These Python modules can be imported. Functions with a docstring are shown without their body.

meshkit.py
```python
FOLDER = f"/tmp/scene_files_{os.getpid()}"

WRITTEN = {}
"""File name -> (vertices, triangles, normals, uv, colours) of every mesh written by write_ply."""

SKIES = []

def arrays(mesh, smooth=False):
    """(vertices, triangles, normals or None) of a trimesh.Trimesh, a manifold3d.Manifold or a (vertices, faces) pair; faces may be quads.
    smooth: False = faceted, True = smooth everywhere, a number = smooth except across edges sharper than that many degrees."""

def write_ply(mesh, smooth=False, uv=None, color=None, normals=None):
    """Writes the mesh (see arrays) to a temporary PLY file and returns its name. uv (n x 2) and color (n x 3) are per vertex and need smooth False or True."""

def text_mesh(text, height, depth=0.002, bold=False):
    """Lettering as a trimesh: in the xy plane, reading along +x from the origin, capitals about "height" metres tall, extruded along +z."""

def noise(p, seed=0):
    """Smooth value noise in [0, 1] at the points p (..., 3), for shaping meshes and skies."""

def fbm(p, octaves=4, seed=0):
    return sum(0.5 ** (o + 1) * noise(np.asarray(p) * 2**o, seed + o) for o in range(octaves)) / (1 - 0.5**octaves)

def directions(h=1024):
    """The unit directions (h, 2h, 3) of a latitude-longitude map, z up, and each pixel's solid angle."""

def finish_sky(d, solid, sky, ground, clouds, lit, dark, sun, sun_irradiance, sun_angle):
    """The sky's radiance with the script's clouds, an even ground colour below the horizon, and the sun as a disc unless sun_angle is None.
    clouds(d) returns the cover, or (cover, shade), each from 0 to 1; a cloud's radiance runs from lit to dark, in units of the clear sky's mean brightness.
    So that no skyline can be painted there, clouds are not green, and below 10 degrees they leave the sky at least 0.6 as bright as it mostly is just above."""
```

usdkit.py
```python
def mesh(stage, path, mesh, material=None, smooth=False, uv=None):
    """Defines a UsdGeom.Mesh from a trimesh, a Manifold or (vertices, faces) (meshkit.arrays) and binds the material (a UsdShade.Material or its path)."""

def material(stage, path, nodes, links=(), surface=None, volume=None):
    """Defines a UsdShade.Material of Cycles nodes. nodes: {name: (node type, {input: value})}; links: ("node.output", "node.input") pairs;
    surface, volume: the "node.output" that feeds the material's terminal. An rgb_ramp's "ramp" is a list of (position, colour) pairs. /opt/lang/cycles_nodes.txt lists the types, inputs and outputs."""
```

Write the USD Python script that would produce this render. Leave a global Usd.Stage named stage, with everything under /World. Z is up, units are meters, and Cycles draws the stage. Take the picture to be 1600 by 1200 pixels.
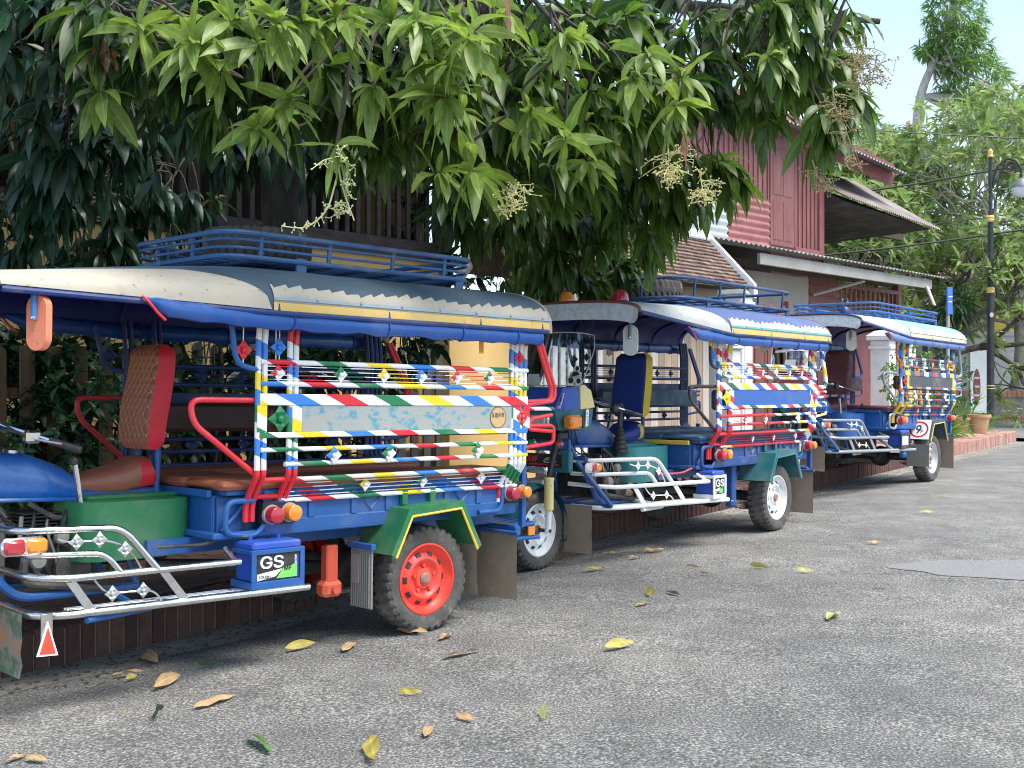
import math, random
import numpy as np, trimesh
import usdkit, meshkit
from pxr import Usd, UsdGeom, UsdLux, UsdShade, Gf, Sdf

stage = Usd.Stage.CreateInMemory()
UsdGeom.SetStageUpAxis(stage, "Z"); UsdGeom.SetStageMetersPerUnit(stage, 1.0)
UsdGeom.Xform.Define(stage, "/World"); UsdGeom.Scope.Define(stage, "/World/Looks")
rnd = random.Random(7); nr = np.random.default_rng(7)

# ---------------------------------------------------------------- camera, sky, sun, exposure
CAM_H = 1.335
cam = UsdGeom.Camera.Define(stage, "/World/Camera")
cam.CreateHorizontalApertureAttr(36.0); cam.CreateFocalLengthAttr(36.0 * 1800 / 1600)
cam.AddTranslateOp().Set(Gf.Vec3d(0, 0, CAM_H)); cam.AddRotateXOp().Set(90.0)
cam.CreateClippingRangeAttr((0.05, 5000.0))
cam.CreateExposureAttr(1.52)
SUN_EL, SUN_AZ = math.radians(62), math.radians(122)     # high, behind the camera's right shoulder, behind thin cloud
sun_dir = np.array([math.sin(SUN_AZ) * math.cos(SUN_EL), math.cos(SUN_AZ) * math.cos(SUN_EL), math.sin(SUN_EL)])
sun = UsdLux.DistantLight.Define(stage, "/World/Sun")
sun.CreateIntensityAttr(0.62); sun.CreateAngleAttr(32.0); sun.CreateColorAttr(Gf.Vec3f(1.0, 0.95, 0.86))
sun.GetPrim().CreateAttribute("inputs:normalize", Sdf.ValueTypeNames.Bool).Set(True)
sun.AddOrientOp().Set(Gf.Quatf(Gf.Rotation(Gf.Vec3d(0, 0, 1), Gf.Vec3d(*map(float, sun_dir))).GetQuat()))
sky = usdkit.material(stage, "/World/Looks/sky_look", {
    "t": ("sky_texture", {"sky_type": "single_scattering", "sun_disc": False, "sun_elevation": SUN_EL, "sun_rotation": SUN_AZ, "air_density": 1.0, "aerosol_density": .7}),
    "c": ("texture_coordinate", {}), "mp": ("mapping", {"scale": (1.0, 1.0, 2.6)}),
    "n": ("noise_texture", {"scale": 1.7, "detail": 6.0, "roughness": 0.55}),
    "r": ("rgb_ramp", {"ramp": [(0.0, (.10, .10, .10)), (.45, (.16, .16, .16)), (.66, (.5, .5, .5)), (.85, (.9, .9, .9))]}),
    "m": ("mix_color", {"b": (2.3, 2.6, 2.9), "use_clamp": False}), "b": ("background_shader", {"strength": 0.132})},
    [("c.generated", "mp.vector"), ("mp.vector", "n.vector"), ("n.fac", "r.fac"), ("r.color", "m.fac"), ("t.color", "m.a"), ("m.result", "b.color")], surface="b.background")
dome = UsdLux.DomeLight.Define(stage, "/World/sky")
UsdShade.MaterialBindingAPI.Apply(dome.GetPrim()).Bind(sky)
dome.GetPrim().SetCustomDataByKey("kind", "structure")

# ---------------------------------------------------------------- helpers
used = {}
def numbered(parent, name):
    k = used.get((parent, name), 0); used[(parent, name)] = k + 1
    return name if k == 0 else f"{name}_{k:03d}"
def tag(p, label=None, cat=None, group=None, kind=None):
    p = p.GetPrim() if hasattr(p, "GetPrim") else p
    for k, v in (("label", label), ("category", cat), ("group", group), ("kind", kind)):
        if v: p.SetCustomDataByKey(k, v)
    return p
def thing(name, label, cat, group=None, mat4=None, parent="/World"):
    path = parent + "/" + numbered(parent, name)
    x = UsdGeom.Xform.Define(stage, path)
    if mat4 is not None: x.AddTransformOp().Set(Gf.Matrix4d(*[float(c) for c in np.asarray(mat4).T.ravel()]))
    return tag(x, label, cat, group)
def node(parent, name):
    pp = str(parent.GetPath()); return UsdGeom.Xform.Define(stage, pp + "/" + numbered(pp, name)).GetPrim()
def obj(parent, name, mesh, mat, smooth=False, label=None, cat=None, group=None, kind=None, uv=None):
    pp = "/World" if parent is None else str(parent.GetPath())
    if hasattr(mesh, "get"): mesh = mesh.get()
    m = usdkit.mesh(stage, pp + "/" + numbered(pp, name), mesh, mat, smooth=smooth, uv=uv)
    return tag(m, label, cat, group, kind)
class MB:
    def __init__(s): s.v, s.f, s.n = [], [], 0
    def add(s, vf):
        if isinstance(vf, trimesh.Trimesh): vf = (vf.vertices, vf.faces)
        v, f = np.asarray(vf[0], float), np.asarray(vf[1], int)
        if f.shape[1] == 4: f = np.vstack([f[:, [0, 1, 2]], f[:, [0, 2, 3]]])
        s.v.append(v); s.f.append(f + s.n); s.n += len(v); return s
    def get(s): return np.vstack(s.v), np.vstack(s.f)
def merge(*a):
    m = MB()
    for x in a: m.add(x)
    return m.get()
BF = np.array([[0, 1, 3, 2], [4, 6, 7, 5], [0, 4, 5, 1], [2, 3, 7, 6], [0, 2, 6, 4], [1, 5, 7, 3]])
def box(a, b):
    (x0, y0, z0), (x1, y1, z1) = np.minimum(a, b), np.maximum(a, b)
    return np.array([[x, y, z] for x in (x0, x1) for y in (y0, y1) for z in (z0, z1)], float), BF
def cbox(a, b, c=.008):
    "box with chamfered edges"
    lo, hi = np.minimum(a, b).astype(float), np.maximum(a, b).astype(float); c = min(c, *(hi - lo) / 2.2)
    p = []
    for sx in (0, 1):
        for sy in (0, 1):
            for sz in (0, 1):
                q = np.where([sx, sy, sz], hi, lo); s = np.where([sx, sy, sz], -1, 1)
                for k in range(3):
                    r = q + s * c; r[k] = q[k]; p.append(r)
    h = trimesh.convex.convex_hull(np.array(p)); return np.array(h.vertices), np.array(h.faces)
def hull(pts):
    h = trimesh.convex.convex_hull(np.asarray(pts, float)); return np.array(h.vertices), np.array(h.faces)
def xf(vf, o, ex, ey, ez):
    return np.asarray(o) + np.asarray(vf[0]) @ np.array([ex, ey, ez], float), vf[1]
def fil(pts, r=.05, n=5):
    "polyline with rounded corners"
    P = [np.asarray(p, float) for p in pts]; out = [P[0]]
    for i in range(1, len(P) - 1):
        a, b, c = P[i - 1], P[i], P[i + 1]; d1, d2 = a - b, c - b
        l1, l2 = np.linalg.norm(d1), np.linalg.norm(d2); q = min(r, l1 * .48, l2 * .48)
        s, e = b + d1 / l1 * q, b + d2 / l2 * q
        out += [(1 - t) ** 2 * s + 2 * t * (1 - t) * b + t * t * e for t in np.linspace(0, 1, n)]
    return np.array(out + [P[-1]])
def tube(pts, r=.014, n=8, cap=True):
    p = np.asarray(pts, float); r = np.broadcast_to(r, (len(p),)); t = np.gradient(p, axis=0)
    t /= np.linalg.norm(t, axis=1, keepdims=True) + 1e-12
    a = np.cross(t[0], [0, 0, 1.] if abs(t[0][2]) < .9 else [1., 0, 0]); a /= np.linalg.norm(a)
    A = []
    for k in range(len(p)):
        a = a - t[k] * (a @ t[k]); a = a / (np.linalg.norm(a) + 1e-12); A.append(a)
    A = np.array(A); B = np.cross(t, A); g = np.arange(n) * 2 * np.pi / n
    v = (p[:, None] + r[:, None, None] * (np.cos(g)[None, :, None] * A[:, None] + np.sin(g)[None, :, None] * B[:, None])).reshape(-1, 3)
    i, j = np.meshgrid(np.arange(len(p) - 1), np.arange(n), indexing="ij")
    f = np.stack([i * n + j, i * n + (j + 1) % n, (i + 1) * n + (j + 1) % n, (i + 1) * n + j], -1).reshape(-1, 4)
    f = np.vstack([f[:, [0, 1, 2]], f[:, [0, 2, 3]]])
    if cap:
        e = len(v); v = np.vstack([v, p[:1], p[-1:]]); q = (len(p) - 1) * n; k = np.arange(n)
        f = np.vstack([f, np.stack([np.full(n, e), (k + 1) % n, k], 1), np.stack([np.full(n, e + 1), q + k, q + (k + 1) % n], 1)])
    return v, f
def lathe(prof, n=32, axis="y", c=(0, 0, 0)):
    "profile of (radius, along) about an axis"
    pr = np.asarray(prof, float); g = np.arange(n) * 2 * np.pi / n
    R, L = pr[:, 0], pr[:, 1]
    x, y, z = R[:, None] * np.cos(g), np.repeat(L[:, None], n, 1), R[:, None] * np.sin(g)
    v = {"y": np.stack([x, y, z], -1), "z": np.stack([x, -z, y], -1), "x": np.stack([y, x, z], -1)}[axis].reshape(-1, 3) + np.asarray(c)
    i, j = np.meshgrid(np.arange(len(pr) - 1), np.arange(n), indexing="ij")
    return v, np.stack([i * n + j, (i + 1) * n + j, (i + 1) * n + (j + 1) % n, i * n + (j + 1) % n], -1).reshape(-1, 4)
def grid(P):
    "surface through an array of points (n, m, 3)"
    n, m = P.shape[:2]; i, j = np.meshgrid(np.arange(n - 1), np.arange(m - 1), indexing="ij")
    return P.reshape(-1, 3), np.stack([i * m + j, i * m + j + 1, (i + 1) * m + j + 1, (i + 1) * m + j], -1).reshape(-1, 4)
def extrude(poly, y0, y1):
    "polygon in x, z pushed along y"
    from shapely.geometry import Polygon
    m = trimesh.creation.extrude_polygon(Polygon(poly), y1 - y0, engine="earcut"); v = np.array(m.vertices)
    return np.stack([v[:, 0], y0 + v[:, 2], v[:, 1]], 1), np.array(m.faces)[:, ::-1]
def sphere(c, r, sub=2, sc=(1, 1, 1)):
    m = trimesh.creation.icosphere(sub, 1.0); return np.asarray(c) + m.vertices * r * np.asarray(sc), m.faces

# ---------------------------------------------------------------- materials
made = {}
def paint(name, col, rough=.4, dirt=.25, scale=7., metal=0., bump=0., dust=(.30, .26, .21), coat=0., bscale=60., spec=.5, chip=.55):
    if name in made: return made[name]
    if dirt < .11: chip = 0.
    c = np.array(col, float)
    nd = {"c": ("texture_coordinate", {}), "n": ("noise_texture", {"scale": scale, "detail": 7.0, "roughness": .62}),
          "r": ("rgb_ramp", {"ramp": [(.0, c * .72), (.42, c), (.58, c * 1.04), (.72, c * (1 - dirt) + np.array(dust) * dirt), (1, c * (1 - dirt * 1.6 if dirt < .6 else .04) + np.array(dust) * min(dirt * 1.6, .96))]}),
          "q": ("map_range", {"from_min": .3, "from_max": .75, "to_min": rough * .8, "to_max": min(1, rough * 1.5 + .08)}),
          "p": ("principled_bsdf", {"metallic": metal, "coat_weight": coat, "coat_roughness": .12, "specular_ior_level": spec})}
    nd.update({"n3": ("noise_texture", {"scale": scale * 5.5, "detail": 9.0, "roughness": .72}), "ch": ("map_range", {"from_min": .605, "from_max": .64, "to_min": 0., "to_max": chip, "clamp": True}), "cm": ("mix_color", {"b": (.085, .062, .05)}),
               "n4": ("noise_texture", {"scale": 2.3, "detail": 9.0, "roughness": .7}), "dm": ("map_range", {"from_min": .5, "from_max": .78, "to_min": 0., "to_max": min(.6, dirt * 1.5), "clamp": True}), "dc": ("mix_color", {"b": dust})})
    ln = [("c.object", "n.vector"), ("c.object", "n3.vector"), ("c.object", "n4.vector"), ("n.fac", "r.fac"), ("n.fac", "q.value"), ("n3.fac", "ch.value"), ("n4.fac", "dm.value"), ("r.color", "dc.a"), ("dm.result", "dc.fac"), ("dc.result", "cm.a"), ("ch.result", "cm.fac"), ("cm.result", "p.base_color"), ("q.result", "p.roughness")]
    if bump:
        nd["n2"] = ("noise_texture", {"scale": bscale, "detail": 4.0}); nd["b"] = ("bump", {"strength": bump, "distance": .01})
        ln += [("c.object", "n2.vector"), ("n2.fac", "b.height"), ("b.normal", "p.normal")]
    made[name] = usdkit.material(stage, "/World/Looks/" + name, nd, ln, surface="p.BSDF"); return made[name]
def stripes(name, cols, period, s=2.2, off=0.):
    "slanting painted bands along x, sliding with z"
    if name in made: return made[name]
    k = len(cols); ramp = [(i / k, c) for i, c in enumerate(cols)]
    nd = {"c": ("texture_coordinate", {}), "s": ("separate_xyz", {}), "a": ("math", {"math_type": "multiply", "value2": s / period}), "b": ("math", {"math_type": "multiply", "value2": -1 / period}),
          "d": ("math", {"math_type": "add"}), "e": ("math", {"math_type": "add", "value2": 10 - off / period}), "g": ("math", {"math_type": "fraction"}),
          "nz": ("noise_texture", {"scale": 9.0, "detail": 6.0}), "w": ("mix_color", {"blend_type": "mix", "b": (.33, .30, .26)}), "m": ("map_range", {"from_min": .56, "from_max": .8, "to_min": 0., "to_max": .5, "clamp": True}),
          "r": ("rgb_ramp", {"ramp": ramp, "interpolate": False}), "p": ("principled_bsdf", {"roughness": .42})}
    ln = [("c.object", "s.vector"), ("s.z", "a.value1"), ("s.x", "b.value1"), ("a.value", "d.value1"), ("b.value", "d.value2"), ("d.value", "e.value1"), ("e.value", "g.value1"), ("g.value", "r.fac"),
          ("c.object", "nz.vector"), ("nz.fac", "m.value"), ("m.result", "w.fac"), ("r.color", "w.a"), ("w.result", "p.base_color")]
    made[name] = usdkit.material(stage, "/World/Looks/" + name, nd, ln, surface="p.BSDF"); return made[name]
def mixture(name, lo, mid, hi, scale=5., rough=.8, bump=.3, bscale=40., detail=8., stretch=(1, 1, 1), space="object", metal=0., dist=.02, pos=(.28, .5, .74)):
    if name in made: return made[name]
    nd = {"c": ("texture_coordinate", {}), "mp": ("mapping", {"scale": stretch}), "n": ("noise_texture", {"scale": scale, "detail": detail, "roughness": .65}),
          "r": ("rgb_ramp", {"ramp": [(pos[0], lo), (pos[1], mid), (pos[2], hi)]}), "n2": ("noise_texture", {"scale": bscale, "detail": 6.0, "roughness": .6}),
          "b": ("bump", {"strength": bump, "distance": dist}), "p": ("principled_bsdf", {"roughness": rough, "metallic": metal})}
    made[name] = usdkit.material(stage, "/World/Looks/" + name, nd, [("c." + space, "mp.vector"), ("mp.vector", "n.vector"), ("mp.vector", "n2.vector"), ("n.fac", "r.fac"), ("r.color", "p.base_color"), ("n2.fac", "b.height"), ("b.normal", "p.normal")], surface="p.BSDF")
    return made[name]
def leafmat(name, dark, mid, light, trans=.35, rough=.38, vein=.35, gloss=.5):
    if name in made: return made[name]
    nd = {"g": ("geometry", {}), "r": ("rgb_ramp", {"ramp": [(0, dark), (.5, mid), (1, light)]}), "u": ("texture_coordinate", {}), "s": ("separate_xyz", {}),
          "a": ("math", {"math_type": "subtract", "value2": .5}), "ab": ("math", {"math_type": "absolute"}), "rib": ("map_range", {"from_min": .03, "from_max": .09, "to_min": vein, "to_max": 0., "clamp": True}),
          "k": ("math", {"math_type": "multiply", "value2": -.55}), "k2": ("math", {"math_type": "add"}), "k3": ("math", {"math_type": "multiply", "value2": 14.}), "fr": ("math", {"math_type": "fraction"}),
          "sv": ("map_range", {"from_min": .0, "from_max": .2, "to_min": vein * .45, "to_max": 0., "clamp": True}), "mx": ("math", {"math_type": "maximum"}),
          "n": ("noise_texture", {"scale": 18.0, "detail": 3.0}), "nm": ("map_range", {"from_min": .3, "from_max": .7, "to_min": .75, "to_max": 1.2}), "mul": ("mix_color", {"blend_type": "multiply", "fac": 1., "use_clamp": False}),
          "v": ("mix_color", {"b": tuple(np.minimum(np.array(light) * 1.5 + .04, 1))}), "p": ("principled_bsdf", {"roughness": rough, "specular_ior_level": gloss}),
          "t": ("translucent_bsdf", {}), "tc": ("hsv", {"saturation": 1.1, "value": 1.5}), "m": ("mix_closure", {"fac": trans})}
    ln = [("g.random_per_island", "r.fac"), ("u.UV", "s.vector"), ("s.y", "a.value1"), ("a.value", "ab.value1"), ("ab.value", "rib.value"), ("ab.value", "k.value1"), ("s.x", "k2.value1"), ("k.value", "k2.value2"), ("k2.value", "k3.value1"), ("k3.value", "fr.value1"), ("fr.value", "sv.value"),
          ("rib.result", "mx.value1"), ("sv.result", "mx.value2"), ("n.fac", "nm.value"), ("r.color", "mul.a"), ("nm.result", "mul.b"), ("mul.result", "v.a"), ("mx.value", "v.fac"), ("v.result", "p.base_color"), ("v.result", "tc.color"), ("tc.color", "t.color"), ("p.BSDF", "m.closure1"), ("t.BSDF", "m.closure2")]
    made[name] = usdkit.material(stage, "/World/Looks/" + name, nd, ln, surface="m.closure"); return made[name]
def pane(name, tint=(.9, .95, .95), rough=.05, f=.12):
    if name in made: return made[name]
    nd = {"t": ("transparent_bsdf", {"color": tint}), "g": ("glossy_bsdf", {"roughness": rough, "color": (.9, .9, .9)}), "fr": ("fresnel", {"IOR": 1.45}), "a": ("math", {"math_type": "add", "value2": f}), "m": ("mix_closure", {})}
    made[name] = usdkit.material(stage, "/World/Looks/" + name, nd, [("fr.fac", "a.value1"), ("a.value", "m.fac"), ("t.BSDF", "m.closure1"), ("g.BSDF", "m.closure2")], surface="m.closure"); return made[name]

BLUE, NAVY, ROYAL = (.010, .080, .265), (.008, .028, .13), (.009, .066, .265)
WHITE, RED, GREEN, YEL, SKYB = (.74, .74, .72), (.60, .018, .028), (.012, .17, .06), (.78, .56, .02), (.03, .19, .58)
CHROME = paint("chrome_steel", (.66, .66, .65), .16, .25, 12., metal=1.0)
BLACK = paint("black_plastic", (.012, .012, .013), .45, .1)
DARK = paint("dark_machinery", (.03, .029, .028), .55, .35, 10., bump=.2)
RUBBER = paint("tyre_rubber", (.045, .043, .040), .8, .85, 10., bump=.15, dust=(.27, .235, .19))
FLAP = paint("dusty_flap_rubber", (.23, .175, .125), .85, .5, 9., bump=.25, dust=(.34, .28, .21))
LENSR, LENSO = paint("red_lens", (.36, .012, .03), .22, .12, coat=.6), paint("amber_lens", (.72, .22, .02), .22, .12, coat=.6)
# ---------------------------------------------------------------- the lie of the land
GX, GY = .007, .0125
def gz(x, y): return GX * np.clip(x, -12, 16) + GY * np.clip(np.asarray(y) - 8, -14, 22)
K0, KU, KV = np.array([-2.29, 5.9]), np.array([.5878, .8090]), np.array([.8090, -.5878])   # kerb line: a runs along the road, b out into it
def rf(a, b, z=0.):
    x, y = K0 + KU * a + KV * b; return np.array([x, y, gz(x, y) + z])
def rfv(a, b, z):
    a, b, z = np.broadcast_arrays(np.asarray(a, float), np.asarray(b, float), np.asarray(z, float))
    x = K0[0] + KU[0] * a + KV[0] * b; y = K0[1] + KU[1] * a + KV[1] * b
    return np.stack([x, y, gz(x, y) + z], -1)
def rbox(a0, a1, b0, b1, z0, z1, c=0.):
    "box laid out along the kerb"
    v, f = cbox((a0, b0, z0), (a1, b1, z1), c) if c else box((a0, b0, z0), (a1, b1, z1))
    return rfv(v[:, 0], v[:, 1], v[:, 2]), f[:, ::-1]
def camber(b): 
    t = np.clip((1.1 - np.asarray(b)) / 1.0, 0, 1); return -.06 * t * t * (3 - 2 * t)

# ---------------------------------------------------------------- three-wheeled passenger taxis
def flower(c, r, up=True, face=1):
    "four petals round a boss, facing +-y; returns upper petals and the rest"
    c = np.asarray(c, float); hi, lo = MB(), MB()
    for k in range(4):
        a = math.pi / 2 * k + math.pi / 2
        d, s = np.array([math.cos(a), 0, math.sin(a)]), np.array([-math.sin(a), 0, math.cos(a)])
        y = np.array([0, face * r * .12, 0])
        P = [c - y, c + d * r * .45 + s * r * .42 + y, c + d * r * .98, c + d * r * .45 - s * r * .42 + y, c + d * r * .5 + 1.5 * y]
        P2 = [q - np.array([0, face * .003, 0]) for q in P]
        F = [[0, 1, 4], [1, 2, 4], [2, 3, 4], [3, 0, 4]]
        (hi if k in (0, 3) else lo).add((P, F)).n
        (hi if k in (0, 3) else lo).add((P2, np.array(F)[:, ::-1]))
    lo.add(sphere(c + np.array([0, face * r * .1, 0]), r * .27, 1))
    return hi.get(), lo.get()
def tyre_mesh(R=.29, w=.17, rim=.19, lugs=34):
    n = lugs * 4; g = np.arange(n) * 2 * np.pi / n; k = np.arange(n) % 4
    h = w / 2
    prof = [(rim, -h * .72), (rim + .012, -h * .86), (R * .80, -h * 1.0), (R * .90, -h * .99), (R * .935, -h * .97), (R * .985, -h * .86), (R, -h * .62), (R, -h * .5), (R * 1.004, -h * .2), (R * 1.004, 0)]
    prof += [(r, -y) for r, y in prof[-2::-1]]
    P = np.array(prof); m = len(P); V = np.zeros((m, n, 3))
    for i, (r, y) in enumerate(P):
        cut = np.zeros(n); sh = 0
        if 4 <= i <= 7: cut = np.where(k == 3, .017, np.where(k == 0, .004, 0)) if y < 0 else 0
        if m - 8 <= i <= m - 5: sh = 2; cut = np.where((k + 2) % 4 == 3, .017, np.where((k + 2) % 4 == 0, .004, 0))
        if i in (8, m - 9): cut = np.where(k == 1, .008, 0)
        rr = r - cut
        V[i] = np.stack([rr * np.cos(g), np.full(n, y), rr * np.sin(g)], -1)
    i, j = np.meshgrid(np.arange(m - 1), np.arange(n), indexing="ij")
    return V.reshape(-1, 3), np.stack([i * n + j, (i + 1) * n + j, (i + 1) * n + (j + 1) % n, i * n + (j + 1) % n], -1).reshape(-1, 4)
TYRE = tyre_mesh()
def wheel(parent, c, col, face, name="wheel"):
    "tyre, pressed steel rim with slots, nuts and hub; face is the side (+-y) that shows"
    W = node(parent, name); c = np.asarray(c, float)
    obj(W, "tyre", (TYRE[0] + c, TYRE[1]), RUBBER, 35)
    f = face
    prof = [(.198, -.075), (.196, .072), (.187, .074), (.182, .060), (.172, .045), (.160, .030), (.152, .028), (.145, .034), (.118, .052), (.108, .056), (.096, .050), (.080, .030), (.062, .028), (.055, .046), (.040, .050), (.0, .050)]
    pr = [(r, y * f) for r, y in prof]; m = lathe(pr, 40, "y", c)
    if f < 0: m = (m[0], m[1][:, ::-1])
    obj(W, "rim", m, col, 35)
    for i in range(10):
        a = i * math.pi / 5; d = np.array([math.cos(a), 0, math.sin(a)]); t = np.array([-math.sin(a), 0, math.cos(a)])
        nrm = np.array([0, f, 0]) * .85 + d * .5; e = np.cross(t, nrm)
        obj(W, "slot", xf(cbox((-.019, -.013, -.004), (.019, .013, .004), .005), c + d * .134 + np.array([0, f * .041, 0]), t, e, nrm), BLACK)
    for i in range(5):
        a = i * 2 * math.pi / 5 + .3; d = np.array([math.cos(a), 0, math.sin(a)])
        obj(W, "wheel_nut", tube([c + d * .072 + np.array([0, f * .026, 0]), c + d * .072 + np.array([0, f * .048, 0])], .011, 6), col, 30)
    obj(W, "hub_cap", lathe([(.034, .049 * f), (.034, .058 * f), (.022, .066 * f), (0, .067 * f)], 20, "y", c), paint("rusty_hub", (.22, .10, .06), .6, .4, 20), 30)
    return W

N_ARCH = 2.8
def roof(S):
    "canopy surface point for station x and v = 0 (eave) .. 1 (ridge) .. 2 (other eave)"
    fz, fe, xf_ = S["front_top"], S["front_eave"], 2.36
    def P(x, v, dz=0., out=0.):
        t = np.clip((x - 1.12) / (xf_ - 1.12), 0, 1); t2 = np.clip((x - 1.0) / (xf_ - 1.0), 0, 1) ** 1.25
        ze = 1.675 + (fe - 1.675) * t; zt = 1.945 + (fz - 1.945) * t2
        w = .80 + out - .06 * t
        th = np.asarray(v) * np.pi / 2; c, s = np.cos(th), np.sin(th)
        y = w * np.sign(c) * np.abs(c) ** (2 / N_ARCH); z = ze + (zt - ze + out) * np.abs(s) ** (2 / N_ARCH)
        sag = S.get("billow", .004) * np.sin(np.clip((.9 - x) / 1.65, 0, 1) * np.pi * S.get("bays", 4)) ** 2 * np.abs(s)
        return np.stack(np.broadcast_arrays(x, y, z + dz + sag), -1)
    return P

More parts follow.
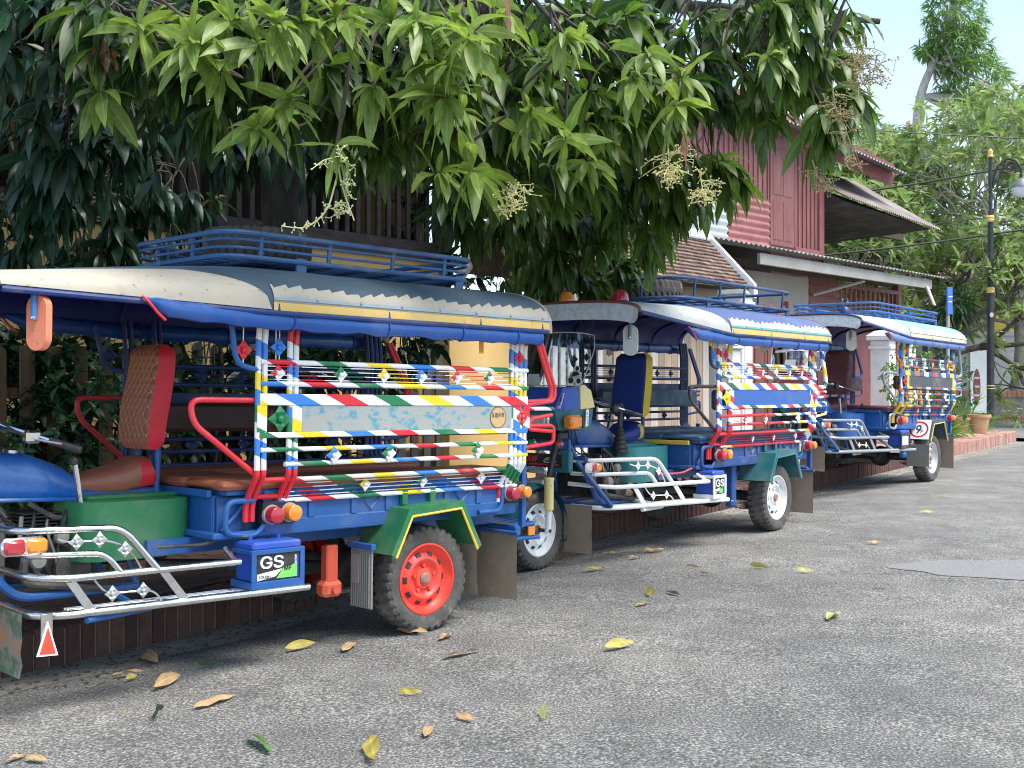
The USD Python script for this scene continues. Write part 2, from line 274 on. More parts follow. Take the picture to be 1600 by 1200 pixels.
def tuk(name, label, o, az, pitch, S):
    a, p = math.radians(az), math.radians(pitch)
    f0, l, up = np.array([-math.sin(a), -math.cos(a), 0]), np.array([math.cos(a), -math.sin(a), 0]), np.array([0, 0, 1.])
    f, u = f0 * math.cos(p) + up * math.sin(p), up * math.cos(p) - f0 * math.sin(p)
    M = np.eye(4); M[:3, 0], M[:3, 1], M[:3, 2] = f, l, u; M[:3, 3] = [o[0], o[1], gz(*o)]
    T = thing(name, label, "tuk-tuk", "three-wheeled taxis parked along the kerb", M)
    L = S.get("lift", 0.)                                            # body height over the axle
    body, fr, st, fl, fend = S["body"], S["frame"], S["stripe"], S["far"], S["fender"]
    Z = lambda q: np.asarray(q, float) + np.array([0, 0, L])
    def O(n, m, mat, smooth=False, **k):
        m = m.get() if hasattr(m, "get") else m
        return obj(T, n, (np.asarray(m[0]) + np.array([0, 0, L]), m[1]), mat, smooth, **k)
    def O0(n, m, mat, smooth=False, **k): return obj(T, n, m, mat, smooth, **k)
    # --- wheels and running gear
    for s in (1, -1): wheel(T, (0, s * .592, .29), S["rim"], s)
    O0("rear_axle", MB().add(tube([(0, -.52, .29), (0, .52, .29)], .045, 12)).add(sphere((0, 0, .29), .13, 2)), DARK, 40)
    for s in (1, -1):
        m = MB()
        for k in range(4): m.add(box((-.38 + k * .07, s * .45 - .03, .235 - k * .014), (.46 - k * .07, s * .45 + .03, .246 - k * .014)))
        m.add(box((-.05, s * .45 - .035, .19), (.05, s * .45 + .035, .27))); O0("leaf_spring", m, S["spring"])
    O0("drive_shaft", tube([(.1, 0, .3), (1.3, 0, .42)], .03, 10), DARK, 40)
    m = MB()
    for s in (1, -1): m.add(box((-.78, s * .34 - .03, .515), (1.5, s * .34 + .03, .59)))
    for x in (-.7, -.1, .5, 1.1): m.add(box((x - .025, -.34, .52), (x + .025, .34, .575)))
    O("chassis", m, body)
    # --- tray with ribs
    O("floor", cbox((-.76, -.59, .595), (1.28, .59, .625), .006), body)
    for s in (1, -1):
        y = s * .575; pn = O("side_panel", cbox((-.76, y - .008, .626), (1.0, y + .008, .80), .003), body)
        m = MB().add(cbox((-.76, y + s * .002 - .014, .604), (1.0, y + s * .002 + .014, .672), .006))
        m.add(cbox((-.76, y - .012, .795), (1.0, y + .016, .815), .004)); obj(pn, "side_rail", (m.get()[0] + [0, 0, L], m.get()[1]), body)
        for x in (.72, .45, .22, -.2, -.45): obj(pn, "rib", (box((x - .018, y - .018, .672), (x + .018, y + .018, .795))[0] + [0, 0, L], BF), body)
        for x in (.335, -.32):
            m = MB().add(tube([(x + .09, y + s * .006, .785), (x, y + s * .006, .685)], .012, 4)).add(tube([(x - .09, y + s * .006, .785), (x, y + s * .006, .685)], .012, 4))
            obj(pn, "vee_brace", (m.get()[0] + [0, 0, L], m.get()[1]), body)
    # --- benches and the box under the front of them
    cushion = S["cushion"]
    for s in (1, -1):
        O("bench_base", cbox((-.72, s * .26, .80), (1.2, s * .575, .825), .004), body)
        O("bench_cushion", cbox((-.72, s * .24, .826), (1.24, s * .60, .872), .018), cushion, 40)
        bx = cbox((-.7, s * .60 - .03, 1.07), (.98, s * .60 + .03, 1.235), .02); O("bench_back", (bx[0] + [0, -s * .03, 0], bx[1]), S["bench_back"], 40)
    m = MB().add(cbox((.86, -.50, .575), (1.235, .50, .80), .006)); bxo = O("seat_box", m, body)
    O("front_bench_cushion", cbox((.87, -.239, .826), (1.25, .239, .872), .018), cushion, 40)
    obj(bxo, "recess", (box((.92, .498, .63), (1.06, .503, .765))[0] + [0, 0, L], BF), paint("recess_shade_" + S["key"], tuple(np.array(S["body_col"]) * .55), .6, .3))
    m = MB().add(cbox((1.08, .49, .577), (1.232, .508, .80), .004)).add(cbox((.86, .49, .577), (.915, .507, .80), .004)).add(cbox((.915, .49, .577), (1.08, .507, .628), .004)).add(cbox((.915, .49, .766), (1.08, .507, .80), .004))
    obj(bxo, "box_frame", (m.get()[0] + [0, 0, L], m.get()[1]), body)
    O("bench_edge", cbox((1.236, -.5, .79), (1.262, .5, .824), .004), S["bench_edge"])
    # --- cage: four pairs of corner posts on each side, rails and ornaments
    rail_r = .0135
    for s in (1, -1):
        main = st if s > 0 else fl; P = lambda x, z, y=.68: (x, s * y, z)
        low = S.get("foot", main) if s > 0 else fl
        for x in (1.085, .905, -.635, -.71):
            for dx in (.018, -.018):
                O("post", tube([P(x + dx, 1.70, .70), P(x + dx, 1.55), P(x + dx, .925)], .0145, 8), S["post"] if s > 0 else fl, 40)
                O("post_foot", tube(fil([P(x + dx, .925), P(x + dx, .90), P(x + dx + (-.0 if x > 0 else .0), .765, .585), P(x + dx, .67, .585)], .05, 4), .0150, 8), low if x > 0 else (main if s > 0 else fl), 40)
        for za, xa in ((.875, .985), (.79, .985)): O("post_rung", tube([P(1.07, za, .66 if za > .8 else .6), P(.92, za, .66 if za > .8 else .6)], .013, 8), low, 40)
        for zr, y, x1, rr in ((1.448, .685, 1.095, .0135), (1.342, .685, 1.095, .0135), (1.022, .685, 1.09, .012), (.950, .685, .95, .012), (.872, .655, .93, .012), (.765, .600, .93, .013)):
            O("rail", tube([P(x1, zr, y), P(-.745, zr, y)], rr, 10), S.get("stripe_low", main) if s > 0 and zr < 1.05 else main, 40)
        for z0, z1, y in ((1.342, 1.448, .688), (.765, .872, .625)):
            for k in range(1, 5):
                zz = z0 + (z1 - z0) * k / 5; yy = y if z0 > 1 else .600 + .055 * k / 5
                O("wire", tube([P(1.08 if z0 > 1 else .9, zz, yy), P(-.70, zz, yy)], .0026, 5), main if z0 > 1 or s < 0 else S.get("low_wire", main))
        O("band_plate", cbox((-.745, s * .689, 1.238), (1.10, s * .697, 1.294), .003), main)
        O("band_plate", cbox((-.745, s * .689, 1.080), (1.10, s * .697, 1.107), .003), main)
        for x in (.885, -.655, -.735, 1.085): O("band_upright", cbox((x - .028, s * .687, 1.107), (x + .028, s * .695, 1.238), .003), main)
        pic = O("picture_panel", cbox((-.63, s * .684, 1.107), (.857, s * .692, 1.238), .002), S["picture"] if s > 0 else body)
        if s > 0 and "sticker" in S: S["sticker"](pic, L)
        fz = [(x, .688, 1.395, .044) for x in (.995, .62, .34, .08, -.18, -.43, -.675)] + [(.31, .70, .987, .051), (.665, .70, .987, .049), (-.335, .70, .987, .052), (.41, .63, .825, .04), (.015, .63, .825, .042), (-.43, .63, .825, .04), (.985, .692, 1.172, .07), (-.695, .692, 1.172, .055), (.995, .69, 1.52, .048), (1.19, .685, 1.50, .052), (-.672, .69, 1.52, .048)]
        pal = S["petals"]
        for i, (x, y, z, r) in enumerate(fz):
            hi, lo = flower((x, s * y, z), r, face=s); far_m = fl
            solid = i >= 13
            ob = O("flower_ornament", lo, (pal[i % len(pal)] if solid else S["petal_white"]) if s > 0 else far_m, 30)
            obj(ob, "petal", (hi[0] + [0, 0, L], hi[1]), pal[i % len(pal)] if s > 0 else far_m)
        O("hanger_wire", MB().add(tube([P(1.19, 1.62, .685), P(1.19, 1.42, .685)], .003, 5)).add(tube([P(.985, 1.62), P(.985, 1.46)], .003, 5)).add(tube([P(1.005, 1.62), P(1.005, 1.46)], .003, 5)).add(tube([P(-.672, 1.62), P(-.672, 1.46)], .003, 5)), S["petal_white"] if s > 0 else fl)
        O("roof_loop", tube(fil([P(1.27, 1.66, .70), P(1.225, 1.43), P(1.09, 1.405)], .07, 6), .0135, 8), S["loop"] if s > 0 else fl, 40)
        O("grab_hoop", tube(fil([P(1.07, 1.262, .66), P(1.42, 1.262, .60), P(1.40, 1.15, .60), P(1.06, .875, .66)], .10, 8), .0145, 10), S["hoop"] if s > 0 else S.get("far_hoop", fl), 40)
        # rear hoops
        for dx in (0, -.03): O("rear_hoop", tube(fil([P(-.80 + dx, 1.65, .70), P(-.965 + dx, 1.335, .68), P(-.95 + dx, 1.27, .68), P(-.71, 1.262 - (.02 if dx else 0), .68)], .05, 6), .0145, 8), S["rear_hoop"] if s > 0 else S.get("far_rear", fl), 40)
        O("rear_rail", tube([P(-.72, 1.222), P(-.98, 1.222)], .012, 8), main, 40)
        O("rear_rail", tube(fil([P(-.97, 1.185), P(-.78, 1.16), P(-.76, 1.10), P(-.97, 1.085)], .04, 5), .012, 8), S["rear_hoop"] if s > 0 else fl, 40)
        O("rear_rail", tube(fil([P(-.72, 1.12), P(-.985, 1.12), P(-.985, 1.015), P(-.72, .99)], .035, 5), .012, 8), S["rear_hoop"] if s > 0 else fl, 40)
        # cloth rolled up under the eave
        n = 46; xs = np.linspace(1.74, -.76, n); g = np.linspace(0, 2 * np.pi, 13)[:-1]
        grow = np.clip((1.78 - xs) / .16, .25, 1.02); cz = 1.640 + .028 * np.clip((xs - 1.1) / .6, 0, 1) + .028 * np.clip((xs - 1.62) / .12, 0, 1); ww = .004 * np.sin(xs * 31) + .005 * np.sin(xs * 17 + 1) * (np.sin(xs * 3) > 0)
        V = np.stack([np.repeat(xs[:, None], 12, 1), s * (.775 + .032 * np.cos(g)[None] + 0 * xs[:, None]), cz[:, None] + (.042 * grow + ww)[:, None] * np.sin(g)[None]], -1)
        i, j = np.meshgrid(np.arange(n - 1), np.arange(12), indexing="ij")
        V = np.vstack([V.reshape(-1, 3), [V[0].mean(0)], [V[-1].mean(0)]]); kk = np.arange(12)
        F = np.stack([i * 12 + j, i * 12 + (j + 1) % 12, (i + 1) * 12 + (j + 1) % 12, (i + 1) * 12 + j], -1).reshape(-1, 4); q = (n - 1) * 12
        F = np.vstack([F[:, [0, 1, 2]], F[:, [0, 2, 3]], np.stack([np.full(12, n * 12), kk, (kk + 1) % 12], 1), np.stack([np.full(12, n * 12 + 1), q + (kk + 1) % 12, q + kk], 1)])
        val = O("rolled_side_curtain", (V, F), S["curtain"], True)
        for x in (.98, .40, -.12, -.55):
            gg = np.linspace(0, 2 * np.pi, 17); obj(val, "tie", (tube([(x, s * (.775 + .037 * math.cos(t)), 1.64 + L + .047 * math.sin(t)) for t in gg], .0035, 5, False)), S["curtain"], True)
        e = np.array([(1.76, s * .79, 1.712), (1.735, s * .806, 1.685), (1.70, s * .808, 1.645), (1.655, s * .800, 1.612)]); obj(val, "red_piping", tube(e + [0, 0, L], .007, 6), S["piping"], 30)
    # --- canopy
    R_ = roof(S); xs = np.concatenate([np.linspace(2.36, 1.12, 22), np.linspace(1.08, -.82, 36)]); vs = np.linspace(0, 2, 45)
    A, B = np.meshgrid(xs, vs, indexing="ij")
    top = O("canopy", grid(R_(A, B)), S["canopy"], 60)
    obj(top, "lining", (grid(R_(A, B, -.012, -.008))[0] + [0, 0, L], grid(R_(A, B))[1][:, ::-1]), S["lining"], 60)
    for x in (2.36, -.82): obj(top, "edge_tube", (tube(R_(np.full(41, x), np.linspace(0, 2, 41), -.006), .011, 8)[0] + [0, 0, L], tube(R_(np.full(41, x), np.linspace(0, 2, 41)), .011, 8)[1]), S["edge"], 40)
    def patch(nm, x0, x1, lo, hi, mat, n=90, off=.004, side=1, rows=5):
        X = np.linspace(x0, x1, n); t = np.linspace(0, 1, rows)
        l0 = np.array([lo(x) for x in X]); h0 = np.array([hi(x) for x in X]); V = l0[:, None] + (h0 - l0)[:, None] * t[None]
        if side < 0: V = 2 - V
        G = R_(np.repeat(X[:, None], rows, 1), V, off * .5, off); m = grid(G); obj(top, nm, (m[0] + [0, 0, L], m[1]), mat, 60)
    jag = random.Random(S["seed"])
    def saw(x):
        k = (x + 3) / .085; i = int(k); fr_ = k - i; h = random.Random(i * 7 + S["seed"]).uniform(.5, 1.0)
        big = .055 * abs(math.sin(x * 4.1 + .8)) ** .6
        return .165 + .075 * h * (1 - fr_) * (fr_ > .06) + big
    for s in (1, -1):
        patch("yellow_border", 1.10, -.83, lambda x: 0.0, lambda x: .062, S["border"], 60, .004, s, 4)
        patch("cream_band", 1.095, -.81, lambda x: .064, saw, S["cream"], 420, .004, s, 4)
        patch("grey_strap", 1.09, -.825, lambda x: .074, lambda x: .104, S["strap"], 40, .009, s, 3)
        patch("cream_side", 2.345, 1.11, lambda x: .012, lambda x: .012 + (.50 if x > 1.5 else .50 * max(0, (x - 1.11) / .39) ** .55), S["cream"], 60, .004, s, 10)
        for x in np.linspace(.85, -.75, 7): obj(top, "rivet", (sphere(R_(np.array(x), np.array(.09 if s > 0 else 1.91), .01, .012), .007, 1)[0] + [0, 0, L], trimesh.creation.icosphere(1, 1.).faces), CHROME)
    # front visor film and its frame
    xv = 2.36; vv = np.linspace(.10, 1.90, 31); up_ = R_(np.full(31, xv), vv, -.012); dn = up_ + np.stack([np.full(31, .0), 0 * vv, -(.03 + .10 * np.minimum(1, np.sin(vv * np.pi / 2) * 2.5))], -1) + [.02, 0, 0]
    O("visor_film", grid(np.stack([up_, .5 * (up_ + dn) + [.004, 0, 0], dn], 1)), S["film"], True)
    # roof ribs, lengthways tubes inside
    for x in (1.07, .4, -.25, -.75): O("roof_rib", tube(R_(np.full(25, x), np.linspace(0.02, 1.98, 25), -.03), .012, 6), fl, 40)
    for s in (1, -1): O("eave_tube", tube(fil([R_(np.array(2.34), np.array(.03 if s > 0 else 1.97), -.02), R_(np.array(1.12), np.array(.02 if s > 0 else 1.98), -.02), R_(np.array(-.8), np.array(.02 if s > 0 else 1.98), -.02)], .1, 4), .014, 8), fl, 40)
    for s in S.get("domes", ()): O("roof_lamp", (lambda m: (m[0] * 1, m[1]))(lathe([(.062, 0), (.062, .012), (.055, .05), (.034, .075), (0, .082)], 20, "z", R_(np.array(2.24), np.array(s[0]), .004))), s[1], 35)
    # --- roof rack
    rk = S["rack"]; x0, x1, yw = S.get("rack_x", (1.32, -.50, .50))
    def ring(z, r, g=0.): 
        return tube(fil([(x0 - .3, -yw - g, z), (x1, -yw - g, z), (x1, yw + g, z), (x0, yw + g, z), (x0 + .02, -yw - g, z), (x0 - .35, -yw - g, z)], .16, 7), r, 8)
    hs = S.get("rack_h", (0., .045, .085, .118)); zb = 1.975
    rr = O("roof_rack", ring(zb, .0135), rk, 40)
    for i, h in enumerate(hs[1:]): obj(rr, "rack_rail", (ring(zb + h, .0135 if i == len(hs) - 2 else .008, .012 * i)[0] + [0, 0, L], ring(zb, .008)[1]), rk, 40)
    per = [(x0 - .2, yw), (x0 - .62, yw), (x0 - 1.05, yw), (x1 + .25, yw), (x0 - .2, -yw), (x0 - .62, -yw), (x0 - 1.05, -yw), (x1 + .25, -yw), (x0, .15), (x0, -.2), (x1, .15), (x1, -.2)]
    for x, y in per: obj(rr, "rack_post", (tube([(x, y, zb), (x, y * 1.03, zb + hs[-1])], .012, 6)[0] + [0, 0, L], tube([(0, 0, 0), (0, 0, 1)], 1, 6)[1]), rk, 40)
    m = MB()
    for k in range(9): m.add(tube([(x0 - .05, -yw + .1 + k * (2 * yw - .2) / 8, zb + .004), (x1, -yw + .1 + k * (2 * yw - .2) / 8, zb + .004)], .007, 6))
    for x in np.linspace(x0 - .2, x1 + .1, 7): m.add(tube([(x, -yw, zb - .008), (x, yw, zb - .008)], .009, 6))
    obj(rr, "rack_floor", (m.get()[0] + [0, 0, L], m.get()[1]), rk, 40)
    for x in (x0 - .45, x1 + .12):
        for y in (yw - .005, -yw + .005): obj(rr, "rack_foot", (box((x - .03, y - .006, 1.895), (x + .03, y + .006, zb + .02))[0] + [0, 0, L], BF), rk)
    # --- mudguards and flaps
    FP = [(.325, .455), (.205, .69), (-.185, .715), (-.325, .455)]
    for s in (1, -1):
        y0, y1 = s * .44, s * .752; P2 = np.array(FP); n = len(P2)
        q = MB(); IN = P2 + (np.array([0, .29]) - P2) * .022
        V = np.array([[(x, y0, z), (x, y1, z)] for x, z in P2]); V2 = np.array([[(x, y0, z), (x, y1, z)] for x, z in IN])
        q.add(grid(V)).add((grid(V2)[0], grid(V2)[1][:, ::-1]))
        lip = P2 + (np.array([0, .29]) - P2) * .10
        q.add(grid(np.array([[(a_[0], y1, a_[1]), (b_[0], y1, b_[1])] for a_, b_ in zip(P2, lip)]))).add(grid(np.array([[(a_[0], y1 - s * .006, a_[1]), (b_[0], y1 - s * .006, b_[1])] for a_, b_ in zip(P2, lip)])))
        fo = O("mudguard", q, fend)
        obj(fo, "edge_trim", (tube([(x, y1, z) for x, z in lip], .0075, 6)[0] + [0, 0, L], tube([(x, y1, z) for x, z in lip], .0075, 6)[1]), S["trim"], 30)
        for x in (.12, -.08): obj(fo, "bracket", (box((x - .018, s * .60 - .012, .70), (x + .018, s * .60 + .012, .785))[0] + [0, 0, L], BF), fend)
        X = np.linspace(0, 1, 7); cv = np.stack([-.325 - .02 * X - .05 * X ** 2, .50 - .34 * X], -1)
        O0("inner_flap", grid(np.array([[(x, s * (.60 - .02 * i), z + L * .5), (x - .01, s * (.715 - .012 * i), z - .012 + L * .5)] for i, (x, z) in enumerate(cv)])), FLAP, True)
        yy = np.linspace(.33, .70, 9); zz = np.linspace(.485, .10, 7); YY, ZZ = np.meshgrid(yy, zz, indexing="ij")
        O0("rear_flap", grid(np.stack([-.66 - .02 * np.sin(YY * 9) * (.5 - ZZ), s * YY, ZZ + L * .6], -1)), FLAP, True)
        O("flap_bar", cbox((-.68, s * .32, .48), (-.65, s * .71, .50), .003), body)
    # spring hanger and ribbed rubber mat hung before the wheel
    if S.get("mat"):
        hg = O("spring_hanger", MB().add(cbox((.50, .47, .30), (.575, .53, .505), .008)).add(cbox((.475, .455, .235), (.60, .545, .32), .02)).add(tube([(.535, .43, .275), (.535, .565, .275)], .022, 10)), S["hanger"], 30)
        m = MB().add(cbox((.40, .515, .175), (.412, .695, .49), .003))
        for k in range(9): m.add(cbox((.41, .53 + k * .018, .18), (.419, .539 + k * .018, .47), .002))
        m.add(cbox((.412, .53, .30), (.422, .60, .46), .004)); mt = O("ribbed_rubber_mat", m, paint("grey_rubber", (.20, .19, .175), .85, .35, 14, bump=.2))
        obj(mt, "mat_bracket", cbox((.395, .50, .485), (.425, .71, .515), .003), body)
    else:
        O("spring_hanger", MB().add(cbox((.50, .47, .28), (.575, .53, .60), .008)).add(cbox((.49, .46, .235), (.585, .54, .31), .02)), body, 30)
    # --- lamps
    def lamp(x, y, z, mat, r=.043, nx=0.):
        g = O("lamp", lathe([(r, 0), (r, .012), (r * .93, .055), (r * .7, .062), (0, .063)], 18, "y", (x, y, z)), mat, 35)
        obj(g, "bezel", lathe([(r * 1.15, -.012), (r * 1.15, .006), (r * .9, .008)], 18, "y", (x, y, z + L)), paint("grey_bezel", (.30, .29, .27), .6, .3), 35)
    la, lb = S.get("lamp_order", (LENSR, LENSO))
    O("lamp_box", cbox((.83, .555, .65), (1.02, .615, .765), .008), BLACK)
    lamp(.975, .617, .700, la); lamp(.872, .617, .706, lb)
    O("lamp_box", cbox((-.83, .555, .66), (-.65, .608, .785), .008), BLACK); lamp(-.685, .61, .722, LENSR, .04); lamp(-.785, .61, .725, LENSO, .036)
    O("foot_loop", tube(fil([(1.06, .60, .775), (1.215, .60, .775), (1.225, .60, .62), (1.05, .60, .60), (.98, .60, .68)], .05, 6), .014, 8), S["foot_loop"], 40)
    m = MB().add(cbox((1.09, .515, .60), (1.225, .53, .79), .003)).add(tube([(1.215, .55, .63), (1.07, .55, .765)], .012, 6)); O("loop_brace", m, body)
    O("foot_loop", tube(fil([(-.44, .60, .62), (-.62, .60, .62), (-.64, .60, .80)], .05, 6), .014, 8), body, 40)
    [O("rear_post", cbox((-.825, y, .51), (-.79, y + .04, .90), .005), body) for y in (.575, -.615)]
    O("rear_bumper", cbox((-.80, -.60, .47), (-.75, .60, .52), .008), body)
    sp = O("rear_step", MB().add(tube(fil([(-.76, -.42, .495), (-1.10, -.42, .495), (-1.10, .42, .495), (-.76, .42, .495)], .03, 3), .014, 8)).add(tube(fil([(-.80, -.42, .41), (-1.15, -.42, .41), (-1.15, .42, .41), (-.80, .42, .41)], .03, 3), .014, 8)), S["step"], 40)
    for k in range(5): obj(sp, "slat", (cbox((-1.08 + k * .062, -.41, .488), (-1.045 + k * .062, .41, .502), .004)[0] + [0, 0, L], cbox((0, 0, 0), (1, 1, 1), .1)[1]), S["step"])
    obj(sp, "reflector", (cbox((-1.09, .425, .425), (-1.03, .437, .48), .003)[0] + [0, 0, L], cbox((0, 0, 0), (1, 1, 1), .1)[1]), LENSO)
    O("exhaust_pipe", lathe([(.026, -.2), (.032, -.2), (.032, .7), (.026, .7), (.026, .0)], 14, "x", (-.95, .36, .445)), S.get("pipe", DARK), 35)
    # --- driver's place
    lea, led = S["seat_top"], S["seat_side"]
    zs = np.linspace(0, 1, 15); lean = lambda t: 1.35 - .055 * t + .008 * math.sin(t * 6)
    m = MB(); V = []
    for t in zs:
        z = 1.01 + .525 * t; x = lean(t); w = .165 - .012 * abs(t - .4) * 2 - (.03 if t > .97 else 0) - (.02 if t < .03 else 0)
        d = .056 + .006 * math.sin(t * 3.1) - (.025 if t in (0, 1) else 0); c = .03
        V.append([(x + d, -w + c, z), (x + d, w - c, z), (x + d - c * .5, w - .004, z), (x - d + c * .4, w, z), (x - d, w - c, z), (x - d, -w + c, z), (x - d + c * .4, -w, z), (x + d - c * .5, -w + .004, z)])
    V = np.array(V); k = V.shape[1]; i, j = np.meshgrid(np.arange(14), np.arange(k), indexing="ij"); idx = np.stack([i * k + j, i * k + (j + 1) % k, (i + 1) * k + (j + 1) % k, (i + 1) * k + j], -1)
    front = [0, 7, 1]; sidecols = [2, 3, 4, 5, 6]
    bk = O("driver_backrest", (V.reshape(-1, 3), np.vstack([idx[:, front].reshape(-1, 4), [[0, 1, 2, 7], [2, 3, 6, 7], [3, 4, 5, 6]], [[14 * k + q for q in r] for r in ([7, 2, 1, 0], [7, 6, 3, 2], [6, 5, 4, 3])]])), lea, 45)
    obj(bk, "backrest_side", (V.reshape(-1, 3) + [0, 0, L], idx[:, sidecols].reshape(-1, 4)), led, 45)
    O("backrest_post", MB().add(tube([(1.315, .10, .80), (1.31, .10, 1.05)], .016, 8)).add(tube([(1.315, -.10, .80), (1.31, -.10, 1.05)], .016, 8)), body, 40)
    # saddle
    st_ = [(1.74, .05, .868, .030), (1.70, .09, .875, .045), (1.60, .115, .880, .062), (1.50, .135, .890, .075), (1.42, .15, .915, .085), (1.36, .145, .922, .085), (1.325, .12, .90, .06)]
    g = np.linspace(0, 2 * np.pi, 17)[:-1]; V = np.array([[(x, w * np.sign(np.cos(t)) * abs(np.cos(t)) ** .7, zc - .03 + h * np.sign(np.sin(t)) * abs(np.sin(t)) ** .8 * (1 if np.sin(t) > 0 else .9)) for t in g] for x, w, zc, h in st_])
    i, j = np.meshgrid(np.arange(len(st_) - 1), np.arange(16), indexing="ij"); F = np.stack([i * 16 + j, (i + 1) * 16 + j, (i + 1) * 16 + (j + 1) % 16, i * 16 + (j + 1) % 16], -1)
    caps = [[0] + [q, q + 1] for q in range(1, 15)] + [[96] + [96 + q + 1, 96 + q] for q in range(1, 15)]
    V = V.reshape(-1, 3); mid = np.concatenate([F[1:4].reshape(-1, 4), F[4][2:6].reshape(-1, 4), ])
    rest = np.concatenate([F[0].reshape(-1, 4), F[4][:2].reshape(-1, 4), F[4][6:].reshape(-1, 4), F[5].reshape(-1, 4)]); rest = np.vstack([rest[:, [0, 1, 2]], rest[:, [0, 2, 3]], caps])
    sd = O("saddle", (V, mid), S.get("saddle", lea), 60); obj(sd, "saddle_side", (V + [0, 0, L], rest), led, 60)
    O("saddle_base", cbox((1.28, -.10, .77), (1.70, .10, .82), .01), body)
    # tank
    tk = [(1.60, .055, .77, .025), (1.68, .09, .81, .055), (1.80, .125, .855, .092), (1.95, .145, .89, .115), (2.10, .145, .90, .118), (2.22, .12, .895, .10), (2.30, .07, .89, .06)]
    V = np.array([[(x, w * np.sign(np.cos(t)) * abs(np.cos(t)) ** .75, zc + h * np.sign(np.sin(t)) * abs(np.sin(t)) ** .85) for t in g] for x, w, zc, h in tk]); n = len(tk)
    i, j = np.meshgrid(np.arange(n - 1), np.arange(16), indexing="ij"); F = np.stack([i * 16 + j, i * 16 + (j + 1) % 16, (i + 1) * 16 + (j + 1) % 16, (i + 1) * 16 + j], -1).reshape(-1, 4); q = (n - 1) * 16
    F = np.vstack([F[:, [0, 1, 2]], F[:, [0, 2, 3]], [[0, e + 1, e] for e in range(1, 15)], [[q, q + e, q + e + 1] for e in range(1, 15)]])
    ta = O("fuel_tank", (V.reshape(-1, 3), F), S["tank"], 50); obj(ta, "filler_cap", lathe([(.034, 0), (.034, .018), (.028, .024), (0, .026)], 18, "z", (2.0, 0, 1.0 + L)), CHROME if S["key"] == "a" else body, 30)
    O("tank_rim", tube(fil([(1.62, .10, .775), (1.95, .15, .795), (2.28, .10, .80)], .1, 4), .010, 6), S["tank"], 30)
    # motorcycle frame, head, fork and bars
    m = MB()
    for s in (1, -1):
        m.add(tube(fil([(2.36, s * .04, .93), (2.16, s * .17, .50), (2.05, s * .19, .355), (1.45, s * .19, .355)], .10, 6), .021, 8)).add(tube(fil([(1.62, s * .14, .78), (1.50, s * .17, .50), (1.46, s * .19, .36)], .08, 5), .018, 8))
        m.add(tube([(1.30, s * .12, .76), (1.72, s * .12, .76)], .018, 8))
    O("motorcycle_frame", m, fr, 40)
    m = MB().add(cbox((1.64, -.15, .40), (2.0, .15, .60), .03))
    for k in range(8): m.add(cbox((1.80, -.10, .60 + k * .017), (1.98, .10, .608 + k * .017), .003))
    m.add(tube([(1.78, .15, .47), (1.78, .20, .47)], .085, 18)).add(tube(fil([(1.93, .1, .66), (2.0, .2, .6), (2.02, .2, .42), (1.6, .22, .36)], .06, 5), .019, 8)).add(tube(fil([(1.7, .1, .72), (1.85, .17, .70), (1.98, .16, .78)], .05, 5), .012, 6)).add(cbox((1.58, -.1, .60), (1.76, .12, .74), .02))
    for k in range(7): m.add(tube(fil([(1.62 + k * .05, .12 + .01 * (k % 3), .72 - .01 * k), (1.70 + k * .05, .18 + .01 * (k % 2), .62), (1.66 + k * .06, .17, .48)], .06, 5), .006, 5))
    O("engine", m, DARK, 30)
    m = MB().add(cbox((2.085, -.18, .40), (2.12, .18, .70), .01))
    for k in range(24): m.add(box((2.12, -.17 + k * .0145, .42), (2.128, -.163 + k * .0145, .68)))
    O("radiator", m, DARK)
    gb = S["toolbox_r"]; pr = fil([(1.80, .02), (1.80, .34), (1.215, .34), (1.215, .02)], gb, 9)
    from shapely.geometry import Polygon
    ex = trimesh.creation.extrude_polygon(Polygon([(x, y) for x, y in pr]), .275, engine="earcut"); ex.apply_translation([0, 0, .505])
    tb = O("toolbox", (np.array(ex.vertices), np.array(ex.faces)), S["toolbox"], 30); obj(tb, "toolbox_lid", (cbox((1.22, -.02, .78), (1.72, .20, .80), .006)[0] + [0, 0, L], cbox((0, 0, 0), (1, 1, 1), .1)[1]), S["toolbox"])
    obj(tb, "bolt", (sphere((1.24, .342, .535), .011, 1)[0] + [0, 0, L], trimesh.creation.icosphere(1, 1.).faces), CHROME)
    if S.get("gaiter"):
        m = MB(); prof = [(.0, 0)]
        for k in range(6): prof += [(.075 - k * .008, .0 + k * .035), (.058 - k * .008, .018 + k * .035)]
        prof += [(.02, .22), (.02, .30), (.026, .31), (.026, .38), (.0, .385)]
        O("gear_lever", lathe(prof, 18, "z", (1.80, .20, .745)), BLACK, 25)
    else:
        gl = O("gear_lever", tube([(1.72, .24, .50), (1.80, .24, .955)], .0135, 10), CHROME, 40); obj(gl, "knob", sphere((1.806, .24, .972 + L), .023, 2), BLACK, True)
    hb = O("handlebar", tube(fil([(1.90, -.42, 1.045), (2.03, -.30, 1.10), (2.16, -.12, 1.16), (2.24, 0, 1.165), (2.16, .12, 1.16), (2.03, .30, 1.10), (1.90, .42, 1.045)], .08, 5), .0125, 8), CHROME, 40)
    for s in (1, -1):
        obj(hb, "grip", tube([(1.97, s * .355, 1.073 + L), (1.865, s * .447, 1.032 + L)], .0175, 10), BLACK, 40)
        obj(hb, "clamp", merge((cbox((1.99, s * .30 - .03, 1.06 + L), (2.06, s * .30 + .03, 1.12 + L), .012)), tube([(2.03, s * .32, 1.08 + L), (1.95, s * .44, 1.06 + L)], .006, 6)), CHROME if S["key"] == "a" else BLACK, 30)
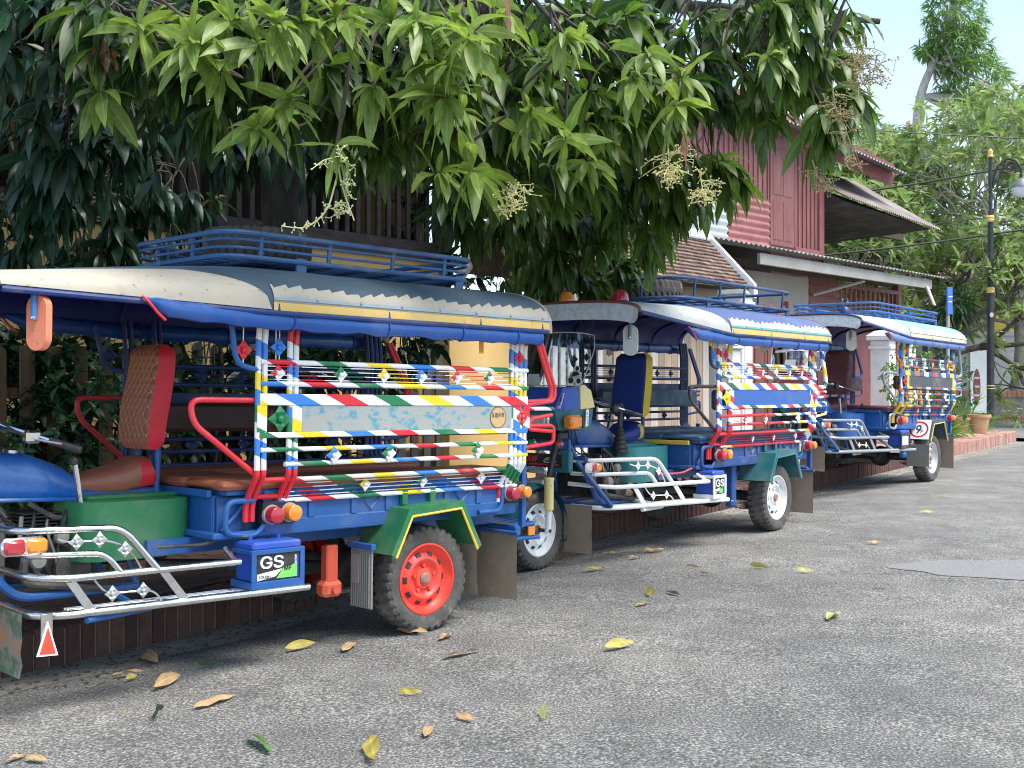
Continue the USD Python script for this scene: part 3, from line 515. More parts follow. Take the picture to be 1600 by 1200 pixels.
    for s in (1, -1):
        for k in range(2): O("control_cable", tube(fil([(2.06 - .02 * k, s * .31, 1.09), (2.22, s * (.30 - .05 * k), 1.19 - .04 * k), (2.36, s * .14, 1.08 - .05 * k), (2.30 - .1 * k, s * .09, .78), (1.98, s * .13, .66)], .10, 7), .0048, 6), BLACK, 40)
    cm = paint("cable_grey", (.16, .15, .14), .5, .3)
    for k in range(6): O("hose", tube(fil([(1.66 + .07 * k, .12 + .02 * (k % 3), .74 - .02 * (k % 2)), (1.74 + .06 * k, .20 + .012 * (k % 2), .66 - .03 * (k % 3)), (1.62 + .08 * k, .20, .52 + .02 * (k % 3)), (1.75 + .03 * k, .14, .42)], .07, 6), .006 + .002 * (k % 3), 6), cm if k % 2 else BLACK, 40)
    for k, (x, z, r) in enumerate(((1.84, .62, .035), (1.72, .55, .05), (1.95, .52, .04), (1.66, .66, .03))): O("engine_cover", lathe([(r, 0), (r, .02), (r * .8, .032), (0, .034)], 16, "y", (x, .19, z)), paint("cast_alloy", (.30, .29, .27), .45, .45, 18, metal=.6), 35)
    S["front"](T, L, O, O0, S)
    # --- mirror on an arm under the front corner of the eave
    for s in (1, -1):
        mx, my, mz = 2.20, s * S.get("mirror_y", .70), S.get("mirror_z", 1.575)
        am = O("mirror_arm", tube(fil([(mx + .0, my, mz + .125 + .03), (mx + .0, my, mz + .01)], .02, 3), .0125, 8), S["arm"], 40)
        hg = [(mx + .055 * math.cos(t) , mz + (.06 if math.sin(t) > 0 else -.06) + .055 * math.sin(t)) for t in np.linspace(0, 2 * np.pi, 29)[:-1]]
        e1, e2 = np.array([-.35, s * .94, 0]), np.array([.94, s * .35, 0])      # the shell faces forward and outward
        V = [np.array([mx, my, 0]) + e1 * (x - mx) - e2 * d + np.array([0, 0, z]) for d in (.012, .045) for x, z in hg]
        mr = O("mirror", hull(V), S["mirror"], 30)
        obj(mr, "bolt", (sphere(np.array([mx, my, mz + .02 + L]) + e2 * .0, .013, 1)), CHROME)
    # --- guard rails and running board at the side
    for s in (1, -1):
        G0, G1 = S["guard"]; gy = lambda x: s * (G0[1] + (G1[1] - G0[1]) * (G0[0] - x) / (G0[0] - G1[0]))
        xf0, xr = G0[0], G1[0]; q = lambda x, z, d=0.: (x, gy(x) + s * d, z)
        gm = S["guard_mat"]; hz = S.get("hoop_z", (.705, .60, .505, .352))
        O("running_rail", tube(fil([(xf0 - .02, s * .10, hz[3] + .0), (xf0, gy(xf0) - s * .08, hz[3]), q(xf0 - .12, hz[3]), q(xr, hz[3] - .003)], .07, 5), .0175, 10), gm, 40)
        O("guard_hoop", tube(fil([(xf0 + .1, s * .10, hz[0]), (xf0 + .04, gy(xf0) - s * .12, hz[0]), q(1.80, hz[0]), q(1.625, hz[2])], .06, 6), .0165, 10), gm, 40)
        O("guard_hoop", tube(fil([(xf0 + .02, s * .12, hz[1]), (xf0, gy(xf0) - s * .10, hz[1]), q(1.875, hz[1]), q(1.795, hz[2])], .05, 6), .015, 10), gm, 40)
        O("guard_rail", tube(fil([(xf0 + .05, s * .12, hz[2] + .02), (xf0 + .01, gy(xf0) - s * .06, hz[2] + .01), q(xf0 - .12, hz[2]), q(1.22, hz[2])], .08, 5), .0165, 10), gm, 40)
        for xa, xb in ((2.02, 1.93), (1.60, 1.50)): O("guard_strut", hull([q(xa - .022, hz[2] - .015, -.004), q(xa + .022, hz[2] - .015, -.004), q(xa - .022, hz[2] - .015, .004), q(xa + .022, hz[2] - .015, .004), q(xb - .022, hz[3] + .01, -.004), q(xb + .022, hz[3] + .01, -.004), q(xb - .022, hz[3] + .01, .004), q(xb + .022, hz[3] + .01, .004)]), gm)
        O("guard_strut", tube([q(1.24, hz[2], 0), q(1.24, .56, -.1)], .012, 6), gm, 40)
        O("ornament_wire", MB().add(tube(fil([q(2.08, hz[0] - .03), q(2.04, .66), q(1.86, .655), q(1.76, .61), q(1.70, hz[2])], .05, 5), .0045, 5)).add(tube(fil([q(1.93, hz[2]), q(1.87, .425), q(1.65, .42), q(1.60, hz[3])], .05, 5), .0045, 5)), S["petal_white"] if S["key"] != "a" else CHROME)
        for x, z in ((2.0, .657), (1.90, .66), (1.785, .61), (1.84, .423), (1.70, .423)):
            hi, lo = flower(q(x, z, .005), .037, face=s); fo = O("flower_ornament", merge(hi, lo), S["petal_white"] if S["key"] != "a" else paint("pressed_aluminium", (.55, .55, .54), .3, .2, metal=.85), 30)
        m = MB()
        for k in range(4): m.add(tube([q(xf0 - .15, hz[3] + .004, -.03 - k * .028), q(xr + .02, hz[3] + .002, -.03 - k * .028)], .010, 6))
        O("running_board", m, gm, 40)
        O("board_bracket", MB().add(tube([q(1.7, hz[3] - .012, -.02), (1.62, s * .2, .355)], .014, 6)).add(tube([q(1.05, hz[3] - .01, -.02), (1.05, s * .34, .52)], .016, 6)).add(tube([q(1.95, hz[3] - .03, -.0), (1.60, gy(1.6) - s * .12, .318)], .015, 8)), gm if S["key"] != "a" else fr, 40)
        if s > 0 or True:
            O("front_flap", grid(np.array([[(xf0 + .03 + .01 * math.sin(k * 3.), s * (G0[1] - .36 + .26 * t), z + L) for k, z in enumerate(np.linspace(*S.get("flap_z", (.345, .07)), 6))] for t in np.linspace(0, 1, 5)])), S["front_flap"], True)
    if S["key"] == "a":
        tr = O("warning_triangle", hull([(2.13 + dx, .735 + dy, z) for dy in (0, .006) for dx, z in ((.045, .205), (-.045, .20), (.0, .345))]), flat("label_white", WHITE)); obj(tr, "red_field", hull([(2.13 + dx, .7415 + dy, z) for dy in (0, .002) for dx, z in ((.034, .213), (-.034, .209), (.0, .322))]), paint("triangle_red", (.55, .06, .03), .5)); obj(tr, "bracket", cbox((2.105, .722, .21), (2.155, .734, .375), .003), CHROME)
    # battery in its frame, on the near side only
    y1 = S.get("bat_y", .745); b0, b1 = S.get("bat_x", (1.165, .865)); mB = S["battery"]; y0 = y1 - .19
    bt = O("battery", MB().add(cbox((b1 + .02, y0 + .015, .395), (b0 - .02, y1 - .012, .545), .008)).add(cbox((b1 + .012, y0 + .01, .545), (b0 - .012, y1 - .008, .585), .01)).add(tube([(b1 + .07, y0 + .06, .585), (b1 + .07, y0 + .06, .603)], .012, 8)).add(tube([(b0 - .07, y0 + .06, .585), (b0 - .07, y0 + .06, .603)], .012, 8)), mB, 30)
    m = MB()
    for z0, z1 in ((.365, .398), (.528, .55)): m.add(cbox((b1, y1 - .01, z0), (b0, y1, z1), .002)).add(cbox((b1, y0, z0), (b0, y0 + .01, z1), .002)).add(cbox((b0 - .01, y0, z0), (b0, y1 - .011, z1), .002)).add(cbox((b1, y0, z0), (b1 + .01, y1 - .011, z1), .002))
    for x in (b0 - .026, b1): m.add(cbox((x, y1 - .009, .398), (x + .026, y1 + .001, .528), .002))
    m.add(box((b1 + .002, y0 + .002, .366), (b0 - .002, y1 - .012, .372))); obj(bt, "battery_frame", (m.get()[0] + [0, 0, L], m.get()[1]), S["bat_frame"])
    obj(bt, "cable", (tube(fil([(b0 - .06, y0 + .06, .60), (b0 + .05, y0 + .02, .61), (b0 + .12, y0 - .02, S.get("cable_z", .57)), (b0 + .3, y0 - .15, .56)], .05, 6), .009, 6)[0] + [0, 0, L], tube(fil([(b0 - .06, y0 + .06, .60), (b0 + .05, y0 + .02, .61), (b0 + .12, y0 - .02, .57), (b0 + .3, y0 - .15, .56)], .05, 6), .009, 6)[1]), S["cable"], 40)
    S["label"](bt, b0, b1, y1 - .012, L)
    return T, M
def on_side(vf, x, y, z):
    "flat artwork in x, y set upright on a panel facing +y, reading towards -x"
    v = np.asarray(vf[0] if not isinstance(vf, trimesh.Trimesh) else vf.vertices); f = vf[1] if not isinstance(vf, trimesh.Trimesh) else vf.faces
    return np.stack([x - v[:, 0], y + v[:, 2], z + v[:, 1]], -1), f
def on_front(vf, x, y, z, slope=0.):
    v = np.asarray(vf[0] if not isinstance(vf, trimesh.Trimesh) else vf.vertices); f = vf[1] if not isinstance(vf, trimesh.Trimesh) else vf.faces
    return np.stack([x + v[:, 2] - slope * v[:, 1], y + v[:, 0], z + v[:, 1]], -1), f
def plate(pts, d=.0015):
    from shapely.geometry import Polygon
    return trimesh.creation.extrude_polygon(Polygon(pts), d, engine="earcut")
def ell(cx, cy, rx, ry, d=.0015, n=28): return plate([(cx + rx * math.cos(t), cy + ry * math.sin(t)) for t in np.linspace(0, 2 * np.pi, n)[:-1]], d)
def word(t, h, x, y, d=.003, bold=True, sx=1.):
    m = meshkit.text_mesh(t, h, d, bold); m.apply_scale([sx, 1, 1]); m.apply_translation([x, y, 0]); return m
def flat(name, c, rough=.5): return paint(name, c, rough, .12, 14)
def strokes(lines, w, d=.003):
    "pen strokes as thin flat bars"
    m = MB()
    for (x0, y0), (x1, y1) in lines:
        a = np.array([x1 - x0, y1 - y0]); l = np.hypot(*a); a = a / l; b = np.array([-a[1], a[0]]) * w / 2
        p = [np.array([x0, y0]) + b, np.array([x0, y0]) - b, np.array([x1, y1]) - b, np.array([x1, y1]) + b]
        m.add(hull([(*q, z) for q in p for z in (0, d)]))
    return m.get()
def battery_label(big):
    def f(bt, b0, b1, y, L):
        z0 = .402 + L; x = b0 - .036
        w = b0 - b1 - .075; h = .124
        obj(bt, "label", on_side(plate([(0, 0), (w, 0), (w, h), (0, h)]), x, y + .001, z0), flat("label_black", (.015, .016, .018)))
        obj(bt, "label", on_side(plate([(0, 0), (w * .46, .016), (w * .62, .05), (0, .032)], .0022), x, y + .001, z0), flat("label_white", WHITE))
        obj(bt, "label", on_side(plate([(w * .48, .005), (w, .005), (w, .07), (w * .64, .052)], .0022), x, y + .001, z0), flat("label_green", (.16, .55, .10)))
        obj(bt, "lettering", on_side(word("GS", .056, .010, .058, .0035, True, 1.3), x, y + .001, z0), flat("label_white", WHITE))
        obj(bt, "lettering", on_side(word("TOUGH", .0135, .006, .010, .0036), x, y + .001, z0), flat("label_black", (.015, .016, .018)))
        obj(bt, "lettering", on_side(word("MF", .022, w * .66, .040, .0036), x, y + .001, z0), flat("label_black", (.015, .016, .018)))
        t = word("BATTERY", .0105, 0, 0, .0036); v = np.array(t.vertices); t.vertices = np.stack([w * .985 - v[:, 1], .066 + v[:, 0] * .72, v[:, 2]], -1)
        t.faces = t.faces; obj(bt, "lettering", on_side(t, x, y + .001, z0), flat("label_white", WHITE))
    return f
def shop_sticker(pn, L):
    x, y, z = -.50, .693, 1.172 + L
    obj(pn, "oval_sticker", on_side(ell(0, 0, .062, .060, .001), x, y, z), flat("sticker_tan", (.55, .36, .16)))
    obj(pn, "oval_sticker_rim", on_side(trimesh.util.concatenate([ell(.062 * math.cos(t), .060 * math.sin(t), .004, .004, .0016, 7) for t in np.linspace(0, 6.28, 46)]), x, y, z), flat("sticker_grey", (.13, .11, .09)))
    H = lambda a, b, c_, d: ((a, b), (c_, d)); C = []
    C.append([H(0, 1, 1, 1), H(.35, 1, .25, .55), H(.25, .55, .8, .55), H(.8, .55, .7, .08), H(0, .05, 1, .05), H(.3, .3, .8, .3)])
    C.append([H(.1, .9, .2, .75), H(0, .55, .2, .55), H(.2, .55, .15, .15), H(0, .05, 1, .05), H(.4, .75, .95, .75), H(.35, .5, 1, .5), H(.67, .95, .67, .5), H(.67, .5, .4, .15), H(.67, .5, .98, .15), H(.5, 1, .55, .85), H(.85, 1, .78, .85)])
    C.append([H(.25, 1, .05, .5), H(.2, .75, .5, .75), H(.5, .75, .1, 0), H(.2, .5, .35, .35), H(.72, 1, .72, 0), H(.72, .6, .98, .4)])
    C.append([H(.2, 1, .8, 1), H(.2, 1, .2, .35), H(.8, 1, .8, .35), H(.5, .85, .5, .4), H(.5, .4, .1, 0), H(.55, .35, .9, 0)])
    m = MB(); s = .024
    for i, c in enumerate(C): m.add(strokes([((a[0] * s * .9 + i * s * 1.08 - .052, a[1] * s - .002), (b[0] * s * .9 + i * s * 1.08 - .052, b[1] * s - .002)) for a, b in c], .0034))
    obj(pn, "lettering", on_side(m.get(), x, y, z + .004), flat("sticker_grey", (.13, .11, .09)))

def front(T, L, O, O0, S):
    dz = S.get("fw_dz", 0.)
    wheel(T, (2.66, 0, .29 + dz), S["rim"], 1, "front_wheel")
    cA, cB, cC = S["cowl"]
    for s in (1, -1):
        fk = O("fork", tube([(2.50, s * .145, .98), (2.645, s * .145, .60)], .022, 10), BLACK, 40)
        obj(fk, "fork_boot", lathe([(.0, .60), (.038, .60), (.040, .615), (.036, .625), (.036, .39), (.032, .385), (0, .385)], 16, "z", (2.648, s * .145, dz * .4)), S["boot"], 40)
        obj(fk, "fork_slider", tube([(2.648, s * .145, .40 + dz * .4), (2.66, s * .145, .27 + dz)], .023, 12), S["slider"], 40)
    O("front_axle", tube([(2.66, -.17, .29 + dz), (2.66, .17, .29 + dz)], .014, 8), DARK, 30)
    O("fork_yoke", cbox((2.44, -.17, .86), (2.56, .17, .92), .01), BLACK)
    an = np.linspace(math.radians(15), math.radians(200), 24); y = np.linspace(-1, 1, 9); A, Y = np.meshgrid(an, y, indexing="ij")
    r = .345 - .03 * Y ** 2
    O0("front_mudguard", grid(np.stack([2.66 + r * np.cos(A), .095 * Y, .29 + dz + r * np.sin(A)], -1)), S["fender"], True)
    O0("mudguard_flap", grid(np.array([[(2.335 - .012 * k, t * .09, .19 + dz - .035 * k + (.012 * (i % 2) if k == 4 else 0)) for k in range(5)] for i, t in enumerate(np.linspace(-1, 1, 9))])), FLAP)
    # nose: lower body, upper fairing, cheeks
    O("cowl_lower", hull([(2.60, s * .20, .93) for s in (1, -1)] + [(2.63, s * .18, 1.07) for s in (1, -1)] + [(2.30, s * .27, .93) for s in (1, -1)] + [(2.28, s * .28, 1.09) for s in (1, -1)] + [(2.52, s * .255, .94) for s in (1, -1)] + [(2.53, s * .255, 1.08) for s in (1, -1)]), cA, 20)
    O("cowl_upper", hull([(2.628, s * .17, 1.072) for s in (1, -1)] + [(2.54, s * .19, 1.245) for s in (1, -1)] + [(2.40, s * .235, 1.255) for s in (1, -1)] + [(2.42, s * .255, 1.082) for s in (1, -1)] + [(2.56, s * .225, 1.075) for s in (1, -1)]), cB, 20)
    for s in (1, -1): O("cowl_cheek", hull([(2.415, s * .262, 1.085), (2.395, s * .242, 1.262), (2.30, s * .275, 1.22), (2.26, s * .28, 1.10), (2.41, s * .20, 1.09), (2.39, s * .19, 1.26), (2.30, s * .25, 1.21), (2.26, s * .255, 1.10), (2.35, s * .25, 1.268)]), cC, 25)
    hl = O("headlamp", cbox((2.60, -.13, .955), (2.650, .13, 1.055), .03), CHROME, 40); obj(hl, "glass", cbox((2.645, -.11, .97 + L), (2.660, .11, 1.04 + L), .006), flat("lamp_glass", (.45, .47, .48), .1))
    for s in (1, -1):
        g = O("indicator", cbox((2.47, s * .235, .945), (2.61, s * .325, 1.045), .018), LENSO, 40); obj(g, "housing", cbox((2.45, s * .24, .95 + L), (2.472, s * .32, 1.04 + L), .005), BLACK)
    O("lamp_bar", cbox((2.50, -.24, .775), (2.53, .24, .865), .006), S["body"])
    for yy, mt in ((.15, LENSR), (-.10, flat("green_lens", (.02, .20, .09), .2))):
        g = O("front_lamp", lathe([(.034, 0), (.034, .03), (.02, .045), (0, .048)], 18, "x", (2.532, yy, .825)), mt, 40); obj(g, "bezel", lathe([(.048, -.004), (.048, .012), (.036, .016)], 18, "x", (2.532, yy, .825 + L)), CHROME, 40)
    S["nose_plate"](O, L)
    # windscreen: clear curved sheet on a thin frame
    w = np.linspace(-1, 1, 15); h = np.linspace(0, 1, 9); Wm, Hm = np.meshgrid(w, h, indexing="ij"); hw = .30 + .05 * Hm - .10 * np.clip(Hm - .7, 0, 1) ** 1.2 * 2.2
    G = np.stack([2.56 - .16 * Hm - .10 * Wm ** 2, hw * Wm, 1.262 + .40 * Hm * (1 - .06 * Wm ** 4)], -1)
    ws = O("windscreen", grid(G), pane("clear_screen"), True)
    rim = np.vstack([G[:, 0], G[-1, 1:], G[::-1, -1][1:], G[0, ::-1][1:]]); obj(ws, "screen_frame", (tube(rim + [0, 0, L], .0045, 6)), S["screen_rim"], 40)
    S["screen_art"](ws, L)
    O("ladder_guard", MB().add(tube([(2.46, .26, .70), (2.28, .45, .37)], .018, 8)).add(tube([(2.40, .30, .72), (2.30, .32, .40)], .014, 8)).add(tube([(2.46, -.26, .70), (2.28, -.45, .37)], .018, 8)).add(tube([(2.40, -.30, .72), (2.30, -.32, .40)], .014, 8)).add(tube([(2.28, -.45, .37), (2.28, .45, .37)], .016, 8)).add(tube([(2.37, .36, .53), (2.33, .31, .53)], .01, 6)).add(tube([(2.43, .30, .64), (2.38, .31, .64)], .01, 6)).add(tube([(2.40, -.3, .72), (2.40, .3, .72)], .014, 8)), S["frame"], 40)
    q = S["guard"]; 
    for s in (1, -1):
        yy = S["side_lamp_y"]; dx_ = S.get("side_lamp_dx", 0.); g = O("side_marker_lamp", cbox((2.11 + dx_, s * (yy - .01), .615), (2.30 + dx_, s * (yy + .03), .69), .022), S["marker_shell"], 40)
        lx_ = .088 if S["key"] == "a" else .06; obj(g, "lens", cbox((2.115 + dx_, s * (yy + .012), .622 + L), (2.115 + dx_ + lx_, s * (yy + .04), .684 + L), .012), LENSO, 40); obj(g, "lens", cbox((2.117 + dx_ + lx_, s * (yy + .012), .622 + L), (2.117 + dx_ + 2 * lx_, s * (yy + .04), .684 + L), .012), LENSR, 40)

def plate_none(O, L): O("nose_plate", cbox((2.53, -.14, .66), (2.545, .18, .755), .006), BLACK)
def plate_b(O, L):
    p = O("nose_plate", cbox((2.54, -.15, .655), (2.555, .20, .755), .008), BLACK)
    obj(p, "lettering", on_front(strokes([((0, 0), (.02, .045)), ((.02, .045), (.03, 0)), ((.008, .02), (.03, .02)), ((.042, .045), (.05, .0)), ((.05, 0), (.068, .045)), ((.075, .0), (.08, .045)), ((.08, .045), (.105, .045)), ((.078, .022), (.10, .022))], .008), 2.556, -.13, .69 + L), flat("plate_red", (.62, .03, .05)))
    obj(p, "car_emblem", on_front(strokes([((0, .012), (.02, .03)), ((.02, .03), (.07, .034)), ((.07, .034), (.10, .014)), ((.10, .014), (.11, .004)), ((0, .012), (0, .002)), ((.02, .016), (.09, .018)), ((0, 0), (.11, 0)), ((.03, .03), (.04, .016)), ((.06, .03), (.062, .016))], .005), 2.556, .03, .693 + L), flat("label_white", WHITE))
    obj(p, "underline", on_front(plate([(0, 0), (.29, 0), (.28, .01), (.01, .01)]), 2.556, -.12, .67 + L), flat("plate_red", (.62, .03, .05)))
    O("valance_plate", cbox((2.50, .10, .62), (2.55, .26, .78), .01), S2["fender"])
    sl = .45
    fb = O("flag_sticker", (on_front(plate([(0, 0), (.17, 0), (.17, .115), (0, .115)], .004), 2.600, .04, 1.09, sl)), flat("label_white", WHITE))
    for a, b, c_, n in ((.092, .108, (.62, .05, .06), "flag_red"), (.046, .088, (.02, .05, .42), "flag_blue"), (.026, .042, (.62, .05, .06), "flag_red")):
        obj(fb, "stripe", on_front(plate([(.008, a), (.162, a), (.162, b), (.008, b)], .0055), 2.600, .04, 1.09 + L, sl), flat(n, c_))
    obj(fb, "disc", on_front(ell(.085, .067, .015, .015, .0065), 2.600, .04, 1.09 + L, sl), flat("label_white", WHITE))
    obj(fb, "lettering", on_front(strokes([((.02 + k * .022, .010), (.034 + k * .022, .016)) for k in range(6)], .006, .0055), 2.600, .04, 1.09 + L, sl), flat("flag_blue", (.02, .05, .42)))
    tg = O("tax_tag", on_side(plate([(0, .0), (.035, .01), (.045, .12), (.03, .135), (.01, .125)], .003), 2.40, .292, .955), flat("label_white", WHITE))
    obj(tg, "lettering", on_side(strokes([((.015, .02), (.03, .035)), ((.02, .04), (.028, .06)), ((.02, .07), (.034, .08)), ((.024, .09), (.03, .11))], .006, .004), 2.40, .292, .955 + L), flat("plate_red", (.62, .03, .05)))
def art_b(ws, L):
    "black and white rider emblem on the near lower corner of the screen"
    o = (2.475, .215, 1.265 + L); k = .0016
    parts = [ell(.0, .035, .034, .03), ell(.07, .03, .032, .03), ell(.035, .075, .045, .03), ell(.055, .12, .026, .026), plate([(-.02, .06), (.03, .05), (.09, .06), (.10, .09), (.05, .11), (.0, .1)])]
    obj(ws, "rider_emblem", on_front(trimesh.util.concatenate(parts), *o), flat("label_white", WHITE))
    parts = [ell(.0, .035, .022, .02, .003), ell(.07, .03, .02, .019, .003), ell(.058, .122, .016, .016, .003), plate([(.0, .06), (.05, .07), (.08, .075), (.06, .10), (.02, .095)], .003)]
    obj(ws, "rider_emblem", on_front(trimesh.util.concatenate(parts), *o), flat("label_black", (.015, .016, .018)))
    obj(ws, "screen_notice", on_front(plate([(0, 0), (.13, 0), (.115, .08), (.015, .08)], .003), 2.555, -.14, 1.268 + L), flat("notice_grey", (.42, .44, .43)))
def art_c(ws, L):
    m = [ell(.10, .27, .036, .036, .002), ell(-.13, .25, .03, .034, .002), ell(.16, .10, .03, .03, .002), plate([(-.08, .05), (.05, .05), (.05, .11), (-.08, .11)], .002)]
    obj(ws, "round_sticker", on_front(m[0], 2.49, 0, 1.27 + L, .36), flat("label_white", WHITE)); obj(ws, "round_sticker", on_front(m[1], 2.49, 0, 1.27 + L, .36), flat("sticker_pale_green", (.42, .60, .45)))
    obj(ws, "round_sticker", on_front(m[2], 2.545, 0, 1.27 + L, .36), flat("sticker_tan", (.55, .36, .16))); obj(ws, "screen_notice", on_front(m[3], 2.565, 0, 1.27 + L, .36), flat("notice_grey", (.42, .44, .43)))
    w = np.linspace(-.9, .9, 13); P = np.array([[(2.573 - .10 * t * t, .29 * t, 1.262 + L), (2.550 - .10 * t * t, .295 * t, 1.315 + L)] for t in w]); obj(ws, "yellow_band", grid(P), flat("band_yellow", (.62, .50, .12)))
    P = np.array([[(2.49 - .10 * t * t, .30 * t, 1.46 + L + .02 * (1 - t * t)), (2.485 - .10 * t * t, .30 * t, 1.485 + L + .02 * (1 - t * t))] for t in w]); obj(ws, "lettered_band", grid(P), flat("label_white", WHITE))
def art_none(ws, L): pass
def no_label(bt, b0, b1, y, L): obj(bt, "label", on_side(plate([(0, 0), (b0 - b1 - .08, 0), (b0 - b1 - .08, .11), (0, .11)]), b0 - .04, y + .001, .405 + L), flat("label_pale", (.62, .52, .50)))

pw, pr_, pg, py_, pb = (paint("petal_" + n, c, .4, .14, 12) for n, c in (("white", WHITE), ("red", RED), ("green", GREEN), ("yellow", YEL), ("blue", SKYB)))
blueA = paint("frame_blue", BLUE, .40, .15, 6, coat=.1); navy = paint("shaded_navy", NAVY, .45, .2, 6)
royal = paint("blue_tarpaulin", ROYAL, .28, .10, 5, bump=.35, bscale=9)
lining = paint("navy_lining", (.006, .012, .12), .5, .05, bump=.3, bscale=8)
STR = [RED, WHITE, GREEN, WHITE, YEL, WHITE, SKYB, WHITE]
film = paint("silvery_film", (.66, .68, .70), .25, .05, 8, metal=.45, bump=.8, bscale=14)
film_w = paint("milky_film", (.70, .70, .68), .3, .15, 8, bump=.5, bscale=12)
leather = "quilted_leather"
def quilt(name, col):
    nd = {"c": ("texture_coordinate", {}), "s": ("separate_xyz", {}), "a": ("math", {"math_type": "multiply", "value2": 1.5}), "p1": ("math", {"math_type": "add"}), "p2": ("math", {"math_type": "subtract"}),
          "q1": ("math", {"math_type": "pingpong", "value2": .036}), "q2": ("math", {"math_type": "pingpong", "value2": .036}), "mn": ("math", {"math_type": "minimum"}), "ln": ("map_range", {"from_min": .0005, "from_max": .0022, "to_min": 1, "to_max": 0, "clamp": True}),
          "mx": ("math", {"math_type": "maximum"}), "dot": ("map_range", {"from_min": .002, "from_max": .0045, "to_min": 1, "to_max": 0, "clamp": True}), "h": ("map_range", {"from_min": 0, "from_max": .017, "to_min": 0, "to_max": 1}), "b": ("bump", {"strength": .25, "distance": .012}),
          "c1": ("mix_color", {"a": col, "b": (.46, .32, .21)}), "c2": ("mix_color", {"b": (.80, .70, .55)}), "l5": ("math", {"math_type": "multiply", "value2": .55}), "p": ("principled_bsdf", {"roughness": .38})}
    ln = [("c.object", "s.vector"), ("s.y", "a.value1"), ("a.value", "p1.value1"), ("s.z", "p1.value2"), ("a.value", "p2.value1"), ("s.z", "p2.value2"), ("p1.value", "q1.value1"), ("p2.value", "q2.value1"), ("q1.value", "mn.value1"), ("q2.value", "mn.value2"), ("mn.value", "ln.value"), ("q1.value", "mx.value1"), ("q2.value", "mx.value2"), ("mx.value", "dot.value"),
          ("mn.value", "h.value"), ("h.result", "b.height"), ("b.normal", "p.normal"), ("ln.result", "l5.value1"), ("l5.value", "c1.fac"), ("c1.result", "c2.a"), ("dot.result", "c2.fac"), ("c2.result", "p.base_color")]
    return usdkit.material(stage, "/World/Looks/" + name, nd, ln, surface="p.BSDF")
pict = mixture("worn_picture", (.34, .335, .31), (.29, .34, .33), (.09, .27, .34), 15., .5, .05, 60, stretch=(1, 1, 1.4), pos=(.47, .545, .62))
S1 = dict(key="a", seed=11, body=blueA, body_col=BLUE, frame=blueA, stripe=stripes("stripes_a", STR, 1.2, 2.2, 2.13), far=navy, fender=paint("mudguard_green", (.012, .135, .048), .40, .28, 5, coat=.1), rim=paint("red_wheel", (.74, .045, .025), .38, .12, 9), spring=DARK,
          cushion=paint("brown_vinyl", (.27, .088, .045), .38, .12, 6, bump=.2, bscale=14), bench_back=paint("dark_brown_vinyl", (.055, .018, .014), .42, .05), bench_edge=blueA, foot=pr_, post=stripes("post_stripes_a", [SKYB, WHITE, RED, WHITE, SKYB, WHITE, GREEN, SKYB, YEL, WHITE], 1.75, 2.2, 2.13),
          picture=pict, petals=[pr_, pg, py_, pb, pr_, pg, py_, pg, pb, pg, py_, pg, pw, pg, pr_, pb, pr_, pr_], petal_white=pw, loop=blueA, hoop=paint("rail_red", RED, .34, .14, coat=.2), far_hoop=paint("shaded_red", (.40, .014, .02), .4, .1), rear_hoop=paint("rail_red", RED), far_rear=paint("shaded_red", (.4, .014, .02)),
          curtain=royal, piping=pr_, front_top=1.80, front_eave=1.715, canopy=paint("faded_blue_canopy", (.034, .066, .098), .62, .34, 3.2, dust=(.085, .12, .145), bump=.12, bscale=30), lining=lining, edge=paint("rope_grey", (.30, .28, .25), .8, .2), border=paint("border_yellow", (.58, .40, .12), .65, .25, 6), cream=paint("cream_canvas", (.37, .335, .27), .75, .5, 4, dust=(.25, .235, .20), bump=.12, bscale=30), strap=paint("strap_grey_blue", (.24, .31, .35), .7, .2), film=film_w,
          rack=paint("rack_blue", (.025, .085, .21), .5, .3, 9), trim=paint("trim_yellow", (.75, .48, .03), .5, .12), mat=True, hanger=paint("hanger_red", (.50, .07, .032), .5, .3), foot_loop=blueA, step=blueA, saddle=paint("brown_vinyl", (.19, .06, .03)), seat_top=quilt("quilted_brown", (.25, .075, .040)), seat_side=paint("seat_red", (.62, .02, .035), .35, .08), tank=paint("tank_blue", (.016, .115, .40), .26, .16, 9, coat=.4, dust=(.25, .38, .55)), toolbox=paint("toolbox_green", (.012, .135, .05), .40, .22, 5, coat=.1), toolbox_r=.20,
          arm=paint("arm_blue", (.03, .15, .42), .45, .2), mirror=paint("mirror_orange", (.70, .20, .10), .42, .12), mirror_y=.72, rack_x=(1.16, -.52, .46), guard=((2.15, .70), (.84, .745)), flap_z=(.36, .09), guard_mat=CHROME, front_flap=mixture("painted_flap", (.06, .13, .06), (.20, .195, .165), (.34, .16, .07), 7., .6, .1, pos=(.42, .5, .60)), battery=paint("battery_blue", (.025, .075, .38), .3, .1), bat_frame=blueA, cable=DARK, label=battery_label(True), sticker=shop_sticker,
          front=front, cowl=(blueA, blueA, blueA), boot=BLACK, slider=CHROME, nose_plate=plate_none, screen_rim=CHROME, screen_art=art_none, side_lamp_y=.66, marker_shell=CHROME, billow=.003)
teal = paint("teal_paint", (.012, .115, .13), .40, .26, 5, coat=.1); wheelw = paint("white_wheel", (.66, .67, .67), .4, .25, 12); blueB = paint("deep_blue", (.012, .060, .215), .42, .30, 6, coat=.08)
railw = paint("rail_white", (.66, .66, .65), .38, .3, 10); navyB = paint("cushion_navy", (.006, .025, .16), .4, .06)
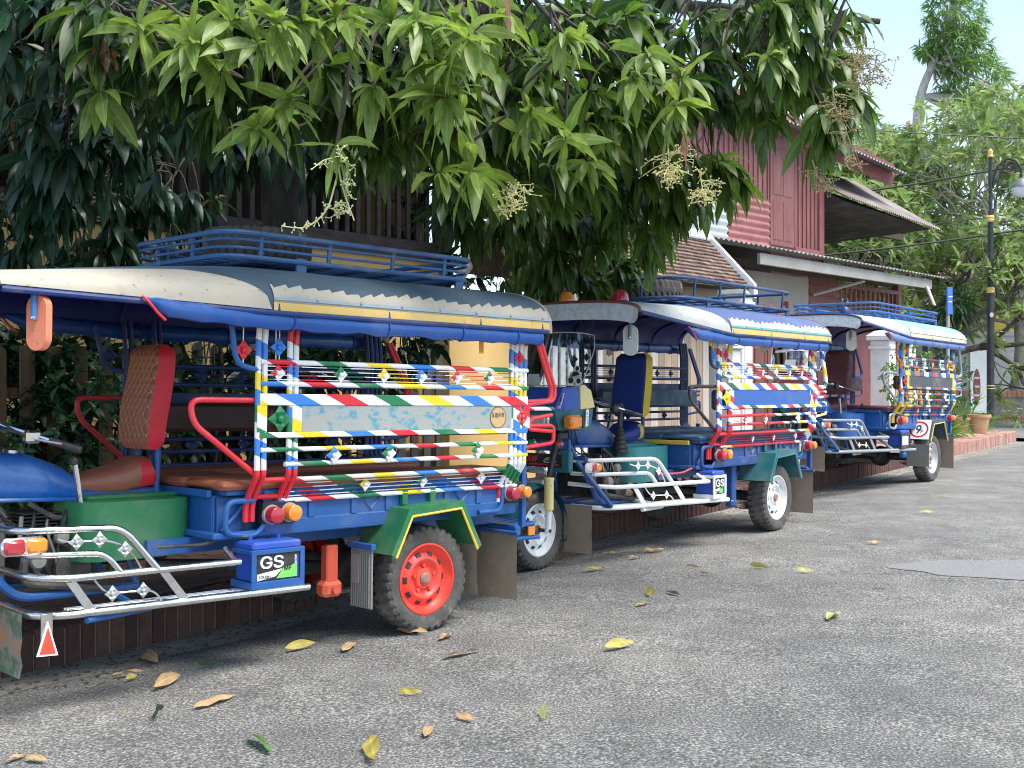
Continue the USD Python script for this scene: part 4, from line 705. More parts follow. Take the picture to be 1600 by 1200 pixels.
S2 = dict(key="b", seed=23, stripe_low=stripes("stripes_b_low", [RED] * 12 + [WHITE, (.02, .10, .07), WHITE, YEL, WHITE, (.02, .10, .40), WHITE, RED, WHITE, (.02, .10, .07), WHITE, YEL], 2.4, 2.2, .95), body=blueB, body_col=(.01, .07, .30), frame=blueB, stripe=stripes("stripes_b", [RED, WHITE, (.02, .10, .07), WHITE, YEL, WHITE, (.02, .10, .40), WHITE], .95, 2.2, 1.6), far=paint("far_navy", (.006, .022, .09), .45), fender=teal, rim=wheelw, spring=paint("dusty_spring", (.20, .15, .10), .8, .5),
          cushion=paint("bench_slate", (.03, .085, .16), .45, .15), bench_back=paint("bench_back_teal", (.01, .06, .11), .45, .1), bench_edge=paint("worn_yellow_edge", (.55, .38, .03), .6, .35), foot=paint("rail_red", RED), post=stripes("post_stripes_b", [(.02, .10, .40), WHITE, RED, WHITE, YEL, WHITE, (.02, .1, .4), WHITE], .9, 2.2, 1.1),
          picture=paint("panel_blue", (.02, .09, .33), .4, .12), petals=[py_, pb, pr_, pw, pb, pr_, py_, pr_, pr_, pw, pr_, pr_, pw, py_, pr_, pr_, pb, py_, pr_], petal_white=pw, loop=stripes("loop_stripes_b", [(.012, .03, .06), YEL, WHITE, (.012, .03, .06), (.012, .03, .06), (.012, .03, .06)], 1.9, 2.2, 1.9), hoop=paint("hoop_dark", (.03, .022, .03), .4, .2), rear_hoop=stripes("stripes_b", STR, 1), low_wire=paint("wire_red", (.5, .02, .03), .4),
          curtain=royal, piping=paint("piping_maroon", (.35, .03, .03), .5), front_top=1.895, front_eave=1.80, canopy=paint("periwinkle_canopy", (.062, .094, .22), .55, .15, 3.0, dust=(.30, .33, .42), bump=.1, bscale=30), lining=lining, edge=paint("edge_maroon", (.16, .03, .04), .6), border=paint("border_yellow", (.66, .46, .13)), cream=paint("white_canvas", (.38, .39, .38), .72, .45, 4, bump=.12, bscale=30), strap=paint("strap_green", (.10, .32, .28), .6, .2), film=film,
          domes=((.62, LENSR), (1.0, LENSO), (1.38, LENSR)), rack=paint("rack_dark_blue", (.02, .06, .15), .5, .25, 9), rack_h=(0, .16), rack_x=(1.42, -.62, .52), trim=teal, foot_loop=blueB, step=blueA, seat_top=navyB, seat_side=paint("seat_yellow", (.62, .45, .03), .42, .12), tank=blueB, toolbox=paint("toolbox_teal", (.02, .16, .17), .40, .24, 5, coat=.1), toolbox_r=.26, gaiter=True,
          arm=paint("arm_grey_blue", (.08, .14, .20), .45, .2), mirror=paint("mirror_white", (.50, .50, .46), .45, .2), mirror_y=.55, mirror_z=1.60, guard=((2.32, .42), (1.0, .72)), guard_mat=railw, front_flap=FLAP, battery=paint("battery_blue", (.025, .075, .38)), bat_frame=railw, bat_x=(1.23, 1.02), bat_y=.715, cable=paint("red_cable", (.36, .06, .07), .5), label=battery_label(False),
          front=front, cowl=(teal, paint("cowl_blue", (.012, .06, .32), .3, .1), paint("cowl_yellow", (.72, .58, .22), .4, .12)), boot=paint("boot_yellow", (.68, .56, .22), .5, .15), slider=railw, nose_plate=plate_b, screen_rim=paint("screen_trim", (.35, .36, .36), .5), screen_art=art_b, side_lamp_y=.31, side_lamp_dx=.14, marker_shell=paint("marker_shell", (.50, .49, .45), .4), pipe=railw, billow=.012, bays=6, fw_dz=-.09, flap_z=(.37, .01))
gry = paint("rail_grey", (.32, .34, .36), .4, .3, 10, metal=.5); blueC = paint("cobalt_blue", (.018, .09, .30), .4, .2, 6)
OR_ = (.62, .10, .02); BC = (.02, .08, .24)
S3 = dict(key="c", seed=37, body=blueC, body_col=BLUE, frame=blueC, stripe=stripes("stripes_c", [BC, WHITE, BC, YEL, BC, OR_, BC, WHITE, BC, RED], 1.5, .4, .6), far=navy, fender=paint("mudguard_slate", (.05, .075, .09), .5, .3), rim=paint("dull_steel_wheel", (.46, .46, .45), .45, .35, 12), spring=DARK,
          cushion=paint("cushion_plum", (.13, .03, .035), .45, .15), bench_back=paint("bench_back_plum", (.10, .025, .03), .5), bench_edge=blueC, foot=paint("foot_ochre", (.55, .36, .03), .5), post=stripes("post_stripes_c", [BC, OR_, BC, SKYB], .6, 2.2, 0), picture=paint("panel_dark_grey", (.055, .06, .065), .5, .3, 12), petals=[py_, pb, py_, pr_, pw, pr_, py_, pw, pw, pw, pr_, pw, py_, pr_, pw], petal_white=pw,
          loop=paint("loop_orange", OR_, .4), hoop=gry, rear_hoop=paint("hoop_steel_blue", (.20, .27, .34), .4), curtain=paint("grey_blue_roll", (.10, .17, .36), .4, .2, 5, bump=.3, bscale=9), piping=paint("loop_orange", OR_), front_top=1.90, front_eave=1.80, canopy=paint("sky_canopy", (.20, .37, .46), .6, .2, 3, dust=(.40, .46, .48)), lining=lining, edge=paint("edge_dark", (.03, .04, .06), .6), border=paint("border_cream", (.60, .52, .34), .7, .2), cream=paint("white_canvas", (.66, .67, .64)), strap=paint("strap_white", (.55, .58, .56), .6), film=film,
          domes=((.62, navyB), (1.38, navyB)), rack=paint("rack_mid_blue", (.03, .10, .27), .5, .25, 9), rack_h=(0, .05, .10), rack_x=(1.5, -.62, .52), trim=paint("trim_ochre", (.66, .46, .07), .5, .2), foot_loop=gry, step=paint("step_pale", (.35, .44, .52), .5), seat_top=paint("seat_plum", (.10, .03, .035), .45), seat_side=paint("seat_plum", (.1, .03, .035)), tank=blueC, toolbox=blueC, toolbox_r=.2,
          arm=paint("arm_grey_blue", (.08, .14, .20)), mirror=paint("mirror_beige", (.50, .46, .36), .45, .2), mirror_y=.55, mirror_z=1.60, guard=((2.32, .42), (.62, .68)), guard_mat=gry, front_flap=FLAP, battery=paint("battery_blue", (.025, .075, .38)), bat_frame=DARK, bat_x=(1.0, .72), bat_y=.66, cable=BLACK, label=no_label, front=front, cowl=(paint("cowl_plum", (.12, .02, .025), .35), paint("cowl_plum", (.12, .02, .025)), paint("cowl_plum", (.12, .02, .025))), boot=BLACK, slider=CHROME, nose_plate=plate_none, screen_rim=railw, screen_art=art_c, side_lamp_y=.31, side_lamp_dx=.14, marker_shell=CHROME, lift=.065, billow=.004)
T1, M1 = tuk("tuk_tuk", "nearest blue tuk-tuk with red wheels, green mudguards and striped rails", (-.937, 6.775), 44.9, .9, S1)
T2, M2 = tuk("tuk_tuk", "middle tuk-tuk with white wheels, teal mudguards and yellow-cheeked nose", (1.821, 10.567), 39, .4, S2)
T3, M3 = tuk("tuk_tuk", "farthest tuk-tuk with a 9P sign on its ochre-trimmed mudguard", (4.75, 14.845), 40, 1.0, S3)
# the passenger-limit sign on the far taxi's mudguard
L3 = S3["lift"]
sg = obj(T3, "passenger_sign", (lambda m: (np.stack([m[0][:, 0], m[0][:, 1], m[0][:, 2]], -1), m[1]))(on_front(plate([(0, 0), (.27, 0), (.27, .235), (0, .235)], .006), .425, .50, .470 + L3, .50)), flat("label_white", WHITE))
ring = trimesh.util.concatenate([ell(.135 + .105 * math.cos(t), .118 + .088 * math.sin(t), .010, .010, .003, 9) for t in np.linspace(0, 6.28, 60)])
obj(sg, "red_ring", on_front(ring, .4305, .50, .470 + L3, .50), flat("plate_red", (.62, .03, .05)))
obj(sg, "lettering", on_front(word("9", .095, .085, .072, .003, True), .4305, .50, .470 + L3, .50), flat("label_black", (.015, .016, .018)))
obj(sg, "lettering", on_front(word("P", .040, .155, .075, .003, False), .4305, .50, .470 + L3, .50), flat("label_black", (.015, .016, .018)))
obj(T3, "metal_apron", xf(cbox((-.004, 0, 0), (.004, .28, .27), .002), (.425, .50, .20), (1, 0, 0), (0, 1, 0), (0, 0, 1)), paint("bare_metal_sheet", (.20, .19, .17), .5, .4, 10, metal=.4))
# spare wheels lying on the racks: tyre only, top-level things
def spare(label, M, x, y, z, tilt=0.):
    ct, st_ = math.cos(tilt), math.sin(tilt); loc = np.array([[1, 0, 0, x], [0, ct, -st_, y], [0, st_, ct, z], [0, 0, 0, 1.]])
    t = thing("spare_tyre", label, "tyre", None, M @ loc); v = TYRE[0]
    obj(t, "tyre", (np.stack([v[:, 0], -v[:, 2], v[:, 1]], -1), TYRE[1]), RUBBER, 35)
    obj(t, "rim", lathe([(.2, -.07), (.19, -.02), (.12, .0), (.05, .01), (.0, .01)], 30, "z"), DARK, 35)
spare("worn spare tyre lying on the nearest tuk-tuk's roof rack", M1, .72, .06, 2.085)
spare("deep-treaded spare tyre lying on the middle tuk-tuk's roof rack", M2, .95, -.08, 2.075)
# ---------------------------------------------------------------- ground, road, gutter, kerb, pavement
def sheet(a, b, zf):
    A, B = np.meshgrid(a, b, indexing="ij"); P = rfv(A, B, zf(A, B)); m = grid(P); return m[0], m[1][:, ::-1]
X, Y = np.meshgrid(np.r_[-900, -300, np.linspace(-90, 90, 37), 300, 900], np.r_[-300, -100, np.linspace(-40, 120, 33), 300, 2000], indexing="ij")
obj(None, "ground", grid(np.stack([X, Y, gz(X, Y) - .22], -1)), mixture("earth", (.10, .085, .06), (.14, .12, .085), (.19, .165, .12), 3., .95, .4), kind="structure")
nd = {"c": ("texture_coordinate", {}), "n1": ("noise_texture", {"scale": 82.0, "detail": 5.0, "roughness": .7}), "n2": ("noise_texture", {"scale": .5, "detail": 7.0, "roughness": .6}), "n3": ("noise_texture", {"scale": 3.2, "detail": 7.0, "roughness": .68}), "n4": ("noise_texture", {"scale": 130.0, "detail": 3.0, "roughness": .6}),
      "w": ("map_range", {"from_min": .34, "from_max": .66, "to_min": .07, "to_max": -.07, "clamp": True}), "sm": ("math", {"math_type": "add"}), "g": ("map_range", {"from_min": .40, "from_max": .63, "to_min": 0., "to_max": 1., "clamp": True}),
      "gi": ("math", {"math_type": "add"}), "wi": ("map_range", {"from_min": .34, "from_max": .66, "to_min": -.030, "to_max": .030, "clamp": True}),
      "r1": ("rgb_ramp", {"ramp": [(.0, (.080, .079, .077)), (.35, (.140, .138, .133)), (.6, (.208, .205, .196)), (.82, (.325, .320, .304)), (1, (.45, .445, .42))]}), "r4": ("rgb_ramp", {"ramp": [(.3, (.72, .72, .72)), (.5, (1, 1, 1)), (.7, (1.3, 1.29, 1.27))]}),
      "r2": ("rgb_ramp", {"ramp": [(.30, (.76, .76, .77)), (.5, (1, .99, .97)), (.66, (1.25, 1.22, 1.15))]}), "m1": ("mix_color", {"blend_type": "multiply", "fac": 1., "use_clamp": False}), "m2": ("mix_color", {"blend_type": "multiply", "fac": 1., "use_clamp": False}),
      "b": ("bump", {"strength": .85, "distance": .02}), "p": ("principled_bsdf", {"roughness": .85, "specular_ior_level": .3})}
ln = [("c.object", k + ".vector") for k in ("n1", "n2", "n3", "n4")] + [("n3.fac", "wi.value"), ("n1.fac", "sm.value1"), ("wi.result", "sm.value2"), ("sm.value", "g.value"), ("g.result", "r1.fac"), ("n2.fac", "r2.fac"), ("n4.fac", "r4.fac"), ("r1.color", "m1.a"), ("r2.color", "m1.b"), ("m1.result", "m2.a"), ("r4.color", "m2.b"), ("m2.result", "p.base_color"), ("n1.fac", "b.height"), ("b.normal", "p.normal")]
for k in ("w", "gi"): del nd[k]
asphalt = usdkit.material(stage, "/World/Looks/worn_asphalt", nd, ln, surface="p.BSDF")
wob = lambda a: .30 + .035 * np.sin(a * 2.3) + .02 * np.sin(a * 7.1 + 1)
a_ = np.r_[-14, np.arange(-6, 24, .1), np.arange(24, 60, 1.), 90, 140]; t = np.r_[np.linspace(0, .12, 6) ** 1.0, np.linspace(.16, 1.2, 10), np.arange(1.6, 12, .4), np.arange(13, 40, 3.)]
A, Tb = np.meshgrid(a_, t, indexing="ij"); Bb = wob(A) * np.clip(1 - Tb / 1.5, 0, 1) + Tb
Zr = camber(Bb) + .008 * (meshkit.fbm(np.stack([A * .8, Bb * .8, 0 * A], -1), 3, 4) - .5)
Zr[:, 0] -= .02
m = grid(rfv(A, Bb, Zr)); obj(None, "road", (m[0], m[1][:, ::-1]), asphalt, True, kind="structure")
conc = mixture("gutter_concrete", (.14, .13, .11), (.22, .205, .175), (.31, .29, .25), 6., .9, .35, 70)
A, B = np.meshgrid(np.arange(-6, 21, .12), np.linspace(-.02, .40, 8), indexing="ij")
m = grid(rfv(A, B, -.058 + .006 * (meshkit.fbm(np.stack([A * 3, B * 3, 0 * A], -1), 3, 9) - .3))); obj(None, "gutter", (m[0], m[1][:, ::-1]), conc, True, kind="structure")
# side street surface beyond the corner is part of the same road: a tongue running off to the left
A, B = np.meshgrid(np.linspace(21.3, 60, 40), np.linspace(-40, .5, 40), indexing="ij"); m = grid(rfv(A, B, -.012 + 0 * A)); obj(None, "side_road", (m[0], m[1][:, ::-1]), asphalt, True, kind="structure")
shaded_bricks = [mixture("kerb_brick_%d" % i, tuple(np.array(c) * .7), c, tuple(np.array(c) * 1.35), 14., .9, .35, 80) for i, c in enumerate([(.075, .034, .028), (.095, .043, .034), (.06, .032, .027), (.11, .058, .046)])]  # shade under the tuk-tuks is put into these dark brick colours
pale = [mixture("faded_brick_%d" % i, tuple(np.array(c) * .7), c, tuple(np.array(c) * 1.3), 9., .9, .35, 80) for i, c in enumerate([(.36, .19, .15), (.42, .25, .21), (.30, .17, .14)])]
A1 = 20.9
kb = node(UsdGeom.Xform.Define(stage, "/World/kerb").GetPrim(), "core"); tag(stage.GetPrimAtPath("/World/kerb"), kind="structure"); KB = stage.GetPrimAtPath("/World/kerb"); stage.RemovePrim(kb.GetPath())
obj(KB, "mortar_bed", merge(rbox(-8, A1 - .01, -.13, -.012, -.12, .125), ), mixture("mortar", (.16, .145, .12), (.22, .20, .17), (.28, .26, .22), 9, .95))
pitch, k = .088, 0
rest = MB(); far_ = MB()
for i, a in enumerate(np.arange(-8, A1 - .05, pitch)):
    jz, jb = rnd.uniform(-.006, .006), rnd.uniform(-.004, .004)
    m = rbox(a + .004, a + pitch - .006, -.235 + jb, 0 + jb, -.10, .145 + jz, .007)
    if -.9 < a < 3.6 : obj(KB, "brick", m, shaded_bricks[rnd.randrange(4)])
    elif 7.5 < a < 9.5: obj(KB, "brick", m, shaded_bricks[rnd.randrange(4)])
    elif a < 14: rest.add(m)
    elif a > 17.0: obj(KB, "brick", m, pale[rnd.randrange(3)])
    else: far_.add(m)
obj(KB, "brick_course", rest, shaded_bricks[1], kind="stuff"); obj(KB, "brick_course", far_, pale[0], kind="stuff")
m = MB()
for b in np.arange(-6, -.05, pitch): m.add(rbox(A1 - .10, A1 + .0, b + .004, b + pitch - .006, -.1, .145 + rnd.uniform(-.005, .005), .006))
obj(KB, "brick_course", m, pale[1], kind="stuff")
pv = stage.DefinePrim("/World/pavement", "Xform"); tag(pv, kind="structure")
obj(pv, "bed", rbox(-8, A1 - .11, -9, -.236, -.1, .122), mixture("mortar", (0, 0, 0), (0, 0, 0), (0, 0, 0)))
m1, m2 = MB(), MB()
for i, a in enumerate(np.arange(-2, A1 - .2, .21)):
    for b in np.arange(-2.2, -.30, .105):
        if b + .1 > -.236: continue
        off = .105 * (int(b * 100) % 2); (m1 if a < 13 else m2).add(rbox(a + .004 + off, a + .204 + off, b + .003, b + .102, .115, .138 + rnd.uniform(-.004, .004), .0))
obj(pv, "paving_brick", m1, mixture("paver_brown", (.085, .05, .04), (.12, .072, .058), (.18, .12, .10), 5, .9, .3), kind="stuff"); obj(pv, "paving_brick", m2, pale[1], kind="stuff")
# loose soil and leaf litter along the gutter
# ---------------------------------------------------------------- picket fence with its posts, along the pavement
wood = [mixture("fence_wood_%d" % i, tuple(np.array(c) * .6), c, tuple(np.array(c) * 1.3), 5., .8, .3, 30, stretch=(3, 3, .5)) for i, c in enumerate([(.10, .062, .030), (.125, .08, .038), (.085, .055, .028)])]
greyw = [mixture("weathered_wood_%d" % i, tuple(np.array(c) * .65), c, tuple(np.array(c) * 1.3), 5., .85, .3, 30, stretch=(3, 3, .4)) for i, c in enumerate([(.15, .135, .115), (.19, .17, .15), (.12, .105, .09)])]
def fence(label, a0, a1, b, h, w, gap, mats, round_top=True, group=None):
    c = rf((a0 + a1) / 2, b); F = thing("picket_fence", label, "fence", group)
    for zr in (.35, h - .35): obj(F, "rail", rbox(a0, a1, b - .055, b - .02, zr, zr + .07, .004), mats[0])
    for a in np.arange(a0, a1 - w, w + gap):
        hh = h + rnd.uniform(-.015, .015)
        top = [(w * (.5 + .5 * math.cos(t)), hh - w * .5 + w * .5 * math.sin(t)) for t in np.linspace(0, math.pi, 9)] if round_top else [(w, hh - w * .55), (w * .5, hh), (0, hh - w * .55)]
        v, f = extrude([(0, .13), (w, .13)] + top, 0, .022); obj(F, "picket", (rfv(a + v[:, 0], b + .0 + v[:, 1], v[:, 2]), f[:, ::-1]), mats[rnd.randrange(len(mats))])
    return F
fence("brown wooden picket fence behind the nearest tuk-tuk's driver seat", -1.6, 2.1, -1.72, 1.62, .098, .10, wood)
fence("grey weathered picket fence seen through the nearest tuk-tuk's rails", 2.2, 5.5, -2.0, 1.66, .10, .085, greyw)
yel = mixture("ochre_plaster", (.56, .36, .13), (.64, .43, .165), (.70, .49, .20), 1.5, .9, .08, 30)
w = thing("gate_wall", "yellow plastered wall end with a rounded dark slot, behind striped rails", "wall")
from shapely.geometry import Polygon, Point
slot = Polygon([(.48, 1.62), (.56, 1.62), (.56, 2.3), (.48, 2.3)]).union(Point(.52, 1.62).buffer(.04))
ex = trimesh.creation.extrude_polygon(Polygon([(0, .12), (1.5, .12), (1.5, 2.05), (0, 2.05)]).difference(slot), .16, engine="earcut"); v = np.array(ex.vertices)
obj(w, "plaster", (rfv(5.48 + v[:, 0], -2.08 + v[:, 2], v[:, 1]), np.array(ex.faces)[:, ::-1]), yel); obj(w, "slot_back", rbox(5.9, 6.15, -2.10, -2.085, 1.3, 2.04), paint("slot_dark", (.03, .025, .02), .9))
whitep = [mixture("white_picket_%d" % i, tuple(np.array(c) * .75), c, tuple(np.array(c) * 1.1), 6., .7, .15) for i, c in enumerate([(.60, .60, .57), (.66, .66, .63)])]
fence("white pointed picket fence behind the middle tuk-tuk's windscreen", 7.02, 8.35, -1.85, 1.74, .10, .06, whitep, False)
# tall wooden boarded gate
plank = [mixture("gate_plank_%d" % i, tuple(np.array(c) * .75), c, tuple(np.array(c) * 1.2), 4., .8, .2, 25, stretch=(4, 4, .4)) for i, c in enumerate([(.40, .30, .21), (.46, .36, .27), (.34, .26, .19), (.55, .50, .44)])]
g = thing("plank_gate", "pale brown boarded gate behind the middle tuk-tuk's driver seat", "gate")
for i, a in enumerate(np.arange(8.4, 10.9, .18)): obj(g, "plank", rbox(a + .004, a + .176, -1.80, -1.77 + rnd.uniform(-.004, .004), .16, 1.98 + rnd.uniform(-.02, .02), .004), plank[(i * 7) % 4])
for z in (.5, 1.6): obj(g, "cross_rail", rbox(8.4, 10.9, -1.86, -1.805, z, z + .09, .004), plank[2])
white = mixture("white_wash", (.55, .55, .53), (.68, .68, .66), (.74, .74, .73), 2.2, .85, .12, 40)
def pillar(label, a, b, wd, h, cap=.06):
    t = thing("gate_pillar", label, "pillar", None)
    obj(t, "shaft", rbox(a, a + wd, b - wd, b, .05, h, .012), white); obj(t, "base", rbox(a - .04, a + wd + .04, b - wd - .04, b + .04, .04, .34, .012), white)
    obj(t, "capital", merge(rbox(a - .03, a + wd + .03, b - wd - .03, b + .03, h - .16, h - .10, .01), rbox(a - cap, a + wd + cap, b - wd - cap, b + cap, h, h + .08, .015)), white)
    q = rfv(np.array([a - cap, a + wd + cap, a + wd + cap, a - cap, a + wd / 2]), np.array([b - wd - cap, b - wd - cap, b + cap, b + cap, b - wd / 2]), np.array([h + .08] * 4 + [h + .26])); obj(t, "cap_pyramid", hull(q), white)
    v = rbox(a + .07, a + wd - .07, b + .0, b + .012, .5, h - .3, .006); obj(t, "panel", v, white)
pillar("white gate pillar just right of the pale boarded gate", 11.05, -1.55, .42, 1.86); pillar("taller white pillar left of the brown double door", 11.95, -1.75, .36, 2.5)
door = mixture("door_wood", (.10, .032, .020), (.145, .050, .032), (.19, .072, .045), 4., .55, .15, 25, stretch=(4, 4, .5))
d = thing("double_door", "brown panelled double door under the small tiled gate roof", "door")
for q in range(2):
    a = 12.4 + q * .82; lf = obj(d, "leaf", rbox(a, a + .80, -2.0, -1.955, .15, 2.42, .006), door)
    for z0, z1 in ((.3, .95), (1.1, 1.75), (1.9, 2.3)):
        for s_ in (0, 1): obj(lf, "raised_panel", rbox(a + .07 + s_ * .35, a + .38 + s_ * .35, -1.957, -1.938, z0, z1, .012), door)
for a in (12.33, 14.05): obj(d, "jamb", rbox(a, a + .065, -2.03, -1.92, .12, 2.5, .006), door)
pillar("white pillar right of the brown double door", 14.2, -1.7, .36, 1.75)
# small tiled gate roof with white barge boards
tile = [mixture("clay_tile_%d" % i, tuple(np.array(c) * .6), c, tuple(np.array(c) * 1.35), 7., .85, .25) for i, c in enumerate([(.16, .092, .065), (.21, .145, .105), (.12, .075, .058)])]
def tiled(T, P, nu, nv, mats, d=.035, name="roof_tile", stuff=True):
    "overlapping clay tiles over the quad P(u, v), v from eave to ridge"
    ms = [MB() for _ in mats]
    for j in range(nv):
        for i in range(nu + (j % 2)):
            u0, u1 = (i - .5 * (j % 2)) / nu, (i + 1 - .5 * (j % 2)) / nu; u0, u1 = max(u0, 0), min(u1, 1)
            if u1 - u0 < .1 / nu: continue
            e = rnd.uniform(-.1, .1) / nv; p = [P(u0 + .02 / nu, j / nv + e), P(u1 - .02 / nu, j / nv + e), P(u1 - .02 / nu, (j + 1.25) / nv), P(u0 + .02 / nu, (j + 1.25) / nv)]
            n = np.cross(p[1] - p[0], p[3] - p[0]); n /= np.linalg.norm(n); n = n if n[2] > 0 else -n
            lo = [p[0] + n * d, p[1] + n * d, p[2] + n * .004, p[3] + n * .004]; v = np.array(p + lo)
            ms[rnd.randrange(len(mats))].add((v, [[4, 5, 6, 7], [0, 1, 5, 4], [0, 4, 7, 3], [1, 2, 6, 5]]))
    for mm, mt in zip(ms, mats):
        if mm.n: obj(T, name, mm, mt, kind="stuff")
gr = thing("gate_roof", "little brown tiled roof with white barge boards above the gate", "roof")
ra0, ra1, rb0, rb1, rz0, rz1 = 6.6, 11.2, -1.30, -2.6, 2.52, 3.22
E_ = lambda u, v: rfv(ra0 + (ra1 - ra0) * u, rb0 + (rb1 - rb0) * v * .5, rz0 + (rz1 - rz0) * v)
E2 = lambda u, v: rfv(ra0 + (ra1 - ra0) * u, rb1 + (rb0 - rb1) * v * .5, rz0 + (rz1 - rz0) * v)
tiled(gr, E_, 30, 13, tile); tiled(gr, E2, 12, 6, tile)
obj(gr, "deck", merge((np.array([E_(0, 0), E_(1, 0), E_(1, 1), E_(0, 1)]) - [0, 0, .02], np.array([[0, 1, 2, 3]])), (np.array([E2(0, 0), E2(1, 0), E2(1, 1), E2(0, 1)]) - [0, 0, .02], np.array([[0, 1, 2, 3]]))), greyw[2])
for a in (ra0 - .09, ra1 + .01):
    for b0_, b1_ in ((rb0 + .06, (rb0 + rb1) / 2), (rb1 - .06, (rb0 + rb1) / 2)):
        P4 = [rfv(a + da, bb, zz + dz) for da in (0, .09) for dz in (-.10, .09) for bb, zz in ((b0_, rz0 - .03), (b1_, rz1 + .02))]; obj(gr, "barge_board", hull(P4), white)
obj(gr, "ridge", rbox(ra0, ra1, (rb0 + rb1) / 2 - .08, (rb0 + rb1) / 2 + .08, rz1 - .01, rz1 + .11, .02), white); obj(gr, "lintel", rbox(6.8, 11.1, -2.15, -1.72, 2.36, 2.52, .01), plank[0])
for a in (8.25, 10.92): obj(gr, "post", rbox(a, a + .14, -2.0, -1.86, .1, 2.36, .01), plank[2])
obj(gr, "gable_board", hull([rfv(ra1 - .02, bb, zz) for bb, zz in ((rb0 - .1, rz0), (rb1 + .1, rz0), ((rb0 + rb1) / 2, rz1 - .05))] + [rfv(ra1 - .05, bb, zz) for bb, zz in ((rb0 - .1, rz0), (rb1 + .1, rz0), ((rb0 + rb1) / 2, rz1 - .05))]), plank[3])
# ---------------------------------------------------------------- yellow house behind the mango tree
H = thing("yellow_house", "yellow two-storey house with dark slatted balcony behind the mango tree", "house")
hb = -3.6; darkw = mixture("dark_timber", (.030, .022, .017), (.05, .037, .028), (.075, .058, .045), 4, .8, .25, 30, stretch=(4, 4, .6)); midw = mixture("balcony_timber", (.045, .034, .028), (.070, .054, .045), (.11, .088, .072), 4, .8, .25, 30, stretch=(1, 1, 3))
obj(H, "ground_floor_wall", rbox(-3, 7.5, hb - .25, hb, 0, 2.74, 0), yel); obj(H, "upper_wall", rbox(-3, 7.5, hb - 1.55, hb - 1.4, 2.7, 5.3, 0), darkw); obj(H, "end_wall", rbox(7.3, 7.45, hb - 6, hb - .26, 0, 5.2, 0), yel); obj(H, "balcony_floor", rbox(-3, 7.5, hb - 1.39, hb - .02, 2.741, 2.80, 0), darkw)
obj(H, "beam", rbox(-3, 7.55, hb - .06, hb + .05, 2.742, 2.96, .01), midw); obj(H, "handrail", rbox(-3, 7.55, hb - .05, hb + .03, 3.93, 4.02, .01), midw); obj(H, "plinth", rbox(-3, 7.5, hb, hb + .06, 0, .5, .01), midw)
for a in np.arange(-2.6, 7.5, .17): obj(H, "baluster", rbox(a, a + .07, hb - .03, hb + .008, 2.96, 3.93, .006), midw)
for a in (-2.9, .3, 3.6, 7.35): obj(H, "post", rbox(a, a + .14, hb - .12, hb + .02, 2.96, 4.9, .01), darkw)
RP = lambda u, v: rfv(-3.6 + 11.6 * u, hb + 1.15 - 4.2 * v, 4.22 + 2.4 * v)
obj(H, "roof_deck", (np.array([RP(0, 0), RP(1, 0), RP(1, 1), RP(0, 1)]) - [0, 0, .03], np.array([[0, 1, 2, 3]])), darkw); tiled(H, RP, 58, 24, tile[:2], .03)
obj(H, "fascia", rbox(-3.6, 8, hb + 1.06, hb + 1.10, 4.06, 4.22, .005), darkw); obj(H, "gutter_pipe", tube([rf(-3.6, hb + 1.2, 4.12), rf(8, hb + 1.2, 4.10)], .055, 10), paint("gutter_green", (.03, .06, .045), .5, .3), 40)
# ---------------------------------------------------------------- maroon timber house with tin roofs
az = math.radians(43); hu, hv = np.array([math.sin(az), math.cos(az)]), np.array([math.cos(az), -math.sin(az)]); H0 = np.array([4.22, 20.0]); hg = float(gz(*H0))
def hv3(s, t, z):
    s, t, z = np.broadcast_arrays(np.asarray(s, float), np.asarray(t, float), np.asarray(z, float)); return np.stack([H0[0] + hu[0] * s + hv[0] * t, H0[1] + hu[1] * s + hv[1] * t, z], -1)
def hbox(s0, s1, t0, t1, z0, z1, c=0.):
    v, f = cbox((s0, t0, z0), (s1, t1, z1), c) if c else box((s0, t0, z0), (s1, t1, z1)); return hv3(v[:, 0], v[:, 1], v[:, 2]), f[:, ::-1]
maroon = mixture("maroon_boards", (.14, .045, .041), (.18, .064, .058), (.23, .095, .088), 2.2, .6, .12, 30, stretch=(4, 4, .6)); maroon2 = mixture("maroon_trim", (.15, .042, .042), (.19, .06, .058), (.23, .085, .08), 3, .6, .12)
tin = mixture("old_tin", (.13, .12, .11), (.30, .30, .29), (.46, .46, .46), 2.6, .5, .1, 30, metal=.35); tin_m = mixture("maroon_tin", (.22, .07, .065), (.30, .105, .095), (.36, .15, .14), 4, .55, .1); tin_g = mixture("pale_tin", (.34, .37, .38), (.44, .47, .48), (.52, .55, .56), 2, .45, .08, metal=.3); tin_r = mixture("patchy_tin", (.10, .045, .04), (.20, .17, .16), (.34, .33, .32), 1.1, .55, .1, 30, metal=.2)
greyp = mixture("grey_plaster", (.26, .26, .235), (.32, .315, .285), (.37, .365, .335), 1.2, .9, .08)
P = thing("maroon_house", "maroon timber house with corrugated tin roofs beyond the gate", "house")
obj(P, "upper_wall", hbox(-2.6, 2.36, -.12, 0, 3.72, 5.95), maroon); obj(P, "end_wall", hbox(2.24, 2.36, -1.0, -.121, 3.4, 6.0), maroon2)
for s in np.arange(-2.55, 2.3, .155):
    if .45 < s < 1.32: continue
    obj(P, "batten", hbox(s, s + .045, 0, .022, 3.98 if s < .45 else 3.84, 5.62, .004), maroon)
sh = obj(P, "shutter", hbox(.47, 1.30, .0, .03, 3.80, 5.5, .006), maroon)
